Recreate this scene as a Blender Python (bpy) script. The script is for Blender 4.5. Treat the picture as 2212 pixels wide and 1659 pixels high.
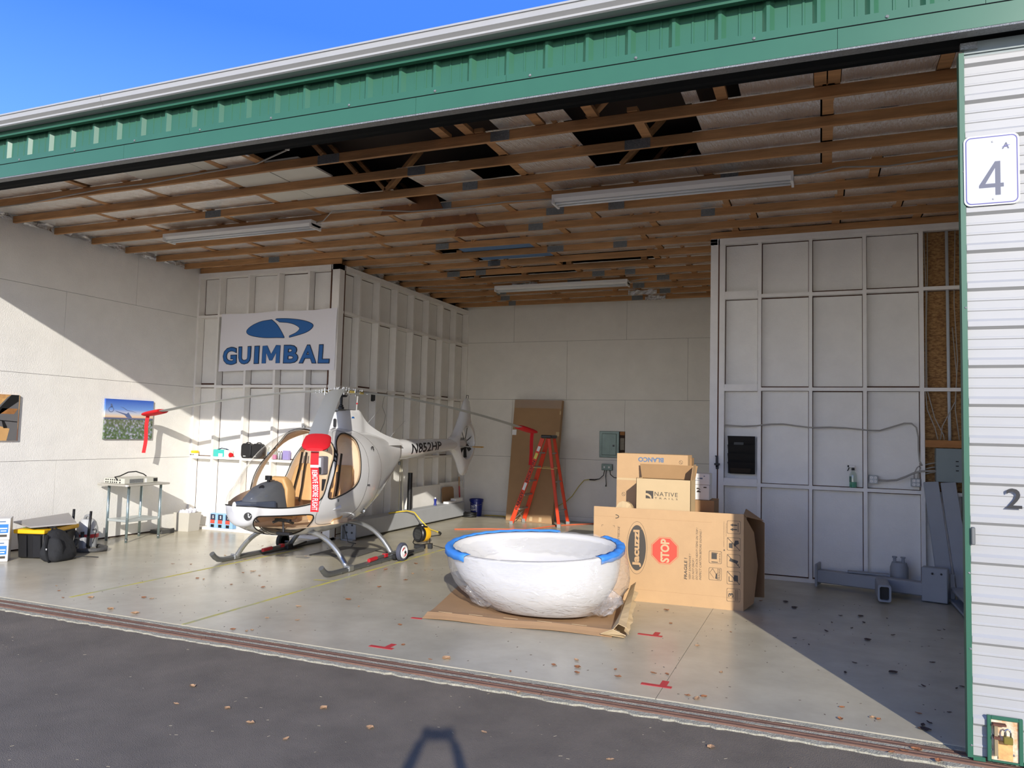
import bpy, bmesh, math, random
from mathutils import Vector, Matrix
random.seed(7)
for o in list(bpy.data.objects): bpy.data.objects.remove(o)
C = bpy.context.scene.collection
SC = bpy.context.scene
R = math.radians
PI = math.pi
# ------------------------------------------------------------------ camera
cam = bpy.data.cameras.new('camera'); camo = bpy.data.objects.new('camera', cam); C.objects.link(camo)
CAMH = 1.7936
_y, _p, _r = R(22.1765), R(3.6727), R(1.437)
fw = Vector((-math.sin(_y)*math.cos(_p), math.cos(_y)*math.cos(_p), math.sin(_p)))
r0 = Vector((math.cos(_y), math.sin(_y), 0)); u0 = r0.cross(fw)
rt = math.cos(_r)*r0 + math.sin(_r)*u0; up = -math.sin(_r)*r0 + math.cos(_r)*u0
mw = Matrix.Identity(4)
for i in range(3): mw[i][0] = rt[i]; mw[i][1] = up[i]; mw[i][2] = -fw[i]
mw[2][3] = CAMH
camo.matrix_world = mw
cam.sensor_fit = 'HORIZONTAL'; cam.sensor_width = 36; cam.lens = 1639.54/2212*36
cam.clip_start = .02; cam.clip_end = 400
SC.camera = camo
SC.cycles.max_bounces = 14; SC.cycles.diffuse_bounces = 8; SC.cycles.transparent_max_bounces = 16
# ------------------------------------------------------------------ sky, sun, exposure
SUN_EL = R(21.1); SUNDIR = Vector((.453*math.cos(SUN_EL), -.8915*math.cos(SUN_EL), math.sin(SUN_EL)))   # towards the sun
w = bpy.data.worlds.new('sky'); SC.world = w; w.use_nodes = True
nt = w.node_tree; nt.nodes.clear()
out = nt.nodes.new('ShaderNodeOutputWorld'); bg = nt.nodes.new('ShaderNodeBackground')
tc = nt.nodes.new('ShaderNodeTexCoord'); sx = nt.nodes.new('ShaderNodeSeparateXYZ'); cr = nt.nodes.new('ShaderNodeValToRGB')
cr.color_ramp.elements[0].position = 0.0; cr.color_ramp.elements[0].color = (1.25, 1.2, 1.13, 1)  # low horizon stops, out of view, brightened to add fill light indoors
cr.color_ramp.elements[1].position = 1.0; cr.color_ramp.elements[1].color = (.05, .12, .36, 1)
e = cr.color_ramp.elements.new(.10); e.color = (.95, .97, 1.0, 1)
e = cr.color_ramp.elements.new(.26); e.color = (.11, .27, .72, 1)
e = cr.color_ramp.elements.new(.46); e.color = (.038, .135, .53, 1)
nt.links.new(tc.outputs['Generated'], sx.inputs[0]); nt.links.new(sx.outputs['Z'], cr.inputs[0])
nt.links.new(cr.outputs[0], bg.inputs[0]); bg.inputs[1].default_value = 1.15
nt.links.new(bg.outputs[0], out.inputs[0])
sun = bpy.data.lights.new('sun', 'SUN'); sun.energy = 2.75; sun.angle = R(.55); sun.color = (1.0, .945, .86)
suno = bpy.data.objects.new('sun', sun); C.objects.link(suno); suno.rotation_euler = (-SUNDIR).to_track_quat('-Z', 'Y').to_euler()
suno.location = (6, -12, 9)
SC.view_settings.view_transform = 'Standard'; SC.view_settings.look = 'None'; SC.view_settings.gamma = 1
SC.view_settings.use_curve_mapping = False; SC.view_settings.exposure = 0.86
# ------------------------------------------------------------------ materials
def lin(c):
    if isinstance(c, str):
        c = tuple(int(c[i:i+2], 16)/255 for i in (0, 2, 4))
    return tuple(x/12.92 if x <= .04045 else ((x+.055)/1.055)**2.4 for x in c)
MATS = {}
def M(name, col, rough=.5, metal=0, var=0, vs=6, bump=0, bs=30, stretch=(1, 1, 1), coat=0, spec=.5, col2=None, fac=None, emit=None, crease=0):
    m = bpy.data.materials.new(name); m.use_nodes = True; t = m.node_tree; b = t.nodes['Principled BSDF']
    c = lin(col); b.inputs['Base Color'].default_value = (*c, 1)
    b.inputs['Roughness'].default_value = rough; b.inputs['Metallic'].default_value = metal
    b.inputs['Specular IOR Level'].default_value = spec
    if coat: b.inputs['Coat Weight'].default_value = coat; b.inputs['Coat Roughness'].default_value = .06
    if var or bump or col2 is not None:
        g = t.nodes.new('ShaderNodeNewGeometry'); mp = t.nodes.new('ShaderNodeMapping'); mp.inputs['Scale'].default_value = stretch
        t.links.new(g.outputs['Position'], mp.inputs['Vector'])
    if var or col2 is not None:
        n = t.nodes.new('ShaderNodeTexNoise'); n.inputs['Scale'].default_value = vs; n.inputs['Detail'].default_value = 5; n.inputs['Roughness'].default_value = .62
        t.links.new(mp.outputs[0], n.inputs['Vector'])
        r = t.nodes.new('ShaderNodeValToRGB')
        lo, hi = fac or (.3, .7)
        r.color_ramp.elements[0].position = lo; r.color_ramp.elements[1].position = hi
        a = lin(col2) if col2 is not None else tuple(x*(1-var) for x in c)
        d = c if col2 is not None else tuple(min(1, x*(1+var*.6)) for x in c)
        r.color_ramp.elements[0].color = (*a, 1); r.color_ramp.elements[1].color = (*d, 1)
        t.links.new(n.outputs['Fac'], r.inputs[0]); t.links.new(r.outputs[0], b.inputs['Base Color'])
    if bump:
        n2 = t.nodes.new('ShaderNodeTexNoise'); n2.inputs['Scale'].default_value = bs; n2.inputs['Detail'].default_value = 4
        t.links.new(mp.outputs[0], n2.inputs['Vector'])
        bp = t.nodes.new('ShaderNodeBump'); bp.inputs['Strength'].default_value = bump; bp.inputs['Distance'].default_value = .02
        t.links.new(n2.outputs['Fac'], bp.inputs['Height']); t.links.new(bp.outputs[0], b.inputs['Normal'])
    if emit: b.inputs['Emission Color'].default_value = (*lin(emit[0]), 1); b.inputs['Emission Strength'].default_value = emit[1]
    MATS[name] = m
    return m
def glassmat(name, tint, gl=.12, rough=.02, haze=0.0, hazecol=(.9, .9, .9)):
    m = bpy.data.materials.new(name); m.use_nodes = True; t = m.node_tree; t.nodes.clear()
    o = t.nodes.new('ShaderNodeOutputMaterial'); mx = t.nodes.new('ShaderNodeMixShader'); tr = t.nodes.new('ShaderNodeBsdfTransparent'); g = t.nodes.new('ShaderNodeBsdfGlossy')
    lw = t.nodes.new('ShaderNodeLayerWeight'); lw.inputs[0].default_value = gl
    tr.inputs[0].default_value = (*tint, 1); g.inputs['Roughness'].default_value = rough
    lw.inputs[0].default_value = .5; pw_ = t.nodes.new('ShaderNodeMath'); pw_.operation = 'POWER'; pw_.inputs[1].default_value = 4.5; ml = t.nodes.new('ShaderNodeMath'); ml.operation = 'MULTIPLY_ADD'; ml.inputs[1].default_value = .75; ml.inputs[2].default_value = gl*.5
    t.links.new(lw.outputs['Facing'], pw_.inputs[0]); t.links.new(pw_.outputs[0], ml.inputs[0]); t.links.new(ml.outputs[0], mx.inputs[0]); t.links.new(tr.outputs[0], mx.inputs[1]); t.links.new(g.outputs[0], mx.inputs[2])
    last = mx
    if haze:
        df = t.nodes.new('ShaderNodeBsdfDiffuse'); df.name = 'haze'; df.inputs[0].default_value = (*hazecol, 1); m2 = t.nodes.new('ShaderNodeMixShader'); m2.inputs[0].default_value = haze
        t.links.new(mx.outputs[0], m2.inputs[1]); t.links.new(df.outputs[0], m2.inputs[2]); last = m2
    t.links.new(last.outputs[0], o.inputs[0]); return m, t, lw, g
paint = M('white_wall_paint', 'eae8e2', .75, var=.05, vs=3, bump=.25, bs=60)
paint2 = M('white_framing_paint', 'ebe8e2', .6, var=.05, vs=5, bump=.1, bs=40)
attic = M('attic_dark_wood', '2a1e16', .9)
paintR = M('cool_white_paint', 'd6d7dc', .65, var=.07, vs=4, bump=.15, bs=40)
board = M('grey_white_board', 'e7e4dc', .8, var=.05, vs=2.5, bump=.2, bs=70)
gap = M('dark_joint', '3a2a22', .9)
floorm = M('sealed_concrete', 'b4ad98', .27, var=.16, vs=1.6, bump=.05, bs=9, spec=.45)
asph = M('asphalt', '756b5c', .85, var=.22, vs=2.2, bump=.6, bs=160)
conc = M('rough_concrete', 'aea994', .9, var=.25, vs=30, bump=.8, bs=90)
rustm = M('rusty_rail', '7a5c4c', .7, metal=.15, var=.3, vs=14, bump=.2, bs=60, stretch=(.3, 3, 3))
green = M('green_steel', '38674f', .3, var=.05, vs=3, spec=.5)
greend = M('green_steel_trim', '2c5f49', .4)
blacks = M('dark_steel', '0d1113', .85, spec=.1)
whites = M('white_steel', 'a6a6a4', .45, var=.03, vs=4)
wood = M('joist_wood', 'b98a5a', .75, var=.32, vs=5, bump=.15, bs=30, stretch=(.35, 3, 3))
wood2 = M('darker_wood', 'a5713f', .78, var=.3, vs=5, stretch=(.4, 3, 3))
ply = M('plywood', '8a5a35', .8, var=.2, vs=6)
osb = M('strand_board', 'a8814f', .8, vs=22, col2='6e4a28', fac=(.35, .62), bump=.3, bs=40, stretch=(1, 1, 2.2))
foil = M('foil_insulation', 'f2efea', .27, metal=.75, var=.10, vs=8, bump=1, bs=7, stretch=(9, 1.2, 1))
foil2 = M('crumpled_foil', 'd0cfce', .28, metal=.9, bump=1, bs=30)
galv = M('galvanised_plate', '8d9090', .5, metal=.6, var=.25, vs=60, bump=.6, bs=120)
blueboard = M('blue_foam_board', '5f83ad', .7, var=.1)
fixt = M('light_fixture_white', 'e0dfdb', .5)
tubeg = M('fluorescent_tube', 'dfe2e2', .3)
cable = M('grey_cable', '9b978f', .5)
cream = M('cream_panel', 'd9d6c8', .7, var=.04)
heliw = M('gloss_white', 'dcdcdc', .16, coat=.8, var=.01, vs=2)
rubber = M('black_rubber', '151515', .5)
blackp = M('black_plastic', '1b1b1d', .42, var=.1, vs=20)
tan = M('tan_leather', 'd6a86e', .5, var=.06, vs=12, bump=.1, bs=80)
beige = M('beige_lining', 'dfc8aa', .7, var=.05)
charcoal = M('console_grey', '5a5d61', .65, var=.05, vs=30, bump=.1, bs=200)
charc2 = M('console_blue_grey', '3e4656', .7)
silver = M('silver_paint', 'a9abab', .3, metal=.75)
dsilver = M('dark_silver', '7d7f7e', .35, metal=.7)
chrome = M('steel', 'c4c6c8', .2, metal=1)
gold = M('yellow_zinc', 'c9b36a', .35, metal=.8)
bladeg = M('blade_grey', '989b9b', .38, var=.02)
redf = M('red_fabric', 'd0141f', .75, bump=.1, bs=90)
redd = M('red_paint', 'b5202a', .4)
whitep = M('white_print', 'f0f0ee', .6)
navy = M('black_print', '17171c', .45)
bluep = M('blue_print', '1f63a8', .6)
blueo = M('dark_blue_outline', '0f2038', .6)
bann = M('white_cloth', 'e4e2e6', .8, bump=.15, bs=12)
card = M('cardboard', 'bd9a70', .8, var=.05, vs=5, bump=.05, bs=60)
cardd = M('brown_cardboard', 'a6845f', .8, var=.06, vs=4)
cardl = M('light_cardboard', 'c4ab82', .8, var=.04, vs=5)
cardi = M('cardboard_inside', '9c7a52', .85, var=.05)
inkd = M('grey_ink', '4a453e', .8)
inkr = M('red_ink', 'd6503f', .8)
inkb = M('blue_ink', '5f7896', .8)
acry = M('white_acrylic', 'c6c4c0', .2, coat=.3)
btape = M('blue_painters_tape', '3d86d8', .6, bump=.1, bs=80)
orange = M('orange_fibreglass', 'e0421a', .45)
alum = M('aluminium', 'b0b1ad', .42, metal=.6, var=.08)
beamg = M('grey_painted_steel', 'a5a8ab', .55, var=.06, vs=3, bump=.05)
beamd = M('blue_grey_steel', '909499', .55, var=.07, vs=3)
yel = M('yellow_plastic', 'f0b81c', .4)
yelc = M('yellow_cord', 'e6c93c', .5)
bluebk = M('blue_plastic', '14247a', .3)
redtape = M('red_tape', 'c23a3c', .6)
yline = M('yellow_floor_tape', 'c8bc55', .7, col2='a9a885', vs=3, fac=(.42, .55))
greyfab = M('grey_fabric', '77747c', .85)
padm = M('brass', 'a99a4f', .35, metal=.8)
rusty = M('rust_stain', 'c08a50', .6, vs=16, col2='e6dcc4', fac=(.35, .65))
rustdk = M('brown_rust', '6b4434', .75, metal=.2, var=.3, vs=30)
leafm = M('dry_leaf', '9a6540', .8, var=.3, vs=30)
leafm2 = M('pale_dry_leaf', 'b5906a', .8, var=.25, vs=30)
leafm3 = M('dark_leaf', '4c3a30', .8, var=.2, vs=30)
matgrey = M('grey_mat', '55534f', .85)
gpanel = M('grey_box', '7f8a8a', .45, var=.05)
gpanel2 = M('breaker_box', '5f6c66', .28, metal=.6, var=.15, vs=7)
glassw, _, _, _ = glassmat('plexiglass', (.965, .96, .95), .06)
smoked, _, _, _ = glassmat('tinted_plexiglass', (.92, .89, .84), .08)
clearp, _, _, _ = glassmat('clear_plastic', (.9, .95, .92), .25)
pinkl = M('pink_liquid', 'e68ab8', .3)
greenl = M('green_liquid', '3d9d80', .3)
bluel = M('blue_liquid', 'aab9dc', .3)
# plastic film with wrinkles
film, ft, flw, fgl = glassmat('plastic_film', (.985, .985, .985), .08, .09, .13, (.85, .85, .85))
_g = ft.nodes.new('ShaderNodeNewGeometry'); _mp = ft.nodes.new('ShaderNodeMapping'); _mp.inputs['Scale'].default_value = (1, 1, 2.2); _mp.inputs['Rotation'].default_value = (.4, .6, .3)
_w = ft.nodes.new('ShaderNodeTexNoise'); _w.inputs['Scale'].default_value = 7; _w.inputs['Detail'].default_value = 3; _w.inputs['Distortion'].default_value = 1.5
_b = ft.nodes.new('ShaderNodeBump'); _b.inputs['Strength'].default_value = 1; _b.inputs['Distance'].default_value = .03
ft.links.new(_g.outputs['Position'], _mp.inputs['Vector']); ft.links.new(_mp.outputs[0], _w.inputs['Vector']); ft.links.new(_w.outputs['Fac'], _b.inputs['Height'])
ft.links.new(_b.outputs[0], flw.inputs['Normal']); ft.links.new(_b.outputs[0], ft.nodes['haze'].inputs['Normal']); ft.links.new(_b.outputs[0], fgl.inputs['Normal'])
# ------------------------------------------------------------------ mesh helpers
WO = {}
class MB:
    def __init__(s): s.v = []; s.f = []; s.m = []
    def add(s, vs, fs, mi=0):
        b = len(s.v); s.v += [tuple(p) for p in vs]; s.f += [tuple(b+i for i in q) for q in fs]; s.m += [mi]*len(fs); return s
    def box(s, x0, y0, z0, x1, y1, z1, mi=0):
        return s.add([(x, y, z) for x in (x0, x1) for y in (y0, y1) for z in (z0, z1)],
                     [(0, 1, 3, 2), (4, 6, 7, 5), (0, 4, 5, 1), (2, 3, 7, 6), (0, 2, 6, 4), (1, 5, 7, 3)], mi)
    def bx(s, c, d, rot=None, mi=0):
        Mx = rot if isinstance(rot, Matrix) else Matrix.Rotation(rot or 0, 3, 'Z')
        c = Vector(c)
        vs = [c+Mx@Vector((x*d[0]/2, y*d[1]/2, z*d[2]/2)) for x in (-1, 1) for y in (-1, 1) for z in (-1, 1)]
        return s.add(vs, [(0, 1, 3, 2), (4, 6, 7, 5), (0, 4, 5, 1), (2, 3, 7, 6), (0, 2, 6, 4), (1, 5, 7, 3)], mi)
    def bar(s, a, b, wd, th, upv=(0, 0, 1), mi=0):
        a = Vector(a); b = Vector(b); d = (b-a); L = d.length; d.normalize(); u = Vector(upv)
        x = d.cross(u)
        if x.length < 1e-4: x = d.cross(Vector((0, 1, 0)))
        x.normalize(); z = x.cross(d)
        Mx = Matrix((x, d, z)).transposed()
        return s.bx((a+b)/2, (wd, L, th), Mx, mi)
    def loft(s, rings, close=True, caps=True, mi=0):
        n = len(rings[0]); vs = [p for r in rings for p in r]; fs = []
        for i in range(len(rings)-1):
            for j in range(n if close else n-1):
                k = (j+1) % n; fs.append((i*n+j, i*n+k, (i+1)*n+k, (i+1)*n+j))
        if caps and close: fs.append(tuple(range(n-1, -1, -1))); fs.append(tuple((len(rings)-1)*n+j for j in range(n)))
        return s.add(vs, fs, mi)
    def tube(s, pts, r, n=8, caps=True, flat=1, mi=0):
        P = [Vector(p) for p in pts]; rings = []; prev = None
        for i, p in enumerate(P):
            d = (P[min(i+1, len(P)-1)]-P[max(i-1, 0)]).normalized()
            if prev is None:
                a = Vector((0, 0, 1)) if abs(d.z) < .9 else Vector((1, 0, 0)); x = d.cross(a).normalized()
            else:
                x = (prev-d*prev.dot(d)).normalized()
            prev = x; y = d.cross(x); rr = r[i] if isinstance(r, (list, tuple)) else r
            rings.append([p+x*rr*math.cos(2*PI*k/n)+y*rr*flat*math.sin(2*PI*k/n) for k in range(n)])
        return s.loft(rings, True, caps, mi)
    def lathe(s, prof, c=(0, 0, 0), n=20, ax=None, mi=0):
        c = Vector(c); Mx = Vector((0, 0, 1)).rotation_difference(Vector(ax).normalized()).to_matrix() if ax else Matrix.Identity(3)
        rings = [[c+Mx@Vector((r*math.cos(2*PI*k/n), r*math.sin(2*PI*k/n), z)) for k in range(n)] for r, z in prof]
        return s.loft(rings, True, True, mi)
    def prism(s, poly, f0, f1, mi=0):       # poly 2-D points; f0/f1 map (a,b) -> 3-D
        n = len(poly); vs = [f0(*p) for p in poly]+[f1(*p) for p in poly]
        fs = [tuple(range(n)), tuple(range(2*n-1, n-1, -1))]+[(i, n+i, n+(i+1) % n, (i+1) % n) for i in range(n)]
        return s.add(vs, fs, mi)
    def build(s, name, mat, parent=None, smooth=False, bevel=0, seg=1, recalc=True, link=True):
        me = bpy.data.meshes.new(name); org = WO.get(parent, Vector((0, 0, 0)))
        me.from_pydata([tuple(Vector(p)-org) for p in s.v], [], s.f)
        ms = mat if isinstance(mat, (list, tuple)) else [mat]
        for m in ms: me.materials.append(m)
        if len(ms) > 1: me.polygons.foreach_set('material_index', s.m)
        if recalc:
            bm = bmesh.new(); bm.from_mesh(me); bmesh.ops.recalc_face_normals(bm, faces=bm.faces); bm.to_mesh(me); bm.free()
        if smooth: me.polygons.foreach_set('use_smooth', [True]*len(me.polygons)); 
        o = bpy.data.objects.new(name, me); C.objects.link(o)
        if smooth == 'auto':
            bm = bmesh.new(); bm.from_mesh(me)
            for ed in bm.edges:
                if len(ed.link_faces) == 2 and ed.calc_face_angle(0) > .6: ed.smooth = False
            bm.to_mesh(me); bm.free()
        if parent is not None: o.parent = parent; WO[o] = org
        if bevel:
            b = o.modifiers.new('bevel', 'BEVEL'); b.width = bevel; b.segments = seg; b.limit_method = 'ANGLE'
        return o
def T(name, label, cat, loc=(0, 0, 0), group=None, local=False):
    o = bpy.data.objects.new(name, None); C.objects.link(o); o.empty_display_size = .1
    o['label'] = label; o['category'] = cat
    if group: o['group'] = group
    if local: WO[o] = Vector((0, 0, 0))
    else: o.location = loc; WO[o] = Vector(loc)
    return o
def tag(o, label, cat, group=None):
    o['label'] = label; o['category'] = cat
    if group: o['group'] = group
    return o
def ST(name, loc=(0, 0, 0)):
    o = bpy.data.objects.new(name, None); C.objects.link(o); o['kind'] = 'structure'; WO[o] = Vector((0, 0, 0)); return o
def struct(o): o['kind'] = 'structure'; return o
def lab(o, s): o['label'] = s; return o
def setorg(o, loc):      # give a single-mesh thing its origin at loc
    loc = Vector(loc); o.data.transform(Matrix.Translation(-loc)); o.location = loc; return o
def place(o, loc, rz=0, rot=None):
    o.location = loc; o.rotation_euler = rot or (0, 0, rz); return o
def dup(root, loc, rz=0, label=None, group=None):
    r = root.copy(); C.objects.link(r); r.location = loc; r.rotation_euler = (0, 0, rz)
    if label: r['label'] = label
    if group: r['group'] = group
    for ch in list(root.children):
        c = ch.copy(); C.objects.link(c); c.parent = r
        for g in ch.children:
            d = g.copy(); C.objects.link(d); d.parent = c
    return r
_tc = {}
def glyphs(s, bold=0., shear=0., space=1.0):
    k = (s, bold, shear, space)
    if k in _tc: return _tc[k]
    cu = bpy.data.curves.new('t', 'FONT'); cu.body = s; cu.size = 1; cu.offset = bold; cu.shear = shear; cu.space_character = space
    cu.resolution_u = 3; cu.align_x = 'LEFT'
    ob = bpy.data.objects.new('t', cu); me = ob.to_mesh()
    vs = [v.co.copy() for v in me.vertices]; fs = [tuple(p.vertices) for p in me.polygons]
    ob.to_mesh_clear(); bpy.data.objects.remove(ob)
    x0 = min(v.x for v in vs); x1 = max(v.x for v in vs); y0 = min(v.y for v in vs); y1 = max(v.y for v in vs)
    _tc[k] = (vs, fs, x0, x1, y0, y1); return _tc[k]
def text(s, mat, parent, o, r, u, width, height, name='lettering', bold=.0, shear=0., space=1.0, fn=None, mb=None, sub=0):
    """letters of s stretched into width x height, lower left corner at o, along unit r and u"""
    vs, fs, x0, x1, y0, y1 = glyphs(s, bold, shear, space)
    o = Vector(o); r = Vector(r).normalized(); u = Vector(u).normalized()
    m = mb or MB()
    P = [((v.x-x0)/(x1-x0)*width, (v.y-y0)/(y1-y0)*height) for v in vs]
    m.add([fn(*p) if fn else o+r*p[0]+u*p[1] for p in P], fs)
    if mb: return m
    ob = m.build(name, mat, parent, recalc=False)
    return ob
# ================================================================== THE SETTING
XL, XC, XR, XS = -10.265, -7.272, -1.382, 1.62      # left wall, alcove sides, right side wall
YF, YB, YR, YK = 5.33, 10.275, 10.42, 15.209
ZC = 4.4846
# ground ------------------------------------------------------------
g = MB().box(-60, -60, -.35, 60, 5.06, -.03).build('ground', asph); struct(g)
fl = ST('floor')
slab = MB()
slab.box(XL-.15, YF, -.3, -1.052, YK+.3, 0); slab.box(-1.048, YF, -.3, XS+.15, YK+.3, 0)
slab.box(-14, YF, -.3, XL-.15, YK, -.002); slab.box(XS+.15, YF, -.3, 6, YK, -.002)
slab.build('slab', floorm, fl)
jf = MB().box(-1.052, YF, -.3, -1.048, YK, -.006).build('control_joint', gap, fl)
# track bed with two rusty rails
tb = MB(); tb.box(-14, 5.0, -.4, 6, YF, -.045); tb.build('track_bed', conc, fl)
random.seed(3)
def ragged(y0, y1, z, x0, x1, step, amp):
    m = MB(); xs = []; x = x0
    while x < x1: xs.append(x); x += step*random.uniform(.5, 1.5)
    xs.append(x1); n = len(xs)
    A = [(x, y0+random.uniform(-amp, amp)) for x in xs]; B = [(x, y1+random.uniform(-amp, amp)*.3) for x in xs]
    vs = [(a[0], a[1], z+random.uniform(-.004, .004)) for a in A]+[(b[0], b[1], z) for b in B]+[(a[0], a[1]-.01, z-.06) for a in A]
    fs = [(i, i+1, n+i+1, n+i) for i in range(n-1)]+[(2*n+i, 2*n+i+1, i+1, i) for i in range(n-1)]
    return m.add(vs, fs)
ragged(5.035, 5.1, -.018, -14, 6, .05, .014).build('concrete_edge', conc, fl)
ragged(5.262, 5.325, -.006, -14, 6, .06, .012).build('concrete_edge', conc, fl)
ragged(5.152, 5.20, -.008, -14, 6, .3, .002).build('concrete_edge', conc, fl)
for ya, yb in ((5.09, 5.155), (5.197, 5.262)):
    x = -14
    while x < 5.9:
        L = 3.05
        m = MB(); m.box(x+.003, ya, -.04, x+L-.003, ya+.022, -.006); m.box(x+.003, yb-.022, -.04, x+L-.003, yb, -.006); m.box(x+.003, ya+.02, -.04, x+L-.003, yb-.02, -.011)
        m.build('track_rail', rustm, fl); x += L
# yellow floor lines
for x, ya, yb in ((-5.31, YF+.01, 10.5), (-7.12, YF+.3, 9.4)):
    MB().box(x-.02, ya, 0, x+.02, yb, .0012).build('painted_line', yline, fl)
MB().add([(-5.55, 7.55, .0015), (-5.31, 7.62, .0015), (-5.31, 7.66, .0015), (-5.55, 7.59, .0015)], [(0, 1, 2, 3)]).build('painted_line', yline, fl)
# ------------------------------------------------------------------ walls
def pw(name, f, rows, mat=board, t=.012, g_=.005, gapm=gap, back=.03):
    """f(a,z,d)->3-D with a along the wall, d depth behind the face; rows: (z0,z1,[a edges])"""
    W = ST(name); a0 = min(r[2][0] for r in rows); a1 = max(r[2][-1] for r in rows); z1 = max(r[1] for r in rows)
    MB().add([f(a, z, d) for a in (a0-.1, a1+.1) for z in (-.05, z1) for d in (t, back)],
             [(0, 1, 3, 2), (4, 6, 7, 5), (0, 4, 5, 1), (2, 3, 7, 6), (0, 2, 6, 4), (1, 5, 7, 3)]).build('wall_backing', gapm, W)
    for z0, z1, E_ in rows:
        for i in range(len(E_)-1):
            a, b = E_[i]+g_/2, E_[i+1]-g_/2; k = random.uniform(-.0012, .0012)
            MB().add([f(p, z, d) for p in (a, b) for z in (z0+g_/2, z1-g_/2) for d in (k, t+.002)],
                     [(0, 1, 3, 2), (4, 6, 7, 5), (0, 4, 5, 1), (2, 3, 7, 6), (0, 2, 6, 4), (1, 5, 7, 3)]).build('panel', mat, W)
    return W
fl_ = lambda a, z, d: (XL-d, a, z)
wl = pw('wall_left', fl_, [(.02, 1.23, [5.33, 7.76, YB+.15]), (1.23, 2.455, [5.33, 6.54, 8.98, YB+.15]), (2.455, 3.70, [5.33, 7.76, YB+.15]), (3.70, ZC+.5, [5.33, 6.54, 8.98, YB+.15])], mat=paint, back=.15)
fb_ = lambda a, z, d: (a, YK+d, z)
wb = pw('wall_back', fb_, [(.09, 1.28, [XC-.14, -4.95, -2.46, XR+.14]), (1.28, 2.515, [XC-.14, -6.18, -3.7, XR+.14]), (2.515, 3.76, [XC-.14, -4.957, -2.44, XR+.14]), (3.76, ZC+.5, [XC-.14, -6.18, -3.688, XR+.14])], back=.15)
bb = MB().box(XC, YK-.02, 0, XR, YK, .09).build('sunlit_strip_back', paint); struct(bb)  # added white strip stands in for sunlight on the wall foot
# framed walls: studs, blocking and panels
def framed(name, f, studs, rails, depth, a0, a1, ztop, mat=paint2, pmat=paint, sw=.042, panels=True, holes=(), rt=.042):
    W = ST(name)
    def bxp(nm, aa, ab, za, zb, da, db, m):
        return MB().add([f(p, z, d) for p in (aa, ab) for z in (za, zb) for d in (da, db)],
                        [(0, 1, 3, 2), (4, 6, 7, 5), (0, 4, 5, 1), (2, 3, 7, 6), (0, 2, 6, 4), (1, 5, 7, 3)]).build(nm, m, W)
    zt = ztop-.085
    for i, s in enumerate(studs):
        wd = sw if not isinstance(s, tuple) else s[1]; s = s if not isinstance(s, tuple) else s[0]
        studs[i] = (s, wd)
        bxp('stud', s, s+wd, .04, zt, random.uniform(0, .003), depth, mat)
    bxp('top_plate', a0, a1, zt+.001, zt+.042, 0, depth, mat); bxp('top_plate', a0, a1, zt+.043, ztop, 0, depth, mat)
    bxp('bottom_plate', a0, a1, 0, .04, 0, depth, mat)
    for i in range(len(studs)-1):
        aa = studs[i][0]+studs[i][1]; ab = studs[i+1][0]
        zr = [.04]+[r for r in rails]+[zt]
        for r in rails:
            h = rt; q = random.uniform(-.006, .006)
            bxp('blocking', aa, ab, r-h+q, r+q, random.uniform(.0, .006), depth, mat)
        if panels:
            for k in range(len(zr)-1):
                if (i, k) in holes: continue
                z0 = zr[k]+.004; z1 = zr[k+1]-(rt if k < len(zr)-2 else 0)-.004
                bxp('panel', aa+random.uniform(.003, .012), ab-random.uniform(.003, .010), z0+random.uniform(0, .012)+(random.uniform(0, .03) if k > 1 else 0), z1-random.uniform(0, .01), depth, depth+.012, pmat)
    MB().add([f(p, z, d) for p in (a0-.0, a1) for z in (-.02, ztop-.002) for d in (depth+.0125, depth+.03)],
             [(0, 1, 3, 2), (4, 6, 7, 5), (0, 4, 5, 1), (2, 3, 7, 6), (0, 2, 6, 4), (1, 5, 7, 3)]).build('wall_backing', M('raw_red_wood', '5b3a2a', .85) if 'raw_red_wood' not in MATS else MATS['raw_red_wood'], W)
    return W
framed('wall_front_left', lambda a, z, d: (a, YB+d, z), [XL+.002, -9.794, -9.158, -8.535, -7.907, (-7.40, .128)], [1.25, 2.495, 3.73], .14, XL, XC, ZC-.005)
framed('wall_alcove_left', lambda a, z, d: (XC-d, a, z), [YB+.001]+[10.88+.612*i for i in range(7)]+[YK-.043], [1.29, 2.495, 3.72], .14, YB, YK, ZC-.005)
framed('wall_alcove_right', lambda a, z, d: (XR+d, a, z), [YR+.001]+[10.9+.612*i for i in range(7)]+[YK-.043], [1.22, 2.46, 3.7], .09, YR, YK, ZC-.005)
wr = framed('wall_front_right', lambda a, z, d: (a, YR+d, z), [(XR+.01, .18), -.767, -.141, .493, 1.127, (XS-.05, .045)], [1.213, 2.47, 3.70], .09, XR, XS, ZC, holes=((4, 1), (4, 2), (4, 3)))
for za, zb in ((1.171, 1.27), (2.42, 2.51), (3.665, 3.755)):
    MB().box(-1.189, YR-.006, za, -.769, YR+.03, zb).build('blocking', paint2, wr)
for za, zb in ((1.22, 2.425), (2.475, 3.655), (3.705, 4.395)):
    MB().box(1.175, YR+.088, za, XS-.052, YR+.101, zb).build('panel', osb, wr)
MB().box(1.172, YR-.012, 1.745, XS-.05, YR+.04, 1.83).build('crosspiece', wood2, wr)
# thin panel over the low alcove framing
la = MB(); la.box(XC-.012, 12.9, .0, XC+.006, 14.03, .70); ob = la.build('low_panel', paint, bpy.data.objects['wall_alcove_left'])
MB().box(XC-.012, 14.035, .0, XC+.006, YK-.005, .72).build('low_panel', paint, bpy.data.objects['wall_alcove_left'])
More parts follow.
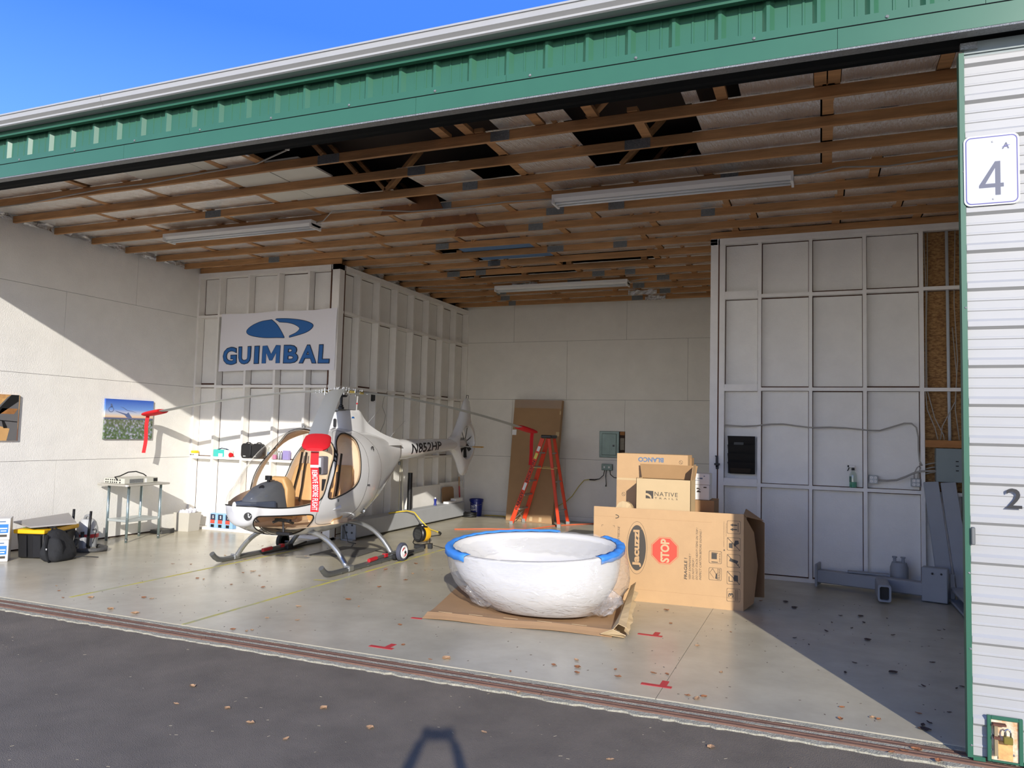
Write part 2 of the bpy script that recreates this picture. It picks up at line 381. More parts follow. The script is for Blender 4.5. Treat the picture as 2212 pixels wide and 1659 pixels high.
# right side wall (behind the door leaf) and upper walls round the attic
ws = MB().box(XS, YF, 0, XS+.12, YR+.1, ZC+.6).build('wall_right', paint); struct(ws)
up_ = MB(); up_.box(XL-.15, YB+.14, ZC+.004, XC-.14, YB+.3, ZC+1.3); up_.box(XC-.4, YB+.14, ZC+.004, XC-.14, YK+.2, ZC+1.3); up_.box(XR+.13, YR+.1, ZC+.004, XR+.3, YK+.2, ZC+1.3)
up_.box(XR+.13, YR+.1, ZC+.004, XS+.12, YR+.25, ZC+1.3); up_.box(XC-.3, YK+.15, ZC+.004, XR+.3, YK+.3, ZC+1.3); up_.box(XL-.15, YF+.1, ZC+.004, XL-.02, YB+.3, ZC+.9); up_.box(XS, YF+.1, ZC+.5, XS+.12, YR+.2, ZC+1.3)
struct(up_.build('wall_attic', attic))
# ------------------------------------------------------------------ ceiling: trusses, foil, boards
ce = ST('ceiling')
JY = [6.27+.605*k for k in range(15)]
def spanx(y): return (XL+.03, XS-.02) if y < YB else (XC-.12, XR+.1)
for k, y in enumerate([5.67]+JY):
    a, b = spanx(y)
    q = random.uniform(-.004, .004)
    cut = random.uniform(-6, -2.5)
    MB().box(a, y, ZC+q, cut-.001, y+.04, ZC+.092+q).build('joist', wood, ce, bevel=.003)
    MB().box(cut+.001, y+random.uniform(0, .003), ZC+q, b, y+.04, ZC+.092+q).build('joist', wood, ce, bevel=.003)
    if k % 1 == 0:      # nail plates on the face of the joist
        for xx in [cut]+[random.uniform(a+1, b-1) for _ in range(1)]:
            m = MB(); wd = random.uniform(.16, .26)
            m.box(xx-wd/2, y-.004, ZC-.004+q, xx+wd/2, y+.0, ZC+.088+q)
            nn = int(wd/.016)
            for i in range(nn): m.box(xx-wd/2+i*.016+.003, y-.007, ZC+.0+q, xx-wd/2+i*.016+.009, y-.003, ZC+.084+q)
            m.build('nail_plate', galv, ce)
MB().box(XL+.02, YB+.012, ZC, XC, YB+.052, ZC+.092).build('joist', wood, ce); MB().box(XR, YR+.012, ZC+.001, XS-.01, YR+.052, ZC+.092).build('joist', wood, ce)
# ledger below the track beam and a dark wood gusset area
# gussets of plywood seen on three joists
for k, xa, xb in ((3, -5.14, -4.25), (4, -4.9, -4.05), (5, -4.7, -3.9)):
    y = JY[k]; MB().prism([(xa, ZC+.0), (xb, ZC), (xb-.12, ZC+.22), (xa+.1, ZC+.22)], lambda p, q, y=y: (p, y-.014, q), lambda p, q, y=y: (p, y-.001, q)).build('gusset', ply, ce)
def foilsheet(x0, x1, y0, y1, z, mat=foil, amp=.008, name='foil_strip'):
    nx = max(3, int((x1-x0)/.09)); vs = []
    for i in range(nx+1):
        for j in range(4):
            vs.append((x0+(x1-x0)*i/nx, y0+(y1-y0)*j/3, z+random.uniform(-amp, amp)*(.3 if j in (0, 3) else 1)+(-.012*math.sin(PI*j/3))))
    fs = [(i*4+j, i*4+j+1, (i+1)*4+j+1, (i+1)*4+j) for i in range(nx) for j in range(3)]
    return MB().add(vs, fs).build(name, mat, ce, smooth=True, recalc=False)
def flatp(x0, x1, y0, y1, z, mat, name='board'):
    return MB().box(x0+.004, y0, z, x1-.004, y1, z+.02).build(name, mat, ce)
bays = {
 -1: [('f', XL+.1, -8.1), ('b', -8.1), ('f', -8.0, -7.2), ('c', -7.2, -6.25), ('c', -6.25, -6.0), ('b', -6.0), ('f', -5.95, -5.55), ('b', -5.5), ('b', -3.3), ('b', -3.05), ('f', -2.75, -2.4), ('b', -2.35), ('f', -2.29, -2.05), ('b', -1.85), ('f', -1.05, -.93), ('b', -.75), ('f', -.6, -.05), ('b', .0), ('b', .1), ('f', .15, .8), ('b', .85), ('f', .9, XS)],
 0: [('f', XL+.1, -8.5), ('b', -8.45), ('f', -8.4, -7.5), ('b', -7.45), ('f', -7.4, -6.3), ('b', -6.28), ('c', -6.24, -5.6), ('c', -5.59, -5.02), ('b', -2.95), ('f', -2.9, -2.13), ('b', -1.5), ('f', -1.0, .0), ('b', .06), ('f', .1, XS)],
 1: [('f', XL+.1, -9), ('b', -8.95), ('f', -8.9, -7.6), ('b', -7.55), ('f', -7.5, -6.3), ('b', -6.27), ('c', -6.25, -5.68), ('c', -5.68, -5.06), ('f', -4.21, -3.46), ('b', -2.96), ('f', -2.92, -2.16), ('f', -1.09, .0), ('b', .06), ('f', .1, XS)],
 2: [('f', XL+.1, -8.8), ('b', -8.76), ('f', -8.7, -7.4), ('b', -7.36), ('f', -7.3, -6.05), ('b', -6.0), ('f', -5.96, -4.62), ('f', -4.21, -2.95), ('b', -2.9), ('f', -2.86, -1.2), ('f', -1.2, .0), ('b', .06), ('f', .1, XS)],
}
for k in range(-1, 15):
    y0 = (JY[k]+.012) if k >= 0 else 5.42
    y1 = JY[k+1]+.02 if k+1 < len(JY) else YK
    a, b = spanx(y0+.1)
    if k in bays: L = bays[k]
    else:
        L = []; x = a+.05; hole = {6: (-5.3, -3.9), 7: (-5.1, -3.8), 8: (-3.5, -2.7), 9: (-5.05, -3.8)}.get(k)
        while x < b-.1:
            n_ = x+random.choice((.9, 1.22, 1.22, 1.6)); n_ = min(n_, b)
            if hole and x < hole[1] and n_ > hole[0]: n_ = max(n_, hole[1]); 
            elif random.random() > .0: L.append(('f', x+.02, n_-.04))
            L.append(('b', n_-.02)); x = n_+.02
    for it in L:
        if it[0] == 'f': foilsheet(it[1], it[2], y0, y1, ZC+.105)
        elif it[0] == 'c': flatp(it[1], it[2], y0, y1, ZC+.095, cream, 'ceiling_tile')
        else:
            MB().box(it[1]-.045, y0-.03, ZC+.093, it[1]+.045, y1+.02, ZC+.131).build('cross_board', wood, ce)
flatp(-5.14, -3.89, JY[6]+.05, JY[7]-.02, ZC+.094, blueboard, 'foam_board'); flatp(-5.07, -3.82, JY[7]+.05, JY[8]-.02, ZC+.094, blueboard, 'foam_board')
# crumpled foil tufts
for x, y, L in ((-5.3, JY[11], .5), (-3.4, JY[13], .55), (-3.2, JY[14], .4)):
    vs = []; n = 12
    for i in range(n+1):
        for j in range(4): vs.append((x+L*i/n, y-.03-random.uniform(0, .04), ZC-.02+.09*j/3+random.uniform(-.012, .012)))
    MB().add(vs, [(i*4+j, i*4+j+1, (i+1)*4+j+1, (i+1)*4+j) for i in range(n) for j in range(3)]).build('foil_scrap', foil2, ce)
for i in range(11):     # foil ends hanging over the left wall and alcove top plate
    if i < 6: x, y = XL+.1, JY[i]+.1
    else: x, y = XC-.05, JY[i+1]+.1
    vs = []
    for a in range(5):
        for j in range(4): vs.append((x+.0+random.uniform(-.02, .05), y+.42*a/4, ZC+.0+.09*j/3+random.uniform(-.01, .01)))
    MB().add(vs, [(a*4+j, a*4+j+1, (a+1)*4+j+1, (a+1)*4+j) for a in range(4) for j in range(3)]).build('foil_scrap', foil2, ce)
# truss webs seen through the open bays
for k, y in enumerate(JY[:10]):
    for xa, xb, zb in ((-4.7, -5.6, 1.0), (-4.7, -3.8, 1.0), (-2.2, -3.0, 1.0), (-1.9, -1.1, .9)):
        if random.random() < .8:
            MB().bar((xa, y+.02, ZC+.09), (xb, y+.02, ZC+zb), .04, .09, (0, 1, 0)).build('truss_web', wood, ce)
# roof deck
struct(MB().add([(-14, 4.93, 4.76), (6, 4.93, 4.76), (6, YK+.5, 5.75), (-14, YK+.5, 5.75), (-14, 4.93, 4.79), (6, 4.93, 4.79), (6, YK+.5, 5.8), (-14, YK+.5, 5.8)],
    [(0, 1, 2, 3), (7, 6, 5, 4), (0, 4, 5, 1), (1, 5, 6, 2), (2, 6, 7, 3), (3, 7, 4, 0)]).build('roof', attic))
# ------------------------------------------------------------------ header over the opening
hd = ST('trim_1')
def strip(name, prof, mat, x0=-14, x1=6, joints=(), smooth=False):
    xs = [x0]+list(joints)+[x1]
    for i in range(len(xs)-1):
        a, b = xs[i]+.0012*(i > 0), xs[i+1]-.0012*(i < len(xs)-2)
        MB().loft([[(a, p[0], p[1]) for p in prof], [(b, p[0], p[1]) for p in prof]]).build(name, mat, hd)
# lower and upper flashing
strip('flashing', [(5.0, 4.236), (5.0, 4.366), (5.02, 4.366), (5.02, 4.23)], green, joints=(-5.98, -2.9, .1))
strip('flashing', [(5.008, 4.372), (5.008, 4.43), (5.035, 4.44), (5.035, 4.372)], green, joints=(-5.2, -2.15, .9))
strip('flashing_gap', [(4.9975, 4.366), (4.9975, 4.372), (5.03, 4.372), (5.03, 4.366)], blacks)
strip('lip', [(5.0, 4.222), (5.0, 4.234), (5.08, 4.236), (5.08, 4.222)], galv, joints=(-6.0, -2.9))
# ribbed panel
m = MB(); p = []; x = -14
while x < 6:
    p += [(x, 0), (x+.075, 0), (x+.079, .006), (x+.091, .006), (x+.095, 0), (x+.165, 0), (x+.169, .006), (x+.181, .006), (x+.185, 0), (x+.228, 0), (x+.256, .03), (x+.277, .03), (x+.305, 0)]; x += .305
for i in range(len(p)-1):
    if abs(p[i][0]-p[i+1][0]) < 1e-6: continue
    (xa, da), (xb, db) = p[i], p[i+1]
    m.add([(xa, 5.045-da, 4.40), (xb, 5.045-db, 4.40), (xb, 5.045-db, 4.75), (xa, 5.045-da, 4.75)], [(0, 1, 2, 3)])
m.build('ribbed_panel', green, hd, recalc=False)
# eave: green fascia, white gutter, soffit
strip('eave_trim', [(4.955, 4.634), (4.955, 4.665), (4.965, 4.672), (4.965, 4.765), (4.975, 4.765), (4.975, 4.645), (5.0, 4.645), (5.0, 4.634)], greend)
strip('soffit', [(4.975, 4.70), (4.975, 4.71), (5.05, 4.73), (5.05, 4.72)], greend)
gp = [(4.96, 4.785), (4.96, 4.690), (4.875, 4.686), (4.862, 4.694), (4.866, 4.712), (4.838, 4.735), (4.835, 4.775), (4.826, 4.778), (4.826, 4.793), (4.84, 4.791), (4.848, 4.745), (4.878, 4.722), (4.874, 4.70), (4.95, 4.70), (4.95, 4.785)]
for xa, xb in ((-14, -6.12), (-6.115, 6)):
    MB().loft([[(xa, y, z) for y, z in gp], [(xb, y, z) for y, z in gp]]).build('gutter', whites, hd)
# screws
for i in range(14):
    x = -8.2+i*.78
    if x < 3: MB().lathe([(.011, 0), (.011, .004), (.006, .008), (0, .008)], (x, 5.008, 4.395), 8, (0, -1, 0)).build('screw', galv, hd)
# door track beam (dark) and inner face
strip('track_beam', [(5.08, 4.236), (5.08, 4.30), (5.345, 4.30), (5.345, 4.262), (5.30, 4.262), (5.22, 4.245), (5.12, 4.24)], blacks)
strip('header_beam', [(5.05, 4.3), (5.05, 4.70), (5.345, 4.72), (5.345, 4.3)], blacks)
strip('ledger', [(5.347, 4.285), (5.347, 4.62), (5.385, 4.62), (5.385, 4.285)], wood, x0=XL, x1=XS)
# ------------------------------------------------------------------ sliding door leaf on the right
dr = ST('door_1')
DX, DY = .777, 5.157
def ribs(prof_y, z0, z1):
    out = []; z = z0
    while z < z1:
        for dz, dd in ((0, 0), (.045, 0), (.05, .004), (.058, .004), (.063, 0), (.105, 0), (.11, .004), (.118, .004), (.123, 0), (.165, 0), (.182, .02), (.212, .02), (.2285, 0)):
            if z+dz <= z1: out.append((z+dz, dd))
        z += .2285
    return out
rb = ribs(0, .02, 4.135); m = MB()
for i in range(len(rb)-1):
    (za, da), (zb, db) = rb[i], rb[i+1]
    if zb-za < 1e-6: continue
    m.add([(DX+.03, DY-da, za), (3.4, DY-da, za), (3.4, DY-db, zb), (DX+.03, DY-db, zb)], [(0, 1, 2, 3)])
m.build('ribbed_sheet', whites, dr, recalc=False)
MB().box(DX+.03, DY+.001, .02, 3.4, DY+.045, 4.15).build('door_core', gpanel, dr)
m = MB(); m.box(DX, DY-.024, .012, DX+.028, DY+.05, 4.155); m.build('edge_trim', greend, dr)
m = MB(); m.box(DX+.028, DY-.024, -.002, .865, DY+.05, .02); m.box(1.055, DY-.024, -.002, 3.4, DY+.05, .02); m.build('edge_trim', greend, dr)
MB().box(DX+.03, DY-.01, 4.15, 3.4, DY+.05, 4.222).build('top_trim', gpanel, dr)
for z in (3.42, 2.6, 1.05, .62, .08): MB().lathe([(.006, 0), (.006, .003), (0, .005)], (DX+.02, DY-.024, z), 8, (0, -1, 0)).build('screw', galv, dr)
for z0 in (1.215,): 
    m = MB(); m.box(DX+.03, DY-.045, z0, DX+.05, DY-.02, z0+.1); m.build('pull_handle', dsilver, dr, bevel=.004)
text('2', navy, dr, (.985, DY-.0225, 1.433), (1, 0, 0), (0, 0, 1), .078, .114, 'door_number', bold=.008)
MB().bx((.83, DY-.02, 4.19), (.09, .03, .04)).build('roller_hanger', galv, dr)
# closed door leaf of the bay to the left (outside the view)
d2 = ST('door_2'); m = MB()
for i in range(len(rb)-1):
    (za, da), (zb, db) = rb[i], rb[i+1]
    if zb-za > 1e-6: m.add([(-14, DY-da, za), (XL-.12, DY-da, za), (XL-.12, DY-db, zb), (-14, DY-db, zb)], [(0, 1, 2, 3)])
m.build('ribbed_sheet', whites, d2, recalc=False); MB().box(-14, DY+.001, .02, XL-.12, DY+.045, 4.2).build('door_core', gpanel, d2); MB().box(XL-.12, DY-.024, .012, XL-.09, DY+.05, 4.2).build('edge_trim', greend, d2)
# ------------------------------------------------------------------ numbered sign
sg = T('number_sign', 'white metal sign with a blue border and a large number 4, beside the door edge', 'sign', (.93, DY-.03, 3.4))
def rrect(cx, cz, w_, h_, r, n=6):
    P = []
    for sxx, szz, a0 in ((1, 1, 0), (-1, 1, 90), (-1, -1, 180), (1, -1, 270)):
        for i in range(n+1):
            a = R(a0+90*i/n); P.append((cx+sxx*(w_/2-r)+r*math.cos(a), cz+szz*(h_/2-r)+r*math.sin(a)))
    return P
def ring(P, Q, y, mat, name, par):
    n = len(P); return MB().add([(p[0], y, p[1]) for p in P]+[(q[0], y, q[1]) for q in Q], [(i, (i+1) % n, n+(i+1) % n, n+i) for i in range(n)]).build(name, mat, par, recalc=False)
signw = M('sign_white', 'bcc0c8', .35); signw2 = M('sign_edge_white', 'cfcec8', .4); signb = M('sign_border_blue', '43408c', .45); ink4 = M('sign_number', '4a4f63', .45)
SY = DY-.028
MB().prism(rrect(.937, 3.416, .284, .424, .035), lambda a, b: (a, SY-.003, b), lambda a, b: (a, SY, b)).build('plate', signw2, sg)
MB().add([(a, SY-.0036, b) for a, b in rrect(.937, 3.416, .262, .402, .03)], [tuple(range(28))]).build('face', signw, sg, recalc=False)
ring(rrect(.937, 3.416, .266, .406, .03), rrect(.937, 3.416, .254, .394, .025), SY-.0042, signb, 'border', sg)
m = MB(); Pf = [(.876, 3.30), (.876, 3.324), (.958, 3.452), (.985, 3.452), (.985, 3.343), (1.0, 3.343), (1.0, 3.32), (.985, 3.32), (.985, 3.278), (.958, 3.278), (.958, 3.318), (.876, 3.318)]
m.add([(a, SY-.0043, b) for a, b in ((.872, 3.309), (.872, 3.325), (.955, 3.465), (.982, 3.465), (.955, 3.425), (.905, 3.333), (.955, 3.333), (.982, 3.333), (.998, 3.333), (.998, 3.309), (.982, 3.309), (.955, 3.309), (.955, 3.262), (.982, 3.262))],
      [(0, 1, 5), (1, 2, 4, 5), (2, 3, 4), (4, 3, 7, 6), (0, 5, 6, 11), (11, 6, 7, 10), (7, 8, 9, 10), (12, 11, 10, 13)])
m.build('digit', ink4, sg, recalc=False)
text('A', ink4, sg, (.99, SY-.0043, 3.535), (1, 0, 0), (0, 0, 1), .038, .038, 'emblem', bold=.03, shear=.1)
MB().add([(.985, SY-.0048, 3.545), (1.015, SY-.0048, 3.557), (1.036, SY-.0048, 3.558), (1.012, SY-.0048, 3.550)], [(0, 1, 2, 3)]).build('emblem_dart', signb, sg, recalc=False)
for z in (3.585, 3.24): MB().lathe([(.006, 0), (.006, .003), (0, .004)], (.944, SY-.003, z), 8, (0, -1, 0)).build('screw', whites, sg)
# ------------------------------------------------------------------ latch pocket + padlock
lt = T('door_latch', 'rust-stained white latch plate in a green frame at the foot of the door', 'latch', (.955, DY, .02))
x0, x1, z0, z1 = .872, 1.045, .012, .265
m = MB(); m.box(x0, DY-.04, z0, x0+.02, DY-.022, z1); m.box(x1-.02, DY-.04, z0, x1, DY-.022, z1); m.box(x0+.02, DY-.04, z1-.02, x1-.02, DY-.022, z1); m.box(x0+.02, DY-.04, z0, x1-.02, DY-.022, z0+.01)
m.build('frame', greend, lt, bevel=.002)
MB().box(x0+.018, DY-.028, z0, x1-.018, DY-.021, z1-.018).build('plate', rusty, lt)
MB().box(.905, DY-.052, .05, .922, DY-.028, .225).build('bolt_bar', M('tan_steel', '9a8a6c', .5, metal=.4), lt)
MB().box(.898, DY-.062, .218, .962, DY-.028, .228).build('bracket', rustdk, lt); MB().box(.90, DY-.064, .145, .932, DY-.028, .158).build('bracket', rustdk, lt)
MB().box(.925, DY-.036, .03, .995, DY-.028, .13).build('keeper_plate', M('pale_rust', 'd9a869', .6, var=.3, vs=25), lt)
for a, b in ((.895, .075), (.895, .16), (1.0, .06)): MB().lathe([(.006, 0), (.006, .004), (0, .006)], (a, DY-.028, b), 8, (0, -1, 0)).build('bolt', galv, lt)
pk = T('padlock', 'brass padlock with a steel shackle hanging on the rusty latch', 'padlock', (.97, DY-.06, .15))
MB().box(.945, DY-.075, .128, .99, DY-.05, .168).build('body', padm, pk, bevel=.003)
MB().tube([(.953, DY-.062, .165), (.953, DY-.062, .19), (.958, DY-.062, .203), (.967, DY-.062, .208), (.976, DY-.062, .203), (.981, DY-.062, .19), (.981, DY-.062, .165)], .0045, 8).build('shackle', chrome, pk, smooth=True)
# ================================================================== HELICOPTER
HX, HY0 = -6.4, 7.13
H = T('helicopter', 'white two-seat helicopter with a bubble canopy, three drooping rotor blades and skids', 'helicopter', (HX, 9.2, 0))
ys = [0, .06, .2, .45, .8, 1.2, 1.6, 2.1, 2.6, 3.1, 3.4, 3.55]
bw = [.03, .17, .27, .41, .55, .61, .61, .56, .43, .27, .19, .16]
bzb = [.79, .65, .58, .49, .425, .385, .385, .46, .64, .91, 1.11, 1.24]
bzt = [.9, 1.035, 1.15, 1.365, 1.62, 1.775, 1.805, 1.80, 1.765, 1.70, 1.66, 1.64]
bzm = [.85, .86, .88, .92, 1.0, 1.05, 1.08, 1.12, 1.18, 1.28, 1.40, 1.46]
def pch(x, y, q):
    n = len(x); h = [x[i+1]-x[i] for i in range(n-1)]; d = [(y[i+1]-y[i])/h[i] for i in range(n-1)]
    m_ = [d[0]]+[(d[i-1]*h[i]+d[i]*h[i-1])/(h[i-1]+h[i]) for i in range(1, n-1)]+[d[-1]]
    i = 0
    while i < n-2 and q > x[i+1]: i += 1
    t = (q-x[i])/h[i]
    return (2*t**3-3*t**2+1)*y[i]+(t**3-2*t**2+t)*h[i]*m_[i]+(-2*t**3+3*t**2)*y[i+1]+(t**3-t**2)*h[i]*m_[i+1]
def bsec(y, k=1.0, off=0.0):
    W_, B_, T_, M_ = pch(ys, bw, y)-off, pch(ys, bzb, y)+off, pch(ys, bzt, y)-off, pch(ys, bzm, y)
    return max(W_, .01), min(B_, M_-.01), max(T_, M_+.01), M_
def bpt(y, th, off=0.0):
    W_, B_, T_, M_ = bsec(y, off=off); c, s = math.cos(th), math.sin(th)
    n = 2.0 if s > 0 else 2.3
    x = W_*math.copysign(abs(c)**(2/n), c); z = M_+(T_-M_ if s > 0 else M_-B_)*math.copysign(abs(s)**(2/n), s)
    return (HX+x, HY0+y, z)
def chaikin(P, n=2):
    for _ in range(n):
        Q = []
        for i in range(len(P)):
            a, b = P[i], P[(i+1) % len(P)]
            Q += [(a[0]*.75+b[0]*.25, a[1]*.75+b[1]*.25), (a[0]*.25+b[0]*.75, a[1]*.25+b[1]*.75)]
        P = Q
    return P
def sdist(P, x, y):
    best = 1e9; ins = False; n = len(P)
    for i in range(n):
        ax, ay = P[i]; bx_, by_ = P[(i+1) % n]
        dx, dy = bx_-ax, by_-ay; t = max(0, min(1, ((x-ax)*dx+(y-ay)*dy)/(dx*dx+dy*dy+1e-12)))
        q = (x-ax-t*dx)**2+(y-ay-t*dy)**2
        if q < best: best = q
        if (ay > y) != (by_ > y) and x < (bx_-ax)*(y-ay)/(by_-ay)+ax: ins = not ins
    return -math.sqrt(best) if ins else math.sqrt(best)
WSP = chaikin([(-.3, .868), (.05, .862), (.25, .832), (.45, .822), (.62, .833), (.79, .862), (.90, .90), (.945, .99), (.985, 1.12), (1.075, 1.29), (1.19, 1.41), (1.265, 1.52), (1.29, 1.62), (1.25, 1.69), (1.18, 1.75), (1.15, 2.2), (-.3, 2.2)], 1)
DWP = chaikin([(1.02, .90), (1.12, .895), (1.40, .955), (1.60, 1.03), (1.70, 1.13), (1.76, 1.33), (1.84, 1.52), (1.90, 1.66), (1.82, 1.72), (1.66, 1.715), (1.50, 1.66), (1.37, 1.59), (1.28, 1.44), (1.18, 1.285), (1.08, 1.11), (1.02, .98)], 2)
CWP = chaikin([(.22, .66), (.25, .725), (.34, .722), (.60, .715), (.90, .712), (.96, .69), (.94, .62), (.87, .52), (.72, .44), (.55, .425), (.42, .47), (.30, .54), (.24, .60)], 2)
def region(p):
    x, y, z = abs(p[0]-HX), p[1]-HY0, p[2]
    a = sdist(WSP, y, z) if y < 1.5 else 1
    b = sdist(DWP, y, z) if .9 < y < 2.1 and z > .8 else 1
    c = sdist(CWP, (x+y)*.7071, z) if y < 1.05 and z < .8 else 1
    return a, b, c
def clip(poly, vals, lo, hi):
    """part of polygon with lo <= value <= hi"""
    for lim, sgn in ((lo, 1), (hi, -1)):
        if lim is None: continue
        np_, nv = [], []
        for i in range(len(poly)):
            p, v = poly[i], vals[i]; q, u = poly[(i+1) % len(poly)], vals[(i+1) % len(poly)]
            a, b = sgn*(v-lim), sgn*(u-lim)
            if a >= 0: np_.append(p); nv.append(v)
            if a*b < 0:
                t = a/(a-b); np_.append(tuple(p[k]+(q[k]-p[k])*t for k in range(3))); nv.append(v+(u-v)*t)
        poly, vals = np_, nv
        if len(poly) < 3: return [], []
    return poly, vals
NS, NT = 84, 88
yy = [3.55*(i/NS)**1.45 for i in range(NS+1)]
grid = [[bpt(y, 2*PI*j/NT) for j in range(NT)] for y in yy]
reg = [[region(p) for p in r] for r in grid]
shell, seal = MB(), MB(); panes = {'windshield': MB(), 'wr': MB(), 'wl': MB(), 'cr': MB(), 'cl': MB()}
SW = .012
for i in range(NS):
    for j in range(NT):
        k = (j+1) % NT; idx = ((i, j), (i, k), (i+1, k), (i+1, j))
        poly = [grid[a][b] for a, b in idx]; rv = [reg[a][b] for a, b in idx]
        vv = [min(r) for r in rv]
        if min(vv) > SW: shell.add(poly, [(0, 1, 2, 3)]); continue
        q, _ = clip(poly, vv, SW, None)
        if q: shell.add(q, [tuple(range(len(q)))])
        q, _ = clip(poly, vv, 0, SW)
        if q: seal.add([bump3 for bump3 in [(HX+(p[0]-HX)*1.004, p[1]-.0005, p[2]+(p[2]-1.05)*.003) for p in q]], [tuple(range(len(q)))])
        q, _ = clip(poly, vv, None, 0)
        if q:
            mid = [sum(r[c] for r in rv) for c in range(3)]; wch = mid.index(min(mid)); sx_ = sum(p[0] for p in poly)/4 > HX
            panes['windshield' if wch == 0 else (('wr' if sx_ else 'wl') if wch == 1 else ('cr' if sx_ else 'cl'))].add(q, [tuple(range(len(q)))])
shell.add([p for p in grid[0]], [tuple(range(NT))]); shell.add([p for p in grid[-1]], [tuple(range(NT))])
def weld(o, d=.0004):
    bm = bmesh.new(); bm.from_mesh(o.data); bmesh.ops.remove_doubles(bm, verts=bm.verts, dist=d); bmesh.ops.recalc_face_normals(bm, faces=bm.faces)
    for f in bm.faces: f.smooth = True
    bm.to_mesh(o.data); bm.free(); return o
fus = weld(shell.build('fuselage', heliw, H, recalc=False))
so = seal.build('window_seal', rubber, H, recalc=False); weld(so)
sm_ = so.modifiers.new('s', 'SOLIDIFY'); sm_.thickness = .006; sm_.offset = 1
weld(panes['windshield'].build('windshield', glassw, H, recalc=False))
for k, nm in (('wr', 'side_window'), ('wl', 'side_window'), ('cr', 'chin_window'), ('cl', 'chin_window')): weld(panes[k].build(nm, smoked if nm[0] == 'c' else glassw, H, recalc=False))
# cabin lining (inner skin), bulkhead, floor
lin_ = MB(); NI = 40; yi = [.06+2.0*(i/NI) for i in range(NI+1)]
gi = [[bpt(y, 2*PI*j/56, .022) for j in range(56)] for y in yi]
for i in range(NI):
    for j in range(56):
        k = (j+1) % 56; poly = [gi[i][j], gi[i][k], gi[i+1][k], gi[i+1][j]]
        vv = []
        for p in poly:
            r = region(p); vv.append(min(r))
        q, _ = clip(poly, vv, .004, None)
        if q: lin_.add(q, [tuple(range(len(q)))])
weld(lin_.build('cabin_lining', beige, H, recalc=False))
bk = MB(); A = [bpt(2.0, 2*PI*j/56, .03) for j in range(56)]; B = [bpt(1.8, 2*PI*j/56, .10) for j in range(56)]
bk.add(A+B+[(HX, HY0+1.78, 1.1)], [(j, (j+1) % 56, 56+(j+1) % 56, 56+j) for j in range(56)]+[(56+j, 56+(j+1) % 56, 112) for j in range(56)])
weld(bk.build('bulkhead', beige, H, recalc=False))
flr = MB(); n = 14; P = []
for i in range(n+1):
    y = .55+1.3*i/n; wd = bsec(y)[0]*.86; P.append((wd, y))
flr.add([(HX-w_, HY0+y, .545) for w_, y in P]+[(HX+w_, HY0+y, .545) for w_, y in P], [(i, i+1, n+1+i+1, n+1+i) for i in range(n)])
flr.build('cabin_floor', beige, H, recalc=False)
# low beige side trim inside the far corner of the nose
tr_ = MB(); rows = []
for i in range(15):
    y = .07+.87*i/14; W_, B_, T_, M_ = bsec(y, off=.03); zl = .875+.095*(y-.07)/.87
    for z in (.78, .82, .86, zl):
        s = min(.999, (z-M_)/(T_-M_) if z > M_ else (M_-z)/(M_-B_)); s = max(0, s); rows.append((HX-W_*(1-s**2)**.5, HY0+y, z))
tr_.add(rows, [(i*4+j, i*4+j+1, (i+1)*4+j+1, (i+1)*4+j) for i in range(14) for j in range(3)]).build('side_trim', beige, H, smooth=True, recalc=False)
# seats
def seat(sx_):
    m = MB(); x = HX+sx_; rings = []
    for t, y, z, wd, th in ((0, 1.28, .62, .21, .07), (.2, 1.45, .64, .225, .08), (.5, 1.56, .66, .225, .07), (.6, 1.62, .80, .225, .06), (.8, 1.68, 1.05, .22, .05), (.95, 1.73, 1.24, .19, .045), (1, 1.75, 1.29, .14, .03)):
        a = 0 if t < .5 else 1
        rings.append([(x+wd*math.copysign(abs(math.cos(q))**.5, math.cos(q)), HY0+y+(th*math.sin(q) if a else th*.0+0*math.sin(q)), z+(0 if a else th*math.sin(q))) for q in [2*PI*k/16 for k in range(16)]])
    m.loft(rings[:3]); m.loft(rings[3:])
    o = m.build('seat', tan, H, smooth='auto')
    MB().box(x-.003, HY0+1.6, .7, x+.003, HY0+1.66, 1.2).build('seam', beige, o)
    MB().box(x-.2, HY0+1.3, .545, x+.2, HY0+1.62, .6).build('seat_base', beige, o)
    for d in (-.06, .06):
        pts = [(x+d*.6, HY0+1.66, 1.45), (x+d*.7, HY0+1.62, 1.24), (x+d, HY0+1.56, 1.0), (x+d*1.1, HY0+1.5, .78)]
        MB().tube(pts, .026, 4, flat=.25).build('harness_strap', blackp, o)
    MB().bx((x-.12, HY0+1.42, .745), (.09, .08, .06)).build('buckle', rubber, o, bevel=.01)
    return o
seat(.29); seat(-.29)
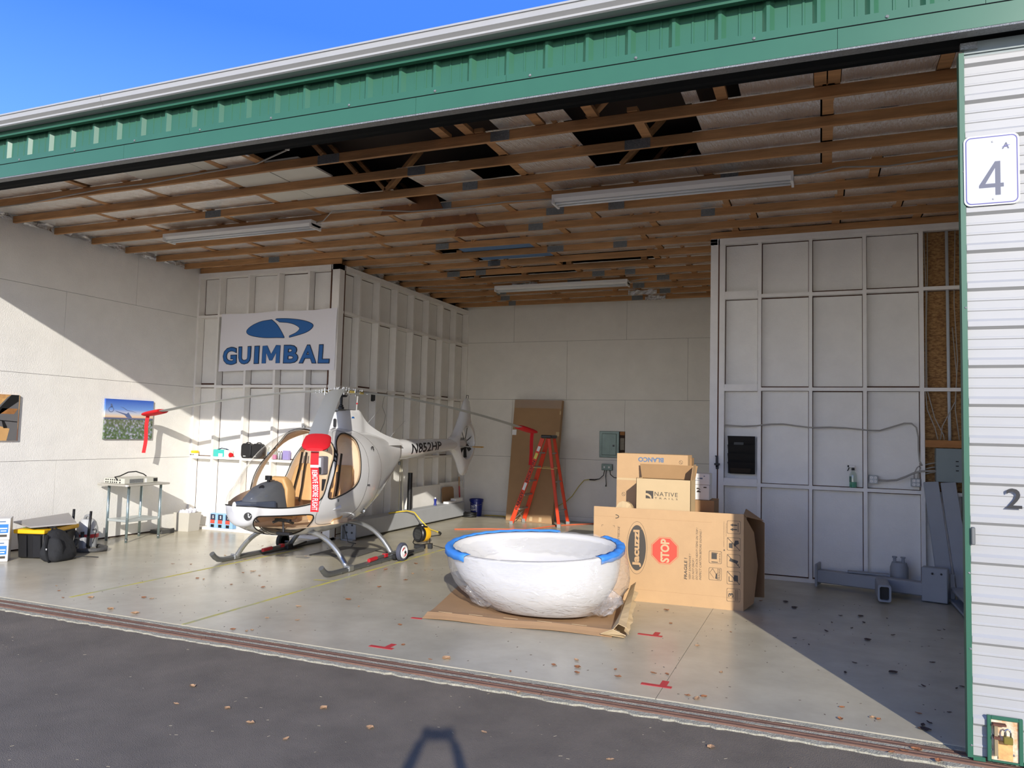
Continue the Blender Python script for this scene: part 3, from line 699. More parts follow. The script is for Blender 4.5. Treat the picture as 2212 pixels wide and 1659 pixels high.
# instrument console, hood and camera
m = MB()
rings = []
for y, z0, z1, wd in ((.16, .80, .845, .09), (.28, .78, .96, .17), (.42, .76, 1.055, .20), (.56, .75, 1.10, .21), (.68, .75, 1.115, .205), (.72, .75, 1.10, .20)):
    rings.append([(HX+wd*(.62+.38*(1-t))*s if True else 0, HY0+y, z0+(z1-z0)*t) for s, t in ((-1, 0), (-1, .35), (-1, .75), (-.8, .95), (-.4, 1), (.4, 1), (.8, .95), (1, .75), (1, .35), (1, 0))])
con = MB().loft(rings).build('instrument_console', charcoal, H, smooth='auto', bevel=.012, seg=2)
MB().loft([[(HX+wd*s, HY0+y, z) for s, z in ((-1, .79), (-.95, .885), (.95, .885), (1, .79))] for y, wd in ((.145, .12), (.44, .235), (.47, .235))]).build('console_base', charc2, con)
m = MB().loft([[(HX+wd*s, HY0+y, z0+(z1-z0)*t) for s, t in ((-1, 0), (-1, .7), (-.6, 1), (.6, 1), (1, .7), (1, 0))] for y, z0, z1, wd in ((.73, .7, 1.15, .17), (.80, .68, 1.17, .175), (.92, .66, 1.10, .16), (.95, .62, .95, .13))])
m.build('console_back', tan, con, smooth='auto', bevel=.02, seg=2)
MB().lathe([(.035, 0), (.035, .004), (0, .008)], (HX+.045, HY0+.41, 1.045), 14, (.2, -.8, .6)).build('air_vent', blackp, con)
cm = MB(); cm.bx((HX+.01, HY0+.57, 1.155), (.075, .05, .055)); cm.bx((HX+.01, HY0+.57, 1.12), (.03, .03, .03)); cm.lathe([(.014, 0), (.014, .01), (0, .012)], (HX+.0, HY0+.545, 1.16), 10, (0, -1, 0))
cm.build('dash_camera', blackp, con, bevel=.004)
# pedals and chin fittings
pd = MB(); pd.tube([(HX+.32, HY0+.70, .60), (HX+.24, HY0+.55, .66), (HX+.16, HY0+.5, .62)], .018, 8); pd.bx((HX+.30, HY0+.52, .655), (.22, .05, .035)); pd.bx((HX+.34, HY0+.50, .50), (.2, .06, .035)); pd.tube([(HX+.30, HY0+.52, .65), (HX+.33, HY0+.50, .51)], .014)
pd.build('pedals', blackp, H, bevel=.004)
# hanging cockpit bag and radio cord
bg_ = MB().bx((HX+.44, HY0+1.08, 1.31), (.10, .13, .24)).build('headset_bag', greyfab, H, bevel=.02, seg=2)
MB().bx((HX+.425, HY0+1.008, 1.35), (.085, .008, .12)).build('document_window', M('pale_card', 'c9cdd2', .4), bg_, bevel=.004)
MB().bx((HX+.43, HY0+1.0, 1.25), (.10, .02, .08)).build('pocket', blackp, bg_, bevel=.01)
MB().bx((HX+.46, HY0+1.1, 1.06), (.055, .03, .15)).build('checklist', blackp, H, bevel=.004)
# panel seams (door outline) as thin proud lines
def seam(pts, name='door_seam', r=.0022, mat=inkd, sub=6, par=None):
    Q = []
    for i in range(len(pts)-1):
        for k in range(sub):
            t = k/sub; y = pts[i][0]+(pts[i+1][0]-pts[i][0])*t; z = pts[i][1]+(pts[i+1][1]-pts[i][1])*t; Q.append((y, z))
    Q.append(pts[-1]); out = []
    for y, z in Q:
        W_, B_, T_, M_ = bsec(y); n = 2.0 if z > M_ else 2.3
        s = min(.9999, max(0, (z-M_)/(T_-M_) if z > M_ else (M_-z)/(M_-B_)))
        out.append((y, z, W_*(1-s**n)**(1/n)))
    for sg_ in (1, -1): MB().tube([(HX+sg_*(x+.001), HY0+y, z) for y, z, x in out], r, 5).build(name, mat, par or fus)
DS = chaikin([(1.60, 1.775), (1.36, 1.66), (1.25, 1.50), (1.145, 1.35), (1.0, 1.1), (.93, .93), (.885, .82), (.89, .66), (.98, .565), (1.2, .545), (1.55, .565), (1.78, .68), (1.86, .85), (1.95, 1.1), (2.0, 1.4), (1.99, 1.62), (1.85, 1.74)], 2)
seam(DS+[DS[0]], sub=2)
seam([(2.10, 1.78), (2.25, 1.70), (2.42, 1.5), (2.47, 1.3), (2.44, 1.1), (2.36, .9), (2.3, .75)], 'cowl_seam', sub=4)
# small fittings near side
def side(y, z, off=.0):
    W_, B_, T_, M_ = bsec(y); n = 2.0 if z > M_ else 2.3
    s = min(.999, max(0, (z-M_)/(T_-M_) if z > M_ else (M_-z)/(M_-B_))); return Vector((HX+W_*(1-s**n)**(1/n)+off, HY0+y, z))
for y, z, d in ((1.95, 1.02, (.012, .07, .018)), (1.23, .86, (.01, .02, .035)), (1.14, 1.52, (.012, .03, .05))):
    MB().bx(side(y, z, .004), d).build('latch_fitting', chrome if y > 1.5 else dsilver, fus, bevel=.002)
a, b, c_ = side(1.16, .74, .003), side(1.30, .73, .003), side(1.30, .80, .003)
MB().add([a, b, c_, side(1.30, .77, .03), side(1.31, .74, .03)], [(0, 1, 2), (0, 3, 4), (0, 3, 2), (0, 4, 1), (3, 4, 1, 2)]).build('air_scoop', heliw, fus)
v = MB(); c0 = side(2.24, 1.5, .002)
for k in range(10):
    a = 2*PI*k/10; v.bx(c0+Vector((.0, .03*math.cos(a), .045*math.sin(a))), (.012, .014, .014))
v.build('vent_ring', blackp, fus)
# nose emblem roundel with lattice
em = MB(); ex, ez = .148, .735
c0 = Vector((HX+.16, HY0+.055, .735)); nn = Vector((.62, -.78, 0)).normalized(); tt = nn.cross(Vector((0, 0, 1)))
er = MB(); er.lathe([(.046, 0), (.046, .012), (.042, .013)], c0-nn*.012, 20, tuple(nn)); er.build('emblem', rubber, fus)
for k in range(10):
    a = random.uniform(0, 6.28); r_ = random.uniform(.006, .032); q = c0+nn*.004+tt*r_*math.cos(a)+Vector((0, 0, 1))*r_*math.sin(a)
    em.bar(q-tt*.008*math.cos(k), q+tt*.008*math.cos(k)+Vector((0, 0, .01*math.sin(k))), .005, .003, nn)
em.build('emblem_pattern', whitep, fus)
# exhaust / tie-down lamp
m = MB(); m.lathe([(.035, 0), (.035, .05), (.028, .052), (.026, .03), (0, .03)], side(2.02, .66, -.02), 14, (1, -.25, -.1)); m.build('exhaust_pipe', chrome, fus, smooth='auto')
# ---- mast cowl
CW = [(1.88, .035, 2.00, 1.60), (1.93, .085, 2.045, 1.6), (2.05, .125, 2.055, 1.6), (2.25, .135, 2.06, 1.6), (2.42, .125, 2.055, 1.6), (2.5, .115, 1.985, 1.55), (2.62, .115, 1.90, 1.5), (2.8, .125, 1.815, 1.45), (3.0, .135, 1.745, 1.4), (3.3, .14, 1.675, 1.35), (3.5, .14, 1.645, 1.3)]
cwy = [c[0] for c in CW]
rings = []
for i in range(34):
    y = 1.88+1.62*i/33; wd = pch(cwy, [c[1] for c in CW], y); zt = pch(cwy, [c[2] for c in CW], y)
    k = 1+max(0, 1-(y-1.88)/.9)*.6
    pts = []
    for t, wk in ((0, 2.0), (.25, 1.55), (.5, 1.25), (.8, 1.02), (.95, .9), (1, .6)):
        pts.append((wd*(1+(wk-1)*min(1, .55+.0*k)), 1.55+(zt-1.55)*t))
    rings.append([(HX-a, HY0+y, b) for a, b in pts]+[(HX+a, HY0+y, b) for a, b in reversed(pts)])
cow = MB().loft(rings).build('mast_cowl', heliw, H, smooth='auto')
ob = MB(); ob.prism([(.09*math.cos(t)*.4, .022*math.sin(t)) for t in [2*PI*k/18 for k in range(18)]], lambda a, b: (HX+.137+.0, 9.31+a, 1.948+b), lambda a, b: (HX+.139, 9.31+a, 1.948+b)).build('logo', bluep, cow)
text('GUIMBAL', bluep, cow, (HX+.1395, 9.25, 1.893), (0, 1, 0), (0, 0, 1), .16, .026, bold=.03)
MB().box(HX-.10, 8.97+.02, 2.045, HX+.10, 9.5, 2.068).build('cowl_cap', dsilver, H, bevel=.004)
MB().bx((HX+.045, 9.0, 1.87), (.05, .03, .12)).build('pitot_housing', blackp, H, bevel=.012)
# ---- mast, swashplate, hub
m = MB(); m.lathe([(.045, 2.05), (.045, 2.10), (.032, 2.11), (.032, 2.13), (.02, 2.135), (.02, 2.26)], (HX, 9.2, 0), 16); m.build('mast', blackp, H, smooth='auto')
MB().lathe([(.07, 2.245), (.085, 2.255), (.085, 2.268), (.07, 2.275), (.05, 2.28)], (HX, 9.2, 0), 24).build('swashplate', blackp, H, smooth='auto')
HUBZ = 2.335
hub = MB(); hub.lathe([(.05, 2.28), (.075, 2.30), (.075, 2.345), (.05, 2.36), (.03, 2.365)], (HX, 9.2, 0), 20)
hubo = hub.build('rotor_hub', silver, H, smooth='auto')
ANG = (R(181.7), R(301.2), R(60.5)); DROOP = (.38, .72, .50); ROOTW = .085
def bl(a, r, s=0, z=0): return Vector((HX+r*math.cos(a)-s*math.sin(a), 9.2+r*math.sin(a)+s*math.cos(a), z))
def bz(r, dr): t = max(0, (r-.3)/3.3); return HUBZ-.01-dr*(t**1.6)
for a, dr in zip(ANG, DROOP):
    m = MB()
    for s in (-.035, .035): m.bar(bl(a, .05, s, HUBZ+.03), bl(a, .34, s*.7, HUBZ-.005), .014, .012)
    m.bar(bl(a, .05, 0, HUBZ-.03), bl(a, .34, 0, HUBZ-.03), .05, .012); m.build('blade_arm', silver, hubo, bevel=.003)
    for r_ in (.06, .10, .20, .31):
        for s in (-.03, .03): MB().lathe([(.010, -.03), (.010, .018), (.006, .02), (.006, .03), (0, .031)], bl(a, r_, s, HUBZ+.03-.1*r_), 8).build('bolt', chrome, hubo, smooth='auto')
    MB().lathe([(.028, -.02), (.03, 0), (.028, .06), (.018, .07)], bl(a, .14, 0, HUBZ-.01), 12, (math.cos(a), math.sin(a), 0)).build('damper', gold, hubo, smooth='auto')
    MB().lathe([(.012, -.055), (.012, .045)], bl(a, .25, .05, HUBZ-.01), 8).build('hinge_pin', chrome, hubo, smooth='auto')
    MB().lathe([(.02, 0), (.02, .05)], bl(a, .28, -.03, HUBZ-.015), 10, (math.cos(a), math.sin(a), 0)).build('bearing', gold, hubo, smooth='auto')
    # pitch link
    MB().tube([bl(a, .12, .12, 2.27), bl(a, .20, .10, HUBZ-.03)], .009, 8).build('pitch_link', whites, hubo)
    rings = []
    for i in range(29):
        r_ = .32+3.28*i/28; ch = .19*min(1, .42+.58*min(1, (r_-.32)/.25)); z = bz(r_, dr); th = .017
        tw = R(6-4*i/28)
        prof = [(-.5, 0), (-.42, .5), (-.15, 1), (.2, .6), (.5, .05), (.5, -.05), (.2, -.45), (-.15, -.8), (-.42, -.5)]
        sgn = -1
        rings.append([bl(a, r_, sgn*(p*ch*math.cos(tw))-.01, z+q*th-sgn*p*ch*math.sin(tw)*-.0) for p, q in prof])
    o = MB().loft(rings).build('rotor_blade', bladeg, H, smooth='auto')
    for r_ in (.36, .42): MB().lathe([(.012, -.02), (.012, .018), (0, .02)], bl(a, r_, .02, bz(r_, dr)), 8).build('blade_bolt', chrome, o)
MB().tube([(HX+.09, 9.46, 2.06), (HX+.13, 9.42, 2.27)], .011, 8).build('push_rod', whites, H)
MB().tube([(HX+.109, 9.441, 2.155), (HX+.113, 9.437, 2.175)], .0125, 8).build('push_rod_band', redd, H)
# ---- tail boom, fin with fan
bm_y = [3.42, 3.6, 3.9, 4.3, 4.8, 5.3, 5.7, 6.1]
rings = []
for y, rr, zc in ((3.36, .16, 1.47), (3.5, .17, 1.468), (3.55, .172, 1.468), (3.9, .166, 1.478), (4.4, .15, 1.50), (4.9, .133, 1.52), (5.3, .118, 1.535), (5.7, .103, 1.545), (6.1, .085, 1.555)):
    rings.append([(HX+rr*.92*math.cos(2*PI*k/28), HY0+y, zc+rr*math.sin(2*PI*k/28)) for k in range(28)])
boom = MB().loft(rings).build('tail_boom', heliw, H, smooth='auto')
def boomfn(p, q, sgn=1):
    y = 3.90+p; t = (y-3.9)/1.8; rr = .166-.063*t; zc = 1.478+.067*t
    th = (q-.085*(1-.25*t))*(1.0-.22*t)/rr; return Vector((HX+sgn*(rr*.92+.004)*math.cos(th), HY0+y, zc+.005+(rr+.004)*math.sin(th)))
vs, fs, x0, x1, y0, y1 = glyphs('N852HP', .022, .04, 1.05)
bm = bmesh.new(); vl = [bm.verts.new(((v_.x-x0)/(x1-x0)*1.12, (v_.y-y0)/(y1-y0)*.175, 0)) for v_ in vs]
for f in fs:
    try: bm.faces.new([vl[i] for i in f])
    except ValueError: pass
bmesh.ops.triangulate(bm, faces=bm.faces[:])
for _ in range(3):
    es = [e for e in bm.edges if e.calc_length() > .03]
    if es: bmesh.ops.subdivide_edges(bm, edges=es, cuts=1); bmesh.ops.triangulate(bm, faces=bm.faces[:])
m = MB(); bm.verts.index_update(); m.add([boomfn(v_.co.x, v_.co.y) for v_ in bm.verts], [tuple(v_.index for v_ in f.verts) for f in bm.faces]); bm.free()
m.build('registration', navy, boom, recalc=False)
# fin: outline ring against the duct hole
FC = (13.27, 1.585); FR = .31
FO = [(12.60, 1.65), (12.86, 1.73), (13.02, 1.90), (13.10, 2.05), (13.17, 2.22), (13.24, 2.40), (13.32, 2.45), (13.47, 2.44), (13.48, 2.3), (13.46, 2.15), (13.47, 2.04), (13.58, 1.95), (13.69, 1.80), (13.73, 1.62), (13.70, 1.42), (13.61, 1.27), (13.49, 1.17), (13.42, 1.08), (13.40, .95), (13.20, .94), (13.15, 1.05), (13.08, 1.18), (12.95, 1.33), (12.80, 1.42), (12.60, 1.45)]
FO = chaikin(FO, 2)
def finthick(y, z):
    d = math.hypot(y-FC[0], z-FC[1]); return .095 if d < .48 else max(.035, .095-.11*(d-.48))
n = len(FO)
hole = []
for (y, z) in FO:
    a = math.atan2(z-FC[1], y-FC[0]); hole.append((FC[0]+FR*math.cos(a), FC[1]+FR*math.sin(a)))
def lp(t): return [((h[0]+(o[0]-h[0])*t), (h[1]+(o[1]-h[1])*t)) for o, h in zip(FO, hole)]
rg = []
for t, xs, ex_ in ((0, 0, 0), (0, .78, 0), (.05, 1.0, 0), (.3, 1.0, 0), (.75, .75, 0), (.93, .42, 0), (1, .0, 0)):
    rg.append([(HX+finthick(*p)*xs, p[0], p[1]) for p in lp(t)])
full = rg[1:]+[[(2*HX-p[0], p[1], p[2]) for p in r_] for r_ in reversed(rg[1:-1])]
full.append(full[0])
fin = MB(); N_ = len(full)-1
vs = [p for r_ in full[:-1] for p in r_]; fs = []
for i in range(N_):
    for j in range(n):
        k = (j+1) % n; i2 = (i+1) % N_
        fs.append((i*n+j, i*n+k, i2*n+k, i2*n+j))
fin.add(vs, fs); fo = fin.build('tail_fin', heliw, H, smooth='auto')
# fan
fm = MB()
for k in range(7):
    a = 2*PI*k/7+.35; d = Vector((0, math.cos(a), math.sin(a))); t_ = Vector((0, -math.sin(a), math.cos(a)))
    p0 = Vector((HX+.035, *FC)); b0 = p0+d*.08; b1 = p0+d*.295
    x_ = Vector((1, 0, 0)); q = (t_*.8+x_*.6)
    fm.add([b0-q*.028-x_*.003, b0+q*.028-x_*.003, b1+q*.034-x_*.002, b1-q*.034-x_*.002, b0-q*.028+x_*.003, b0+q*.028+x_*.003, b1+q*.034+x_*.002, b1-q*.034+x_*.002], [(0, 1, 2, 3), (7, 6, 5, 4), (0, 4, 5, 1), (1, 5, 6, 2), (2, 6, 7, 3), (3, 7, 4, 0)])
fm.build('tail_fan', rubber, fo)
fh = MB(); fh.lathe([(.09, -.06), (.095, 0), (.085, .04), (.03, .075), (0, .08)], (HX, *FC), 20, (1, 0, 0)); fh.bar((HX-.02, FC[0]-.3, FC[1]-.02), (HX-.02, FC[0]+.3, FC[1]-.02), .03, .03); fh.build('fan_hub', silver, fo, smooth='auto')
MB().tube([(HX, 13.36, 2.44), (HX, 13.37, 2.50), (HX, 13.45, 2.50), (HX, 13.46, 2.44)], .006, 6).build('fin_light_guard', rubber, fo)
MB().tube([(HX, 13.23, .96), (HX, 13.24, .85), (HX, 13.29, .72), (HX, 13.35, .72), (HX, 13.36, .85), (HX, 13.34, .96)], .009, 8).build('tail_guard', whites, fo)
# stabilizer
st = MB()
for sg_ in (1,):
    st.loft([[(HX+x, 13.0+y*.09, 1.512+q*.012) for y, q in ((-1, 0), (-.4, 1), (.5, .6), (1, 0), (.5, -.6), (-.4, -1))] for x in (-.52, .36)])
so2 = st.build('stabilizer', heliw, H, smooth='auto')
MB().loft([[(HX+x, 13.0+y*.0905*w_, 1.512+q*.0135) for y, q in ((-1, 0), (-.4, 1), (.5, .6), (1, 0), (.5, -.6), (-.4, -1))] for x, w_ in ((.36, 1), (.535, .9))]).build('stabilizer_tip', M('yellow_paint', 'c9982c', .4), so2, smooth='auto')
# ---- landing gear
for sx_, ya in ((.91, 7.62), (-.90, 7.77)):
    x = HX+sx_
    pts = [(x, ya, .135), (x, ya+.05, .085), (x, ya+.11, .05), (x, ya+.2, .034), (x, ya+.35, .033), (x, 9.0, .033), (x, 10.1, .033)]
    o = MB().tube(pts, [.034, .035, .036]+[.034]*4, 12).build('skid', dsilver, H, smooth='auto')
    for yb_ in (8.2, 9.3): MB().bx((x, yb_, .045), (.085, .11, .075)).build('clamp', silver, o, bevel=.01)
    for yb_ in (8.0, 8.4, 8.6, 8.9, 9.1): MB().lathe([(.008, 0), (.008, .01), (0, .012)], (x+.033*(1 if sx_ > 0 else -1), yb_, .02), 6, (1, 0, 0)).build('skid_bolt', chrome, o)
for yb_, zm_ in ((8.2, .47), (9.3, .47)):
    P = []
    for i in range(25):
        t = -1+2*i/24; a = abs(t)
        x = HX+.87*t/1.0*(1-.0*a)
        z = .06+(zm_-.06)*(1-a**3.2)
        P.append((x, yb_, z))
    MB().tube(P, .033, 12).build('cross_tube', silver if yb_ > 9 else silver, H, smooth='auto')
MB().tube([(HX, 9.85, 1.84), (HX+.03, 10.2, 2.12)], .0025, 5).build('antenna', whites, H)
MB().tube([(HX, 10.55, 1.66), (HX+.05, 10.95, 1.95)], .0025, 5).build('antenna', whites, H)
MB().lathe([(.02, 0), (.02, .025), (0, .03)], (HX, 8.37, 1.79), 10).build('roof_sensor', dsilver, H)
MB().tube([(HX, 10.9, 1.28), (HX, 10.9, 1.22)], .02, 8).build('drain', dsilver, H)
# ---- blade covers with streamers
fill = MB()
def cover(a, dr, length, label, wid, lettered, lean=0):
    p = bl(a, 3.62, 0, bz(3.6, dr))
    t = T('blade_cover', label, 'rotor blade cover', p, 'red covers on the rotor blade tips')
    rings = []; sl = (bz(3.3, dr)-bz(3.6, dr))/.3
    for r_, cw_, hh in ((3.30, .115, .03), (3.33, .128, .036), (3.42, .135, .038), (3.55, .135, .036), (3.62, .115, .03), (3.66, .08, .015)):
        z = bz(r_, dr)
        rings.append([bl(a, r_, cw_*math.copysign(abs(math.cos(q))**.75, math.cos(q)), z+hh*math.sin(q)) for q in [2*PI*k/18 for k in range(18)]])
    MB().loft(rings).build('sock', redf, t, smooth='auto')
    # streamer hanging, facing the opening
    z0 = p.z-.02; base = bl(a, 3.6, 0, 0); vs = []; nx = 24
    rv = Vector((.88, .46, 0)) if lettered else Vector((.8, .6, 0))
    for i in range(nx+1):
        q = i/nx
        c_ = base+rv*(lean*q)+Vector((0, -.01*math.sin(q*7), 0))
        for s in (-1, 1): vs.append((c_.x+rv.x*s*wid/2, c_.y+rv.y*s*wid/2, z0-length*q))
    def strip_(i0, i1, mat, name):
        return MB().add(vs[2*i0:2*i1+2], [(2*i, 2*i+1, 2*i+3, 2*i+2) for i in range(i1-i0)]).build(name, mat, t, recalc=False)
    if not lettered: strip_(0, nx, redf, 'streamer'); return
    strip_(0, 1, whitep, 'buckle_band'); strip_(1, 6, redf, 'upper_strap'); strip_(6, 7, whitep, 'buckle_band'); st_ = strip_(7, nx, redf, 'streamer')
    zt = z0-length*8/nx; L = length*(nx-8.7)/nx; off = Vector((rv.y, -rv.x, 0))*.003
    def fn(p_, q_):      # p along the strip downwards, q across
        f = (z0-(zt-p_))/length; c_ = base+rv*(lean*f)+Vector((0, -.01*math.sin(f*7), 0))
        v_ = c_+rv*(q_-wid*.34)+off*1; v_.z = zt-p_; return v_
    vs2, fs2, x0, x1, y0, y1 = glyphs('REMOVE BEFORE FLIGHT', .012, 0, 1.08)
    MB().add([fn((v_.x-x0)/(x1-x0)*L, (v_.y-y0)/(y1-y0)*wid*.68) for v_ in vs2], fs2).build('lettering', whitep, st_, recalc=False)
cover(ANG[0], DROOP[0], .60, 'red cover with plain streamer on the left blade tip before the meadow picture', .055, False, -.03)
cover(ANG[1], DROOP[1], .60, 'red cover with long white-lettered streamer on the blade tip before the canopy', .078, True, .02)
cover(ANG[2], DROOP[2], .56, 'red cover with a plain streamer on the blade tip by the orange stepladder', .06, False, -.02)
# ---- ground handling wheels
def gwheel(x, y, label, face):
    t = T('handling_wheel', label, 'wheel', (x, y, 0), 'ground handling wheels on the skids')
    s = face
    MB().lathe([(.085, -.03), (.118, -.028), (.125, -.02), (.125, .02), (.118, .028), (.085, .03)], (x+s*.045, y, .125), 28, (1, 0, 0)).build('tyre', M('tyre_'+str(len(MATS)), '4c4f5e' if s > 0 else '17181a', .6), t, smooth='auto')
    hb = MB().lathe([(.0, -.03), (.088, -.03), (.088, .036), (.074, .042), (.066, .0325), (.03, .0325), (.028, .046), (0, .048)], (x+s*.045, y, .125), 24, (s, 0, 0)).build('rim', whitep if s > 0 else M('green_rim', '2b5a48', .5), t, smooth='auto')
    for a in (R(120), R(-60)):
        P = [(x+s*.0805, y+.056*math.cos(a+q), .125+.056*math.sin(a+q)) for q in (-.7, -.35, 0, .35, .7)]; MB().tube(P, .010, 5, flat=.3).build('rim_stripe', redd, hb)
    MB().lathe([(.018, 0), (.018, .012), (0, .014)], (x+s*.092, y, .125), 10, (s, 0, 0)).build('axle_cap', rubber, hb)
    MB().tube([(x, y, .12), (x-s*.06, y, .12), (x-s*.10, y-.08, .10), (x-s*.10, y-.42, .088)], .017, 8).build('arm', dsilver, t)
    MB().tube([(x-s*.10, y-.42, .088), (x-s*.10, y-.60, .08)], .026, 10).build('grip', redd, t, smooth='auto')
    MB().bx((x-s*.10, y-.2, .095), (.05, .07, .045)).build('red_clamp', redd, t)
    b = MB(); b.bx((x-s*.04, y+.22, .06), (.13, .32, .03), Matrix.Rotation(.12, 3, 'X')); b.bx((x-s*.06, y+.02, .05), (.05, .12, .07)); b.build('foot_plate', blackp, t, bevel=.006)
gwheel(-5.37, 9.22, 'white-rimmed grey handling wheel with a red grip on the near skid', 1)
gwheel(-7.28, 9.2, 'black-tyred handling wheel with a green rim on the far skid', -1)
# ================================================================== ON THE FLOOR, RIGHT HALF
# ---- bathtub
def ell(cx, cy, a, b, z, rot, n=64, e=2.15, tilt=None):
    P = []
    for k in range(n):
        q = 2*PI*k/n; c, s = math.cos(q), math.sin(q)
        x = a*math.copysign(abs(c)**(2/e), c); y = b*math.copysign(abs(s)**(2/e), s)
        P.append(Vector((cx+x*math.cos(rot)-y*math.sin(rot), cy+x*math.sin(rot)+y*math.cos(rot), z(x, y) if callable(z) else z)))
    return P
TR = R(7)
def rimz(x, y): return .655+.20*y+.035*x+.0*abs(x)
rimP = lambda k, dz, n=64: ell(-2.68+.0, 7.25, .875*k, .455*(k if k > 1 else 1-(1-k)*1.9), lambda x, y: rimz(x, y)+dz, TR, n)
baseP = lambda k, z, n=64: ell(-2.555, 7.24, .49*k, .34*k, z, TR, n)
def mixr(A, B, t, bulge=0):
    c = Vector((-2.55, 7.25, 0)); out = []
    for p, q in zip(A, B):
        m_ = p.lerp(q, t); d = Vector((m_.x-c.x, m_.y-c.y, 0)); L = d.length
        out.append(m_+d/L*bulge if L else m_)
    return out
tub = T('bathtub', 'white oval freestanding bathtub wrapped in clear plastic, on flattened cardboard', 'bathtub', (-2.55, 7.25, .03))
O = []
A, B = rimP(1.0, 0), baseP(1.0, .055)
O.append(baseP(.3, .055)); O.append(baseP(.9, .05)); O.append(B)
for t in (.93, .85, .75, .62, .5, .38, .25, .12, .04): O.append(mixr(A, B, t, .125*math.sin(PI*min(1, t*1.05))**.8*t**.3))
O += [rimP(1.0, -.012), rimP(1.0, 0), rimP(.985, .008), rimP(.955, .006), rimP(.94, -.01)]
Ai, Bi = rimP(.94, -.01), baseP(.72, .17)
for t in (.08, .2, .35, .5, .65, .8, .92, 1): O.append(mixr(Ai, Bi, t, .10*math.sin(PI*t)))
O.append(baseP(.5, .15)); O.append(baseP(.2, .148))
MB().loft(O).build('tub_shell', acry, tub, smooth=True)
text('OLO', inkd, tub, (-2.90, 6.815, .10), (.98, .16, 0), (-.05, -.35, .93), .075, .016, 'mark')
# plastic wrap, outside and inside drape
wr_ = T('plastic_wrap', 'crinkled clear plastic sheet wrapped over and around the white bathtub', 'plastic sheet', (-2.55, 7.25, .03))
random.seed(5)
rg = []; n = 96; A, B = rimP(1.012, .012, n), baseP(1.02, .055, n)
ph = [random.uniform(0, 6.28) for _ in range(8)]
for t in (.02, .06, .14, .24, .35, .46, .58, .7, .8, .9, .97):
    Rr = mixr(A, B, t, .125*math.sin(PI*min(1, t*1.05))**.8*t**.3+.012)
    c = Vector((-2.55, 7.25, 0)); out = []
    for k, p in enumerate(Rr):
        q = 2*PI*k/n; d = Vector((p.x-c.x, p.y-c.y, 0)).normalized()
        endw = abs(math.cos(q))**3          # plastic stands off at both ends
        w_ = .003*math.sin(9*q+ph[0]+6*t)+.002*math.sin(17*q+ph[1]-9*t)+random.uniform(-.0015, .0015)
        off = endw*(.02+.08*math.sin(PI*t)*(t) +.05*t)+max(0, w_)*(1+2*t)
        if math.sin(q) > .0: off += .01
        z = p.z
        out.append(p+d*off)
    rg.append(out)
MB().loft(rg, caps=False).build('outer_sheet', film, wr_, smooth=True)
rg = []
A = rimP(1.01, .014, n); Bc = [Vector((-2.6, 7.3, .50))]*n
for t in (0, .05, .12, .2, .3):
    out = []
    for k, p in enumerate(A):
        q = 2*PI*k/n; c = Vector((-2.63, 7.25, .56)); m_ = p.lerp(c, t); front = max(0, -math.sin(q))
        m_.z += -.16*math.sin(PI*t)*(1-.4*front)+random.uniform(-.006, .006)+.007*math.sin(23*q+ph[2]) ; out.append(m_)
    rg.append(out)
MB().loft(rg, caps=False).build('rim_sheet', film, wr_, smooth=True)
# bunched plastic ends
for s, (px, py) in ((-1, (-3.14, 7.02)), (1, (-1.92, 7.2))):
    rg = []
    for i, (z, r_) in enumerate(((.34, .04), (.28, .07), (.22, .08), (.17, .07), (.12, .09), (.085, .04))):
        rg.append([Vector((px+s*(.02+.06*math.sin(i))+r_*math.cos(q)*(1+.45*math.sin(5*q+i)), py+r_*.6*math.sin(q)*(1+.4*math.cos(7*q+i)), z-.02)) for q in [2*PI*k/26 for k in range(26)]])
    MB().loft(rg, caps=False).build('bunched_end', film, wr_, smooth=True)
# blue tape along the rim (3 lengths)
tt_ = ((0.10, 0.30, .55), (0, 0, 0))
def tape(q0, q1, label, wid=.045):
    m = MB(); n = 26; vs = []
    for i in range(n+1):
        q = q0+(q1-q0)*i/n; e = 2.15
        for k, dz in ((1.05, -wid*.85), (1.05, .014), (1.01, .028), (.955, .022)):
            c, s = math.cos(q), math.sin(q); kk = k
            a_, b_ = .875*kk, .455*(kk if kk > 1 else 1-(1-kk)*1.9)
            x = a_*math.copysign(abs(c)**(2/e), c); y = b_*math.copysign(abs(s)**(2/e), s)
            vs.append((-2.68+x*math.cos(TR)-y*math.sin(TR), 7.25+x*math.sin(TR)+y*math.cos(TR), rimz(x, y)+dz+.004*math.sin(q*31)))
    m.add(vs, [(i*4+j, i*4+j+1, (i+1)*4+j+1, (i+1)*4+j) for i in range(n) for j in range(3)])
    o = m.build('tape_strip', btape, None, smooth='auto'); s_ = o.modifiers.new('s', 'SOLIDIFY'); s_.thickness = .003
    tag(o, label, 'tape', 'blue tape on the tub rim'); setorg(o, vs[n//2*4]); return o
tape(R(80), R(230), 'blue tape strip along the back left and left end of the tub rim')
tape(R(-38), R(42), 'blue tape strip round the right end of the tub rim')
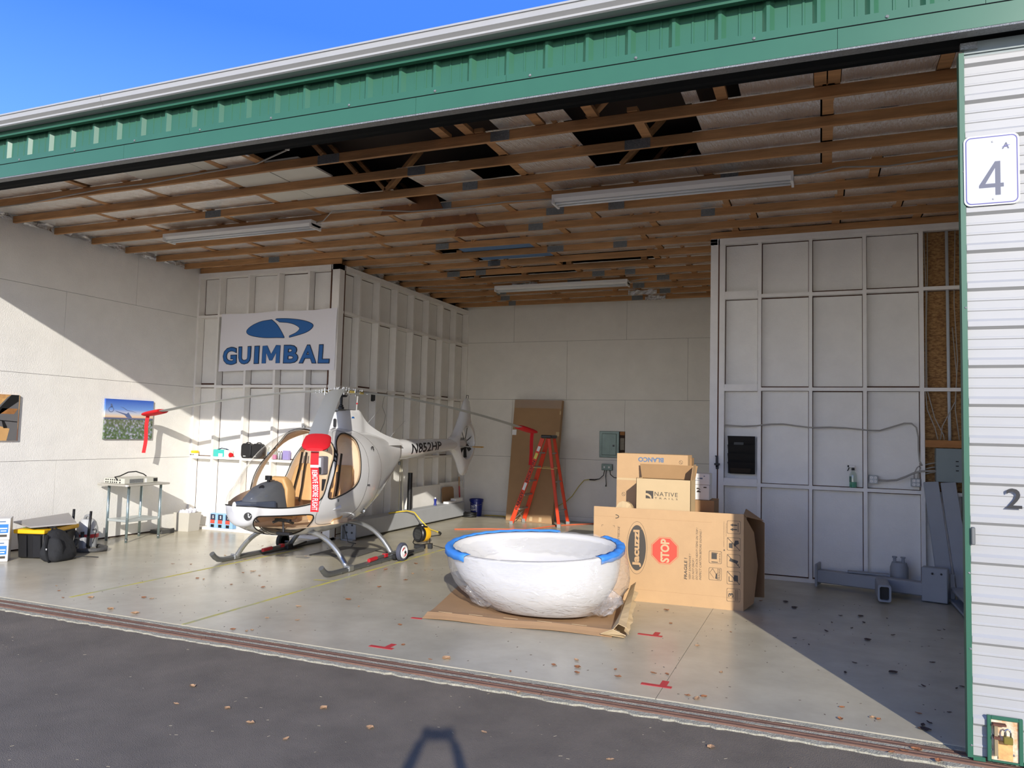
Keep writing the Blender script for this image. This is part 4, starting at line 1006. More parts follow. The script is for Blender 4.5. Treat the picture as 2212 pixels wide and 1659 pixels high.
# ---- flattened cardboard under the tub
fc = T('flattened_carton', 'flattened brown cardboard carton lying under the plastic-wrapped bathtub', 'cardboard', (-2.6, 7.4, 0))
p0, p1, p2, p3 = (-3.52, 6.62), (-1.72, 6.82), (-2.02, 8.35), (-3.88, 8.05)
m = MB(); nx, ny = 16, 12
def cbp(u, v):
    x = (p0[0]*(1-u)+p1[0]*u)*(1-v)+(p3[0]*(1-u)+p2[0]*u)*v; y = (p0[1]*(1-u)+p1[1]*u)*(1-v)+(p3[1]*(1-u)+p2[1]*u)*v; return x, y
vs = []
for i in range(nx+1):
    for j in range(ny+1):
        u, v = i/nx, j/ny; x, y = cbp(u, v); vs.append((x, y, .018+.012*math.sin(u*5+1)*(1-v)*.5+.008*abs(math.sin(u*9+2))*(v < .1)))
m.add(vs, [(i*(ny+1)+j, i*(ny+1)+j+1, (i+1)*(ny+1)+j+1, (i+1)*(ny+1)+j) for i in range(nx) for j in range(ny)])
o = m.build('sheet', cardd, fc); s_ = o.modifiers.new('s', 'SOLIDIFY'); s_.thickness = .014
# front lip with slots
m = MB(); vs = []
for i in range(nx+1):
    u = i/nx; x, y = cbp(u, 0); 
    for dy, z in ((.07, .042), (.0, .050), (-.05, .028), (-.10, .012)): vs.append((x, y+dy, z+.006*math.sin(u*11)))
m.add(vs, [(i*4+j, i*4+j+1, (i+1)*4+j+1, (i+1)*4+j) for i in range(nx) for j in range(3)])
o = m.build('front_flap', cardd, fc); s_ = o.modifiers.new('s', 'SOLIDIFY'); s_.thickness = .005
m = MB()
for u in (.1, .27, .46, .64, .82): x, y = cbp(u, 0); m.bar((x-.07, y+.0, .058), (x+.07, y+.01, .058), .008, .002)
m.build('slots', cardl, fc)
# raised right flap
a, b = Vector((-1.76, 6.80, .02)), Vector((-1.93, 8.1, .03))
a2, b2 = Vector((-1.60, 6.76, .09)), Vector((-1.80, 8.0, .27))
nx = 10; vs = []
for i in range(nx+1):
    t = i/nx; vs += [a.lerp(b, t), a.lerp(b, t).lerp(a2.lerp(b2, t), .5)+Vector((0, 0, .06)), a2.lerp(b2, t)+Vector((random.uniform(-.008, .008), 0, random.uniform(-.01, .01)))]
o = MB().add(vs, [(i*3+j, i*3+j+1, (i+1)*3+j+1, (i+1)*3+j) for i in range(nx) for j in range(2)]).build('raised_flap', cardl, fc); s_ = o.modifiers.new('s', 'SOLIDIFY'); s_.thickness = .006
o = MB().add([(-1.80, 6.78, .02), (-1.60, 6.72, .015), (-1.58, 6.66, .05), (-1.70, 6.66, .09), (-1.82, 6.70, .03)], [(0, 1, 2, 3, 4)]).build('torn_corner', cardl, fc); s_ = o.modifiers.new('s', 'SOLIDIFY'); s_.thickness = .006
vs = []; 
for i in range(15):
    t = i/14; p = a2.lerp(b2, t*.85); vs += [p+Vector((-.02, 0, -.03)), p+Vector((.025+random.uniform(-.015, .02), random.uniform(-.01, .01), -.055+random.uniform(-.01, .01)))]
MB().add(vs, [(2*i, 2*i+1, 2*i+3, 2*i+2) for i in range(14)]).build('torn_edge', cardl, fc)
# ---- large printed carton
bc = T('large_carton', 'large brown carton printed with a dark oval logo and a red STOP octagon', 'carton', local=True)
Wc, Hc, Dc = 1.60, 1.0, .98      # built in local axes: x along front, y depth, z up; rotated later
th = .007
m = MB(); m.box(0, 0, 0, Wc, th, Hc); m.box(0, th, 0, th, Dc, Hc-.09); m.box(0, Dc-th, 0, Wc, Dc, Hc-.09); m.box(th, th, 0, Wc, Dc-th, th); m.box(th, th, Hc-.10, Wc, Dc-th, Hc-.094)
m.build('box_body', card, bc)
# open right end: flaps
o = MB().add([(Wc, .01, .0), (Wc, .01, Hc), (Wc+.10, .16, .80), (Wc+.14, .24, .45), (Wc+.10, .16, .06)], [(0, 1, 2, 3, 4)]).build('end_flap', cardd, bc); s_ = o.modifiers.new('s', 'SOLIDIFY'); s_.thickness = .006
o = MB().add([(Wc+.01, Dc-.3, .02), (Wc+.01, Dc-.3, Hc-.02), (Wc+.20, .42, Hc-.12), (Wc+.20, .42, .08)], [(0, 1, 2, 3)]).build('end_flap', cardd, bc); s_ = o.modifiers.new('s', 'SOLIDIFY'); s_.thickness = .006
o = MB().add([(Wc, .02, Hc-.004), (Wc, Dc-.3, Hc-.004), (Wc+.19, .42, Hc-.10), (Wc+.03, .04, Hc-.03)], [(0, 1, 2, 3)]).build('end_flap', cardd, bc); s_ = o.modifiers.new('s', 'SOLIDIFY'); s_.thickness = .006
MB().box(Wc-.012, .03, .03, Wc-.004, Dc-.02, Hc-.03).build('inner_flap', cardi, bc)
# print, all in the front plane y = -eps
EY = -.0016
def pl_(poly, mat, name, e=0.0): return MB().add([(a, EY-e, b) for a, b in poly], [tuple(range(len(poly)))]).build(name, mat, bc, recalc=False)
def oval(cx, cz, a, b, n=40): return [(cx+a*math.cos(2*PI*k/n), cz+b*math.sin(2*PI*k/n)) for k in range(n)]
def oring(P, Q, mat, name, e=0.0):
    n = len(P); return MB().add([(p[0], EY-e, p[1]) for p in P]+[(q[0], EY-e, q[1]) for q in Q], [(i, (i+1) % n, n+(i+1) % n, n+i) for i in range(n)]).build(name, mat, bc, recalc=False)
ox, oz = .485, .575
pl_(oval(ox, oz, .098, .245), inkd, 'logo_oval'); oring(oval(ox, oz, .113, .285), oval(ox, oz, .1105, .282), inkd, 'logo_ring')
text('Jacuzzi', card, bc, (ox+.048, EY-.0006, oz-.205), (0, 0, 1), (-1, 0, 0), .40, .095, 'logo_lettering', bold=.045)
text('R', card, bc, (ox+.055, EY-.0006, oz+.203), (0, 0, 1), (-1, 0, 0), .010, .010, 'registered_mark')
oc = lambda r_: [(.785+r_*math.cos(R(22.5+45*k)), .565+r_*math.sin(R(22.5+45*k))) for k in range(8)]
pl_(oc(.142), inkr, 'stop_octagon'); oring(oc(.155), oc(.151), inkr, 'stop_ring')
text('STOP', cardl, bc, (.835, EY-.0006, .44), (0, 0, 1), (-1, 0, 0), .25, .095, 'stop_lettering', bold=.035, space=.95)
def line(s, x, z, L, h, bold=0, shear=0): return text(s, inkd, bc, (x, EY, z), (0, 0, 1), (-1, 0, 0), L, h, 'lettering', bold=bold, shear=shear)
line('FRAGILE !', 1.025, .28, .225, .032, .02, .1); line('VERY EXPENSIVE !', 1.063, .285, .265, .021, 0, .25); line('DO NOT DROP !', 1.098, .285, .22, .021, 0, .25)
line('DO NOT STACK HEAVY ITEMS ON TOP !', 1.135, .285, .545, .021, 0, .25); line('INSPECT CARTON BEFORE SIGNING !', 1.172, .285, .53, .021, 0, .25)
line('DO NOT CUT BELOW THIS LINE', .295, .39, .40, .02)
MB().box(.272, EY, .36, .2735, EY+.001, .80).build('printed_rule', inkd, bc)
for z in (.74, .745): pass
def rr(cx, cz, w_, h_, r=.012): return rrect(cx, cz, w_, h_, r, 4)
def icon(cx, cz, s=.135, kind=0):
    oring(rr(cx, cz, s, s), rr(cx, cz, s-.006, s-.006), inkd, 'icon_frame')
    m = MB(); e = EY-.0004
    def q(P): m.add([(cx+a*s, e, cz+b*s) for a, b in P], [tuple(range(len(P)))])
    if kind == 0:
        for b in (.17, -.17):
            q([(.25, b-.04), (-.05, b-.04), (-.05, b+.04), (.25, b+.04)]); q([(-.05, b-.12), (-.28, b), (-.05, b+.12)])
        q([(.30, -.35), (.30, .35), (.34, .35), (.34, -.35)])
    elif kind in (1, 2, 3):
        q([(-.47, .47), (-.44, .47), (.47, -.44), (.47, -.47), (.44, -.47), (-.47, .44)])
        if kind == 1: q([(-.35, -.3), (-.35, .05), (-.08, .08), (-.08, -.33)]); q([(.02, .0), (.1, .28), (.35, .3), (.4, .05), (.2, -.05), (.1, -.2), (.0, -.1)])
        if kind == 2: q([(-.33, -.02), (-.25, .2), (.35, .02), (.27, -.2)]); q([(.30, -.25), (.36, -.2), (.38, -.3), (.32, -.34)])
        if kind == 3: q([(.0, -.05), (.05, .22), (.32, .2), (.35, -.25), (.05, -.25)]); q([(-.35, -.3), (-.35, .1), (-.3, .1), (-.3, -.25), (-.05, -.25), (-.05, -.3)])
    elif kind == 4:
        for b in range(5): q([(.12+.06*b, -.42), (.12+.06*b, .42), (.14+.06*b, .42), (.14+.06*b, -.42)])
        text('3', inkd, bc, (cx-.0, e, cz-.025), (0, 0, 1), (-1, 0, 0), .045, .05, 'digit', bold=.02)
        oring(rr(cx-.025, cz, .065, .072, .002), rr(cx-.025, cz, .062, .069, .002), inkd, 'digit_frame')
    elif kind == 5:
        q([(-.3, -.15), (-.3, .3), (.12, .3), (.12, -.15)]); 
        for b in (-.35, .38): q([(-.3, b-.07), (.2, b-.07), (.2, b-.02), (-.3, b)])
        text('OVER 75 lbs.', inkd, bc, (cx+.052, e, cz-.05), (0, 0, 1), (-1, 0, 0), .10, .012)
    elif kind == 6:
        text('FRAGILE', inkd, bc, (cx+.052, e, cz-.055), (0, 0, 1), (-1, 0, 0), .11, .024)
        q([(-.45, .1), (-.2, .45), (.15, -.1), (.12, -.12), (-.2, .40), (-.42, .1)]); q([(.0, -.35), (.05, 0), (.14, .1), (.16, -.4)]); q([(.17, -.45), (.17, .45), (.185, .45), (.185, -.45)]); q([(-.45, .1), (-.1, -.35), (-.08, -.35), (-.42, .1)])
    if m.v: m.build('icon', inkd, bc, recalc=False)
for k, cz in enumerate((.86, .685, .51, .335, .158)): icon(1.50, cz, .135, k)
icon(1.315, .535, .13, 5); icon(1.315, .36, .13, 6)
MB().add([(1.395, EY, .61), (1.415, EY, .61), (1.405, EY, .628)], [(0, 1, 2)]).build('warning_mark', inkd, bc, recalc=False)
line('WARNING: Cancer and Reproductive Harm', 1.405, .645, .27, .008); line('www.P65Warnings.ca.gov', 1.428, .76, .14, .008)
for cx, cz, q0 in ((.245, .90, -90), (.215, .245, -90)):
    P = [(cx-.0+.035*math.cos(R(q0+180*i/10)), cz+.018*math.sin(R(q0+180*i/10))) for i in range(11)]
    MB().tube([(a, EY, b) for a, b in P], .004, 5).build('handle_cut', inkd, bc)
for cx, cz, sg_ in ((.09, .80, 1), (.235, .80, -1)): 
    MB().add([(cx, EY, cz), (cx, EY, cz-.02), (cx+.003*sg_, EY, cz-.02), (cx+.003*sg_, EY, cz-.003), (cx+.02*sg_, EY, cz-.003), (cx+.02*sg_, EY, cz)], [(0, 1, 2, 3, 4, 5)]).build('corner_mark', inkd, bc, recalc=False)
m = MB(); m.box(.0, EY+.001, .128, Wc, EY+.0016, .1295); m.box(.0, EY+.001, .895, Wc*.8, EY+.0016, .8965); m.build('score_line', cardi, bc)
place(bc, (-2.345, 8.27, 0), R(3.2))
# crumpled brown paper on top of the carton
vs = [(-2.18+.24*i/5+random.uniform(-.01, .01), 8.45+.2*j/3+random.uniform(-.01, .01), 1.0+.035*math.sin(PI*i/5)*math.sin(PI*j/3+.3)+random.uniform(0, .02)-(.08 if j in (0, 3) or i in (0, 5) else 0)) for i in range(6) for j in range(4)]
o = MB().add(vs, [(i*4+j, i*4+j+1, (i+1)*4+j+1, (i+1)*4+j) for i in range(5) for j in range(3)]).build('packing_paper', cardl, None); setorg(o, (-2.05, 8.5, 1.005)); tag(o, 'crumpled packing paper on top of the large printed carton at its left end', 'paper')
# ---- carton with blue upside-down lettering
def boxo(name, x0, y0, z0, x1, y1, z1, mat, label, cat, group=None, th=.006, bevel=.004):
    t = T(name, label, cat, ((x0+x1)/2, (y0+y1)/2, z0), group)
    MB().box(x0, y0, z0, x1, y1, z1).build('box_body', mat, t, bevel=bevel); return t
b1 = T('carton', 'brown carton with blue upside-down lettering and a torn hole behind the open box', 'carton', (-1.85, 9.1, 1.0))
x0, x1, y0, y1, z0, z1 = -2.255, -1.42, 8.92, 9.22, .912, 1.578
m = MB(); m.box(x0, y0, 1.30, x1, y0+.006, z1); m.box(x0, y0, z0, -2.02, y0+.006, 1.30)
m.box(x0, y0+.006, z0, x0+.006, y1, z1); m.box(x1-.006, y0+.006, z0, x1, y1, z1); m.box(x0, y1-.006, z0, x1, y1, z1); m.box(x0, y0, z1, x1, y1, z1+.004)
m.box(-1.7, y0, z0, x1, y0+.006, 1.30)
m.build('box_body', card, b1)
MB().add([(-2.02, y0+.003, z0), (-2.02, y0+.003, 1.25), (-2.04, y0+.003, 1.25), (-2.0, y0+.003, 1.08), (-2.10, y0+.003, z0+.02)], [(0, 1, 2, 3, 4)]).build('torn_edge', cardi, b1)
MB().box(x0, y0-.001, 1.268, x1-.4, y0, 1.292).build('packing_tape', cardl, b1)
text('BLANCO', inkb, b1, (-1.70, y0-.0016, 1.545), (-1, 0, 0), (0, 0, -1), .30, .055, bold=.035)
for px, pz in ((-1.50, 1.50), (-2.17, 1.10)):
    P = [(px+.022*math.cos(2*PI*k/20), pz+.022*math.sin(2*PI*k/20)) for k in range(20)]; Q = [(px+.019*math.cos(2*PI*k/20), pz+.019*math.sin(2*PI*k/20)) for k in range(20)]
    o = MB().add([(a, y0-.0014, b) for a, b in P]+[(a, y0-.0014, b) for a, b in Q], [(i, (i+1) % 20, 20+(i+1) % 20, 20+i) for i in range(20)]); o.bar((px-.015, y0-.0014, pz+.015), (px+.015, y0-.0014, pz-.015), .003, .001, (0, 1, 0)); o.build('handling_mark', inkd, b1, recalc=False)
MB().box(-1.475, y1-.12, z0, -1.405, y1+.05, z1-.03).build('side_flap', cardi, b1)
# ---- open box with grey company lettering
b2 = T('open_box', 'open pale brown box with grey lettering and raised lid flap on the large carton', 'box', (-1.62, 8.7, 1.0))
x0, x1, y0, y1, z0, z1 = -1.925, -1.32, 8.50, 8.84, .912, 1.318
m = MB(); m.box(x0, y0, z0, x1, y0+.005, z1); m.box(x0, y1-.005, z0, x1, y1, z1); m.box(x0, y0, z0, x0+.005, y1, z1); m.box(x1-.005, y0, z0, x1, y1, z1); m.box(x0, y0, z0, x1, y1, z0+.005)
m.build('box_body', cardl, b2)
o = MB().add([(x0-.005, y1-.02, z1-.01), (x1, y1-.02, z1-.01), (x1+.02, y1+.03, z1+.148), (x0-.04, y1+.03, z1+.15)], [(0, 1, 2, 3)]).build('lid_flap', cardi, b2); s_ = o.modifiers.new('s', 'SOLIDIFY'); s_.thickness = .005
o = MB().add([(x1, y0+.02, z1), (x1, y1, z1), (x1+.005, y1, z1+.17), (x1+.01, y0+.10, z1+.16)], [(0, 1, 2, 3)]).build('side_flap', card, b2); s_ = o.modifiers.new('s', 'SOLIDIFY'); s_.thickness = .004
lb = MB().add([(-1.66, y1-.01, z1+.03), (-1.575, y1-.008, z1+.03), (-1.578, y1+.012, z1+.10), (-1.665, y1+.012, z1+.10)], [(0, 1, 2, 3)]).build('red_label', inkr, b2, recalc=False)
MB().add([(-1.64, y1-.006, z1+.045), (-1.595, y1-.005, z1+.045), (-1.597, y1+.006, z1+.085), (-1.642, y1+.006, z1+.085)], [(0, 1, 2, 3)]).build('label_patch', whitep, lb, recalc=False)
e = y0-.0016
lg = MB(); lg.box(-1.815, e, 1.10, -1.73, e+.001, 1.185); lg.build('logo_square', inkd, b2)
P = [(-1.8155, 1.158), (-1.79, 1.155), (-1.765, 1.14), (-1.752, 1.125), (-1.748, 1.0985), (-1.758, 1.0985), (-1.77, 1.118), (-1.79, 1.13), (-1.8155, 1.135)]
MB().add([(a, e-.0006, b) for a, b in P], [tuple(range(len(P)))]).build('logo_path', cardl, b2, recalc=False)
text('NATIVE', inkd, b2, (-1.715, e, 1.132), (1, 0, 0), (0, 0, 1), .255, .045, space=1.15)
text('TRAILS', inkd, b2, (-1.715, e, 1.098), (1, 0, 0), (0, 0, 1), .255, .019, space=1.8)
# ---- brown box and the two white boxes behind
boxo('carton', -1.50, 9.32, 0, -1.17, 9.75, 1.045, cardd, 'plain brown carton standing behind the open lettered box, by the white post', 'carton')
for k, (z0_, z1_, lbl) in enumerate(((1.048, 1.225, 'small white printed box on the brown carton, lower of the two'), (1.228, 1.36, 'small white printed box on the brown carton, upper of the two'))):
    t = boxo('printed_box', -1.47, 9.36, z0_, -1.235+.003*k, 9.6, z1_, whitep, lbl, 'box', 'white boxes behind the cartons')
    m = MB(); e = 9.358
    random.seed(11+k)
    for _ in range(9):
        a = random.uniform(-1.45, -1.30); b = random.uniform(z0_+.015, z1_-.03); m.box(a, e, b, a+random.uniform(.01, .05), e+.001, b+random.uniform(.004, .02))
    m.build('printing', inkb if k else inkd, t)
# ---- tall flat carton leaning on the back wall
dc = T('tall_carton', 'tall flat brown carton leaning on the back wall behind the stepladder', 'carton', (-5.5, 14.8, 0))
def dq(u, v, d): # u 0..1 across, v height 0..1
    a = Vector((-6.0, 14.55, 0.0)).lerp(Vector((-4.95, 14.42, 0)), u); b = Vector((-6.045, 15.02, 2.5)).lerp(Vector((-4.985, 15.02, 2.49)), u); return a.lerp(b, v)+Vector((0, d, 0))
MB().add([dq(u, v, d) for u in (0, 1) for v in (0, 1) for d in (0, .13)], [(0, 1, 3, 2), (4, 6, 7, 5), (0, 4, 5, 1), (2, 3, 7, 6), (0, 2, 6, 4), (1, 5, 7, 3)]).build('box_body', cardd, dc, bevel=.005)
MB().add([dq(u, v, -.004) for u, v in ((0, .93), (1, .93), (1, .998), (0, .998))], [(0, 1, 2, 3)]).build('clear_tape', film, dc)
for u, v, su, sv, mt in ((.0, .70, .09, .045, whitep), (.93, .70, .07, .035, cardl), (.97, .88, .03, .03, cardl), (.52, .01, .06, .035, cardl), (.72, .01, .06, .035, cardl)):
    MB().add([dq(a, b, -.005) for a, b in ((u, v), (u+su, v), (u+su, v+sv), (u, v+sv))], [(0, 1, 2, 3)]).build('tape_patch', mt, dc)
# ---- stepladder
ld = T('stepladder', 'orange fibreglass stepladder with hand-lettered side rail standing before the tall carton', 'stepladder', (-5.12, 14.2, 0))
top = Vector((-4.98, 14.2, 1.72))
def rail(b, t, nm='rail', w=.075): 
    m = MB(); m.bar(b, t, .028, w, (1, 0, 0)); return m.build(nm, orange, ld, bevel=.004)
LB = [Vector((-5.62, 13.93, .03)), Vector((-5.56, 14.45, .03))]; LT = [Vector((-5.05, 14.06, 1.70)), Vector((-5.03, 14.34, 1.70))]
RB = [Vector((-4.645, 13.95, .03)), Vector((-4.64, 14.5, .03))]; RT_ = [Vector((-4.93, 14.08, 1.70)), Vector((-4.91, 14.34, 1.70))]
r1 = rail(LB[0], LT[0], w=.085); rail(LB[1], LT[1], w=.085); rail(RB[0], RT_[0], w=.06); rail(RB[1], RT_[1], w=.06)
for p in LB+RB: MB().bx((p.x, p.y, .035), (.075, .045, .07)).build('foot', alum, ld, bevel=.005)
for k in range(1, 6):
    t = k/6.05; a, b = LB[0].lerp(LT[0], t), LB[1].lerp(LT[1], t)
    MB().bx((a+b)/2, (.085, (b-a).length, .03)).build('step', alum, ld, bevel=.004)
for k in (1, 3, 5):
    t = k/6.05; a, b = RB[0].lerp(RT_[0], t), RB[1].lerp(RT_[1], t)
    MB().bx((a+b)/2, (.03, (b-a).length, .022)).build('rear_bar', alum, ld)
MB().bx((-4.97, 14.2, 1.735), (.22, .36, .06)).build('top_cap', blackp, ld, bevel=.012)
for z, y in ((1.13, 14.0), (1.13, 14.42)):
    MB().bar((-5.22, y, z), (-4.78, y, z-.02), .02, .008).build('spreader', gold, ld)
for a, b in ((LB[0].lerp(LB[1], .5), 0),):
    MB().bar((-5.6, 13.97, .08), (-5.50, 14.42, .3), .015, .006).build('brace', alum, ld)
    MB().bar((-5.57, 14.42, .08), (-5.53, 13.99, .3), .015, .006).build('brace', alum, ld)
dd = (LT[0]-LB[0]).normalized(); side_ = dd.cross(Vector((0, 1, 0))).normalized()
def ladtext(s, t0, L):
    p = LB[0]+dd*t0+Vector((0, -.0155, 0))
    text(s, navy, ld, p-side_*.029, dd, -side_ if side_.x > 0 else side_, L, .058, 'hand_lettering', bold=.01)
ladtext('RANDY', .28, .38); ladtext('ERICKSON', .86, .44)
for t0, L, mt in ((.69, .15, whitep), (1.34, .12, M('pale_yellow_label', 'e2d96a', .6)), (1.50, .10, whitep)):
    p = LB[0]+dd*t0+Vector((0, -.0152, 0)); MB().add([p-side_*.028, p-side_*.028+dd*L, p+side_*.028+dd*L, p+side_*.028], [(0, 1, 2, 3)]).build('sticker', mt, ld, recalc=False)
# ---- painted red tape marks
for k, (x, y, a, s, lbl) in enumerate(((-3.36, 5.53, 0, 1, 'red tape mark shaped like a T near the track, left of the cardboard'), (-1.43, 6.96, 0, 1, 'red tape mark shaped like a T on the floor, right of the flattened cardboard'), (-1.10, 5.60, 0, 1.0, 'red tape mark shaped like a T over the floor joint by the track'), (-3.58, 6.52, .1, .5, 'short red tape mark just poking out at the left corner of the flattened cardboard'))):
    m = MB(); m.bx((x, y, .0015), (.22*s, .045, .002), a)
    if k < 3: m.bx((x+.045, y+.075, .0016), (.05, .11, .002), a)
    tag(setorg(m.build('tape_mark', redtape), (x, y, 0)), lbl, 'floor tape', 'red tape marks on the floor')
# ---- grey steel beams on the right
bb_ = T('steel_beam', 'long blue-grey steel beam lying along the foot of the right framed wall', 'beam', (.6, 10.1, 0))
m = MB(); m.bar((-.03, 10.22, .135), (1.15, 9.92, .135), .15, .15); m.build('beam', beamd, bb_, bevel=.012)
m = MB(); m.bar((-.045, 10.24, .15), (-.02, 10.235, .15), .24, .27); m.build('end_plate', beamd, bb_, bevel=.005)
MB().bx((1.2, 9.9, .2), (.26, .14, .38), Matrix.Rotation(-.25, 3, 'Z')@Matrix.Rotation(.0, 3, 'Y')).build('end_bracket', beamd, bb_, bevel=.008)
MB().box(.3, 10.1, .215, .75, 10.2, .235).build('top_strap', beamd, bb_, bevel=.004)
for x in (1.16, 1.25): MB().lathe([(.012, 0), (.012, .01), (0, .014)], (x, 9.82, .33), 8, (0, -1, 0)).build('bolt', blackp, bb_)
sb = T('square_tube', 'blue-grey square steel tube with an open black end, sticking out across the long beam', 'tube', (.64, 9.6, 0))
def hollow(c, wd, ht, L, t, rz, mat, par, name):
    Mx = Matrix.Rotation(rz, 3, 'Z'); c = Vector(c)
    P = lambda w_, h_, y: [c+Mx@Vector((a, y, b)) for a, b in rrect(0, 0, w_, h_, min(w_, h_)*.2, 4)]
    MB().loft([P(wd-2*t, ht-2*t, L), P(wd, ht, L), P(wd, ht, 0), P(wd-2*t, ht-2*t, 0), P(wd-2*t, ht-2*t, L*.98)], caps=True).build(name, mat, par, smooth='auto')
hollow((.655, 9.50, .115), .135, .185, .5, .02, 0, beamd, sb, 'tube_body')
MB().box(.60, 9.56, .04, .71, 9.57, .19).build('dark_core', rubber, sb)
jk = T('pipe_fitting', 'grey cast fitting with two round studs standing behind the long steel beam', 'fitting', (.86, 10.32, 0))
m = MB(); m.lathe([(.10, 0), (.10, .30), (.08, .36), (.0, .37)], (.87, 10.3, 0), 20); m.build('body', beamd, jk, smooth='auto')
m = MB(); [m.lathe([(.018, .35), (.018, .41), (.028, .415), (.028, .43), (0, .43)], (x, 10.28, 0), 10) for x in (.82, .91)]; m.build('studs', beamd, jk)
for k, (x0, x1_, zz, lbl) in enumerate(((1.12, 1.24, 1.33, 'tall blue-grey steel plank leaning in the right corner, left of two'), (1.30, 1.42, 1.33, 'tall blue-grey steel plank leaning in the right corner, right of two'))):
    m = MB(); m.bar((x1_+.10, 10.05-.04*k, .02), (x0+.10, 10.36, zz), .16, .05, (0, 1, 0)); tag(setorg(m.build('steel_plank', beamd, None, bevel=.005), (x1_+.10, 10.05, 0)), lbl, 'beam', 'steel planks in the right corner')
b3 = T('steel_channel', 'blue-grey steel channel lying on the floor along the right side wall', 'beam', (1.42, 9.3, 0))
m = MB(); m.bar((1.43, 9.95, .16), (1.47, 7.6, .16), .14, .03); m.bar((1.50, 9.95, .09), (1.54, 7.6, .09), .03, .17); m.bar((1.42, 9.95, .03), (1.46, 7.6, .03), .14, .03); m.build('channel', beamd, b3, bevel=.004)
MB().bx((1.38, 9.97, .17), (.04, .02, .30)).build('end_plate', beamd, b3)
# ---- items on the right framed wall
fh_ = T('file_holder', 'black plastic tiered file holder hanging between the studs of the white wall', 'file holder', (-.975, YR+.04, 1.3))
for k in range(4):
    z = 1.33+.115*k
    MB().add([(-1.135+.02*(k == 0), YR+.02-.0, z), (-.80, YR+.02, z), (-.80, YR-.035, z+.15), (-1.14, YR-.035, z+.15), (-1.135, YR+.085, z), (-.80, YR+.085, z), (-.80, YR+.085, z+.15), (-1.14, YR+.085, z+.15)],
        [(0, 1, 2, 3), (0, 3, 7, 4), (1, 5, 6, 2), (4, 5, 1, 0)]).build('pocket', rubber, fh_)
MB().box(-1.145, YR+.07, 1.33, -.80, YR+.086, 1.795).build('back_panel', blackp, fh_)
MB().bx((-1.0, YR+.0, 1.73), (.12, .01, .09), Matrix.Rotation(.08, 3, 'Y')).build('clipboard', M('dark_card', '2e2f2c', .5), fh_)
MB().bx((-1.0, YR-.006, 1.775), (.12, .006, .01), Matrix.Rotation(.08, 3, 'Y')).build('paper_edge', M('pale_green', 'b9c4a0', .6), fh_)
MB().add([(-1.09, YR-.012, 1.345), (-.86, YR-.012, 1.345), (-.84, YR-.03, 1.405), (-1.11, YR-.03, 1.405)], [(0, 1, 2, 3)]).build('window_strip', M('brown_tint', '2f2822', .4), fh_)
hn = T('wall_bracket', 'black clamp bracket screwed to the wide white post', 'bracket', (-1.275, YR-.01, 1.45))
m = MB(); m.bx((-1.278, YR-.012, 1.48), (.03, .025, .15)); m.bx((-1.275, YR-.016, 1.445), (.07, .03, .028)); m.bx((-1.273, YR-.012, 1.405), (.035, .025, .05)); m.bx((-1.283, YR-.012, 1.553), (.038, .03, .012)); m.build('bracket', blackp, hn, bevel=.004)
# armoured cable
cab = [(-1.19, YR-.0, 1.967), (-.95, YR+.03, 1.955), (-.77, YR+.0, 1.966), (-.745, YR-.004, 1.97), (-.72, YR, 1.975), (-.6, YR+.03, 1.99), (-.45, YR+.04, 1.995), (-.3, YR+.03, 1.975), (-.145, YR-.004, 1.957), (-.09, YR-.004, 1.955), (.1, YR+.03, 1.965), (.3, YR+.03, 1.958), (.488, YR-.004, 1.94), (.54, YR-.004, 1.935), (.68, YR+.03, 1.935), (.82, YR+.04, 1.985), (.95, YR+.04, 2.03), (1.03, YR+.03, 2.03), (1.08, YR+.02, 1.98), (1.10, YR+.02, 1.86), (1.10, YR+.01, 1.7), (1.11, YR+.0, 1.57), (1.135, YR-.01, 1.52)]
tag(setorg(MB().tube(cab, .009, 8).build('armoured_cable', cable, None, smooth=True), (0, YR, 1.9)), 'grey armoured cable waving across the right framed wall through its studs', 'cable')
cb2 = [(.66, YR-.0, 1.325), (.75, YR-.0, 1.322), (.86, YR-.0, 1.335), (.96, YR-.005, 1.38), (1.05, YR-.015, 1.43), (1.13, YR-.02, 1.455), (1.25, YR-.02, 1.462), (1.32, YR-.01, 1.46)]
tag(setorg(MB().tube(cb2, .012, 8).build('flexible_conduit', cable, None, smooth=True), (1, YR, 1.4)), 'short grey flexible conduit from the left outlet up to the grey panel', 'cable')
def outlet(x0, z0, label):
    t = T('outlet_box', label, 'outlet', (x0+.045, YR+.05, z0), 'metal outlet boxes on the right wall')
    MB().box(x0, YR-.02, z0, x0+.095, YR+.09, z0+.1).build('box', galv if False else M('outlet_steel', 'a9adaf', .4, metal=.5), t, bevel=.004)
    for dx in (.026, .069):
        for dz in (.028, .072):
            o = MB().lathe([(.017, 0), (.017, .003), (.013, .004)], (x0+dx, YR-.02, z0+dz), 14, (0, -1, 0)).build('socket', fixt, t)
            MB().box(x0+dx-.006, YR-.0255, z0+dz-.005, x0+dx-.003, YR-.024, z0+dz+.006).build('slot', rubber, o)
outlet(.555, 1.28, 'square metal four-socket outlet box, the left one above the ledge'); outlet(1.02, 1.262, 'square metal four-socket outlet box, the right one beside the end stud')
MB_ = MB(); MB_.tube([(1.05, YR+.0, 1.362), (1.05, YR, 1.42), (1.08, YR, 1.49), (1.12, YR-.01, 1.53)], .007, 6); MB_.tube([(1.09, YR+.0, 1.362), (1.095, YR, 1.42), (1.12, YR-.01, 1.50)], .007, 6)
tag(setorg(MB_.build('outlet_cables', cable, None, smooth=True), (1.06, YR, 1.36)), 'pair of thin cables rising from the right outlet box', 'cable')
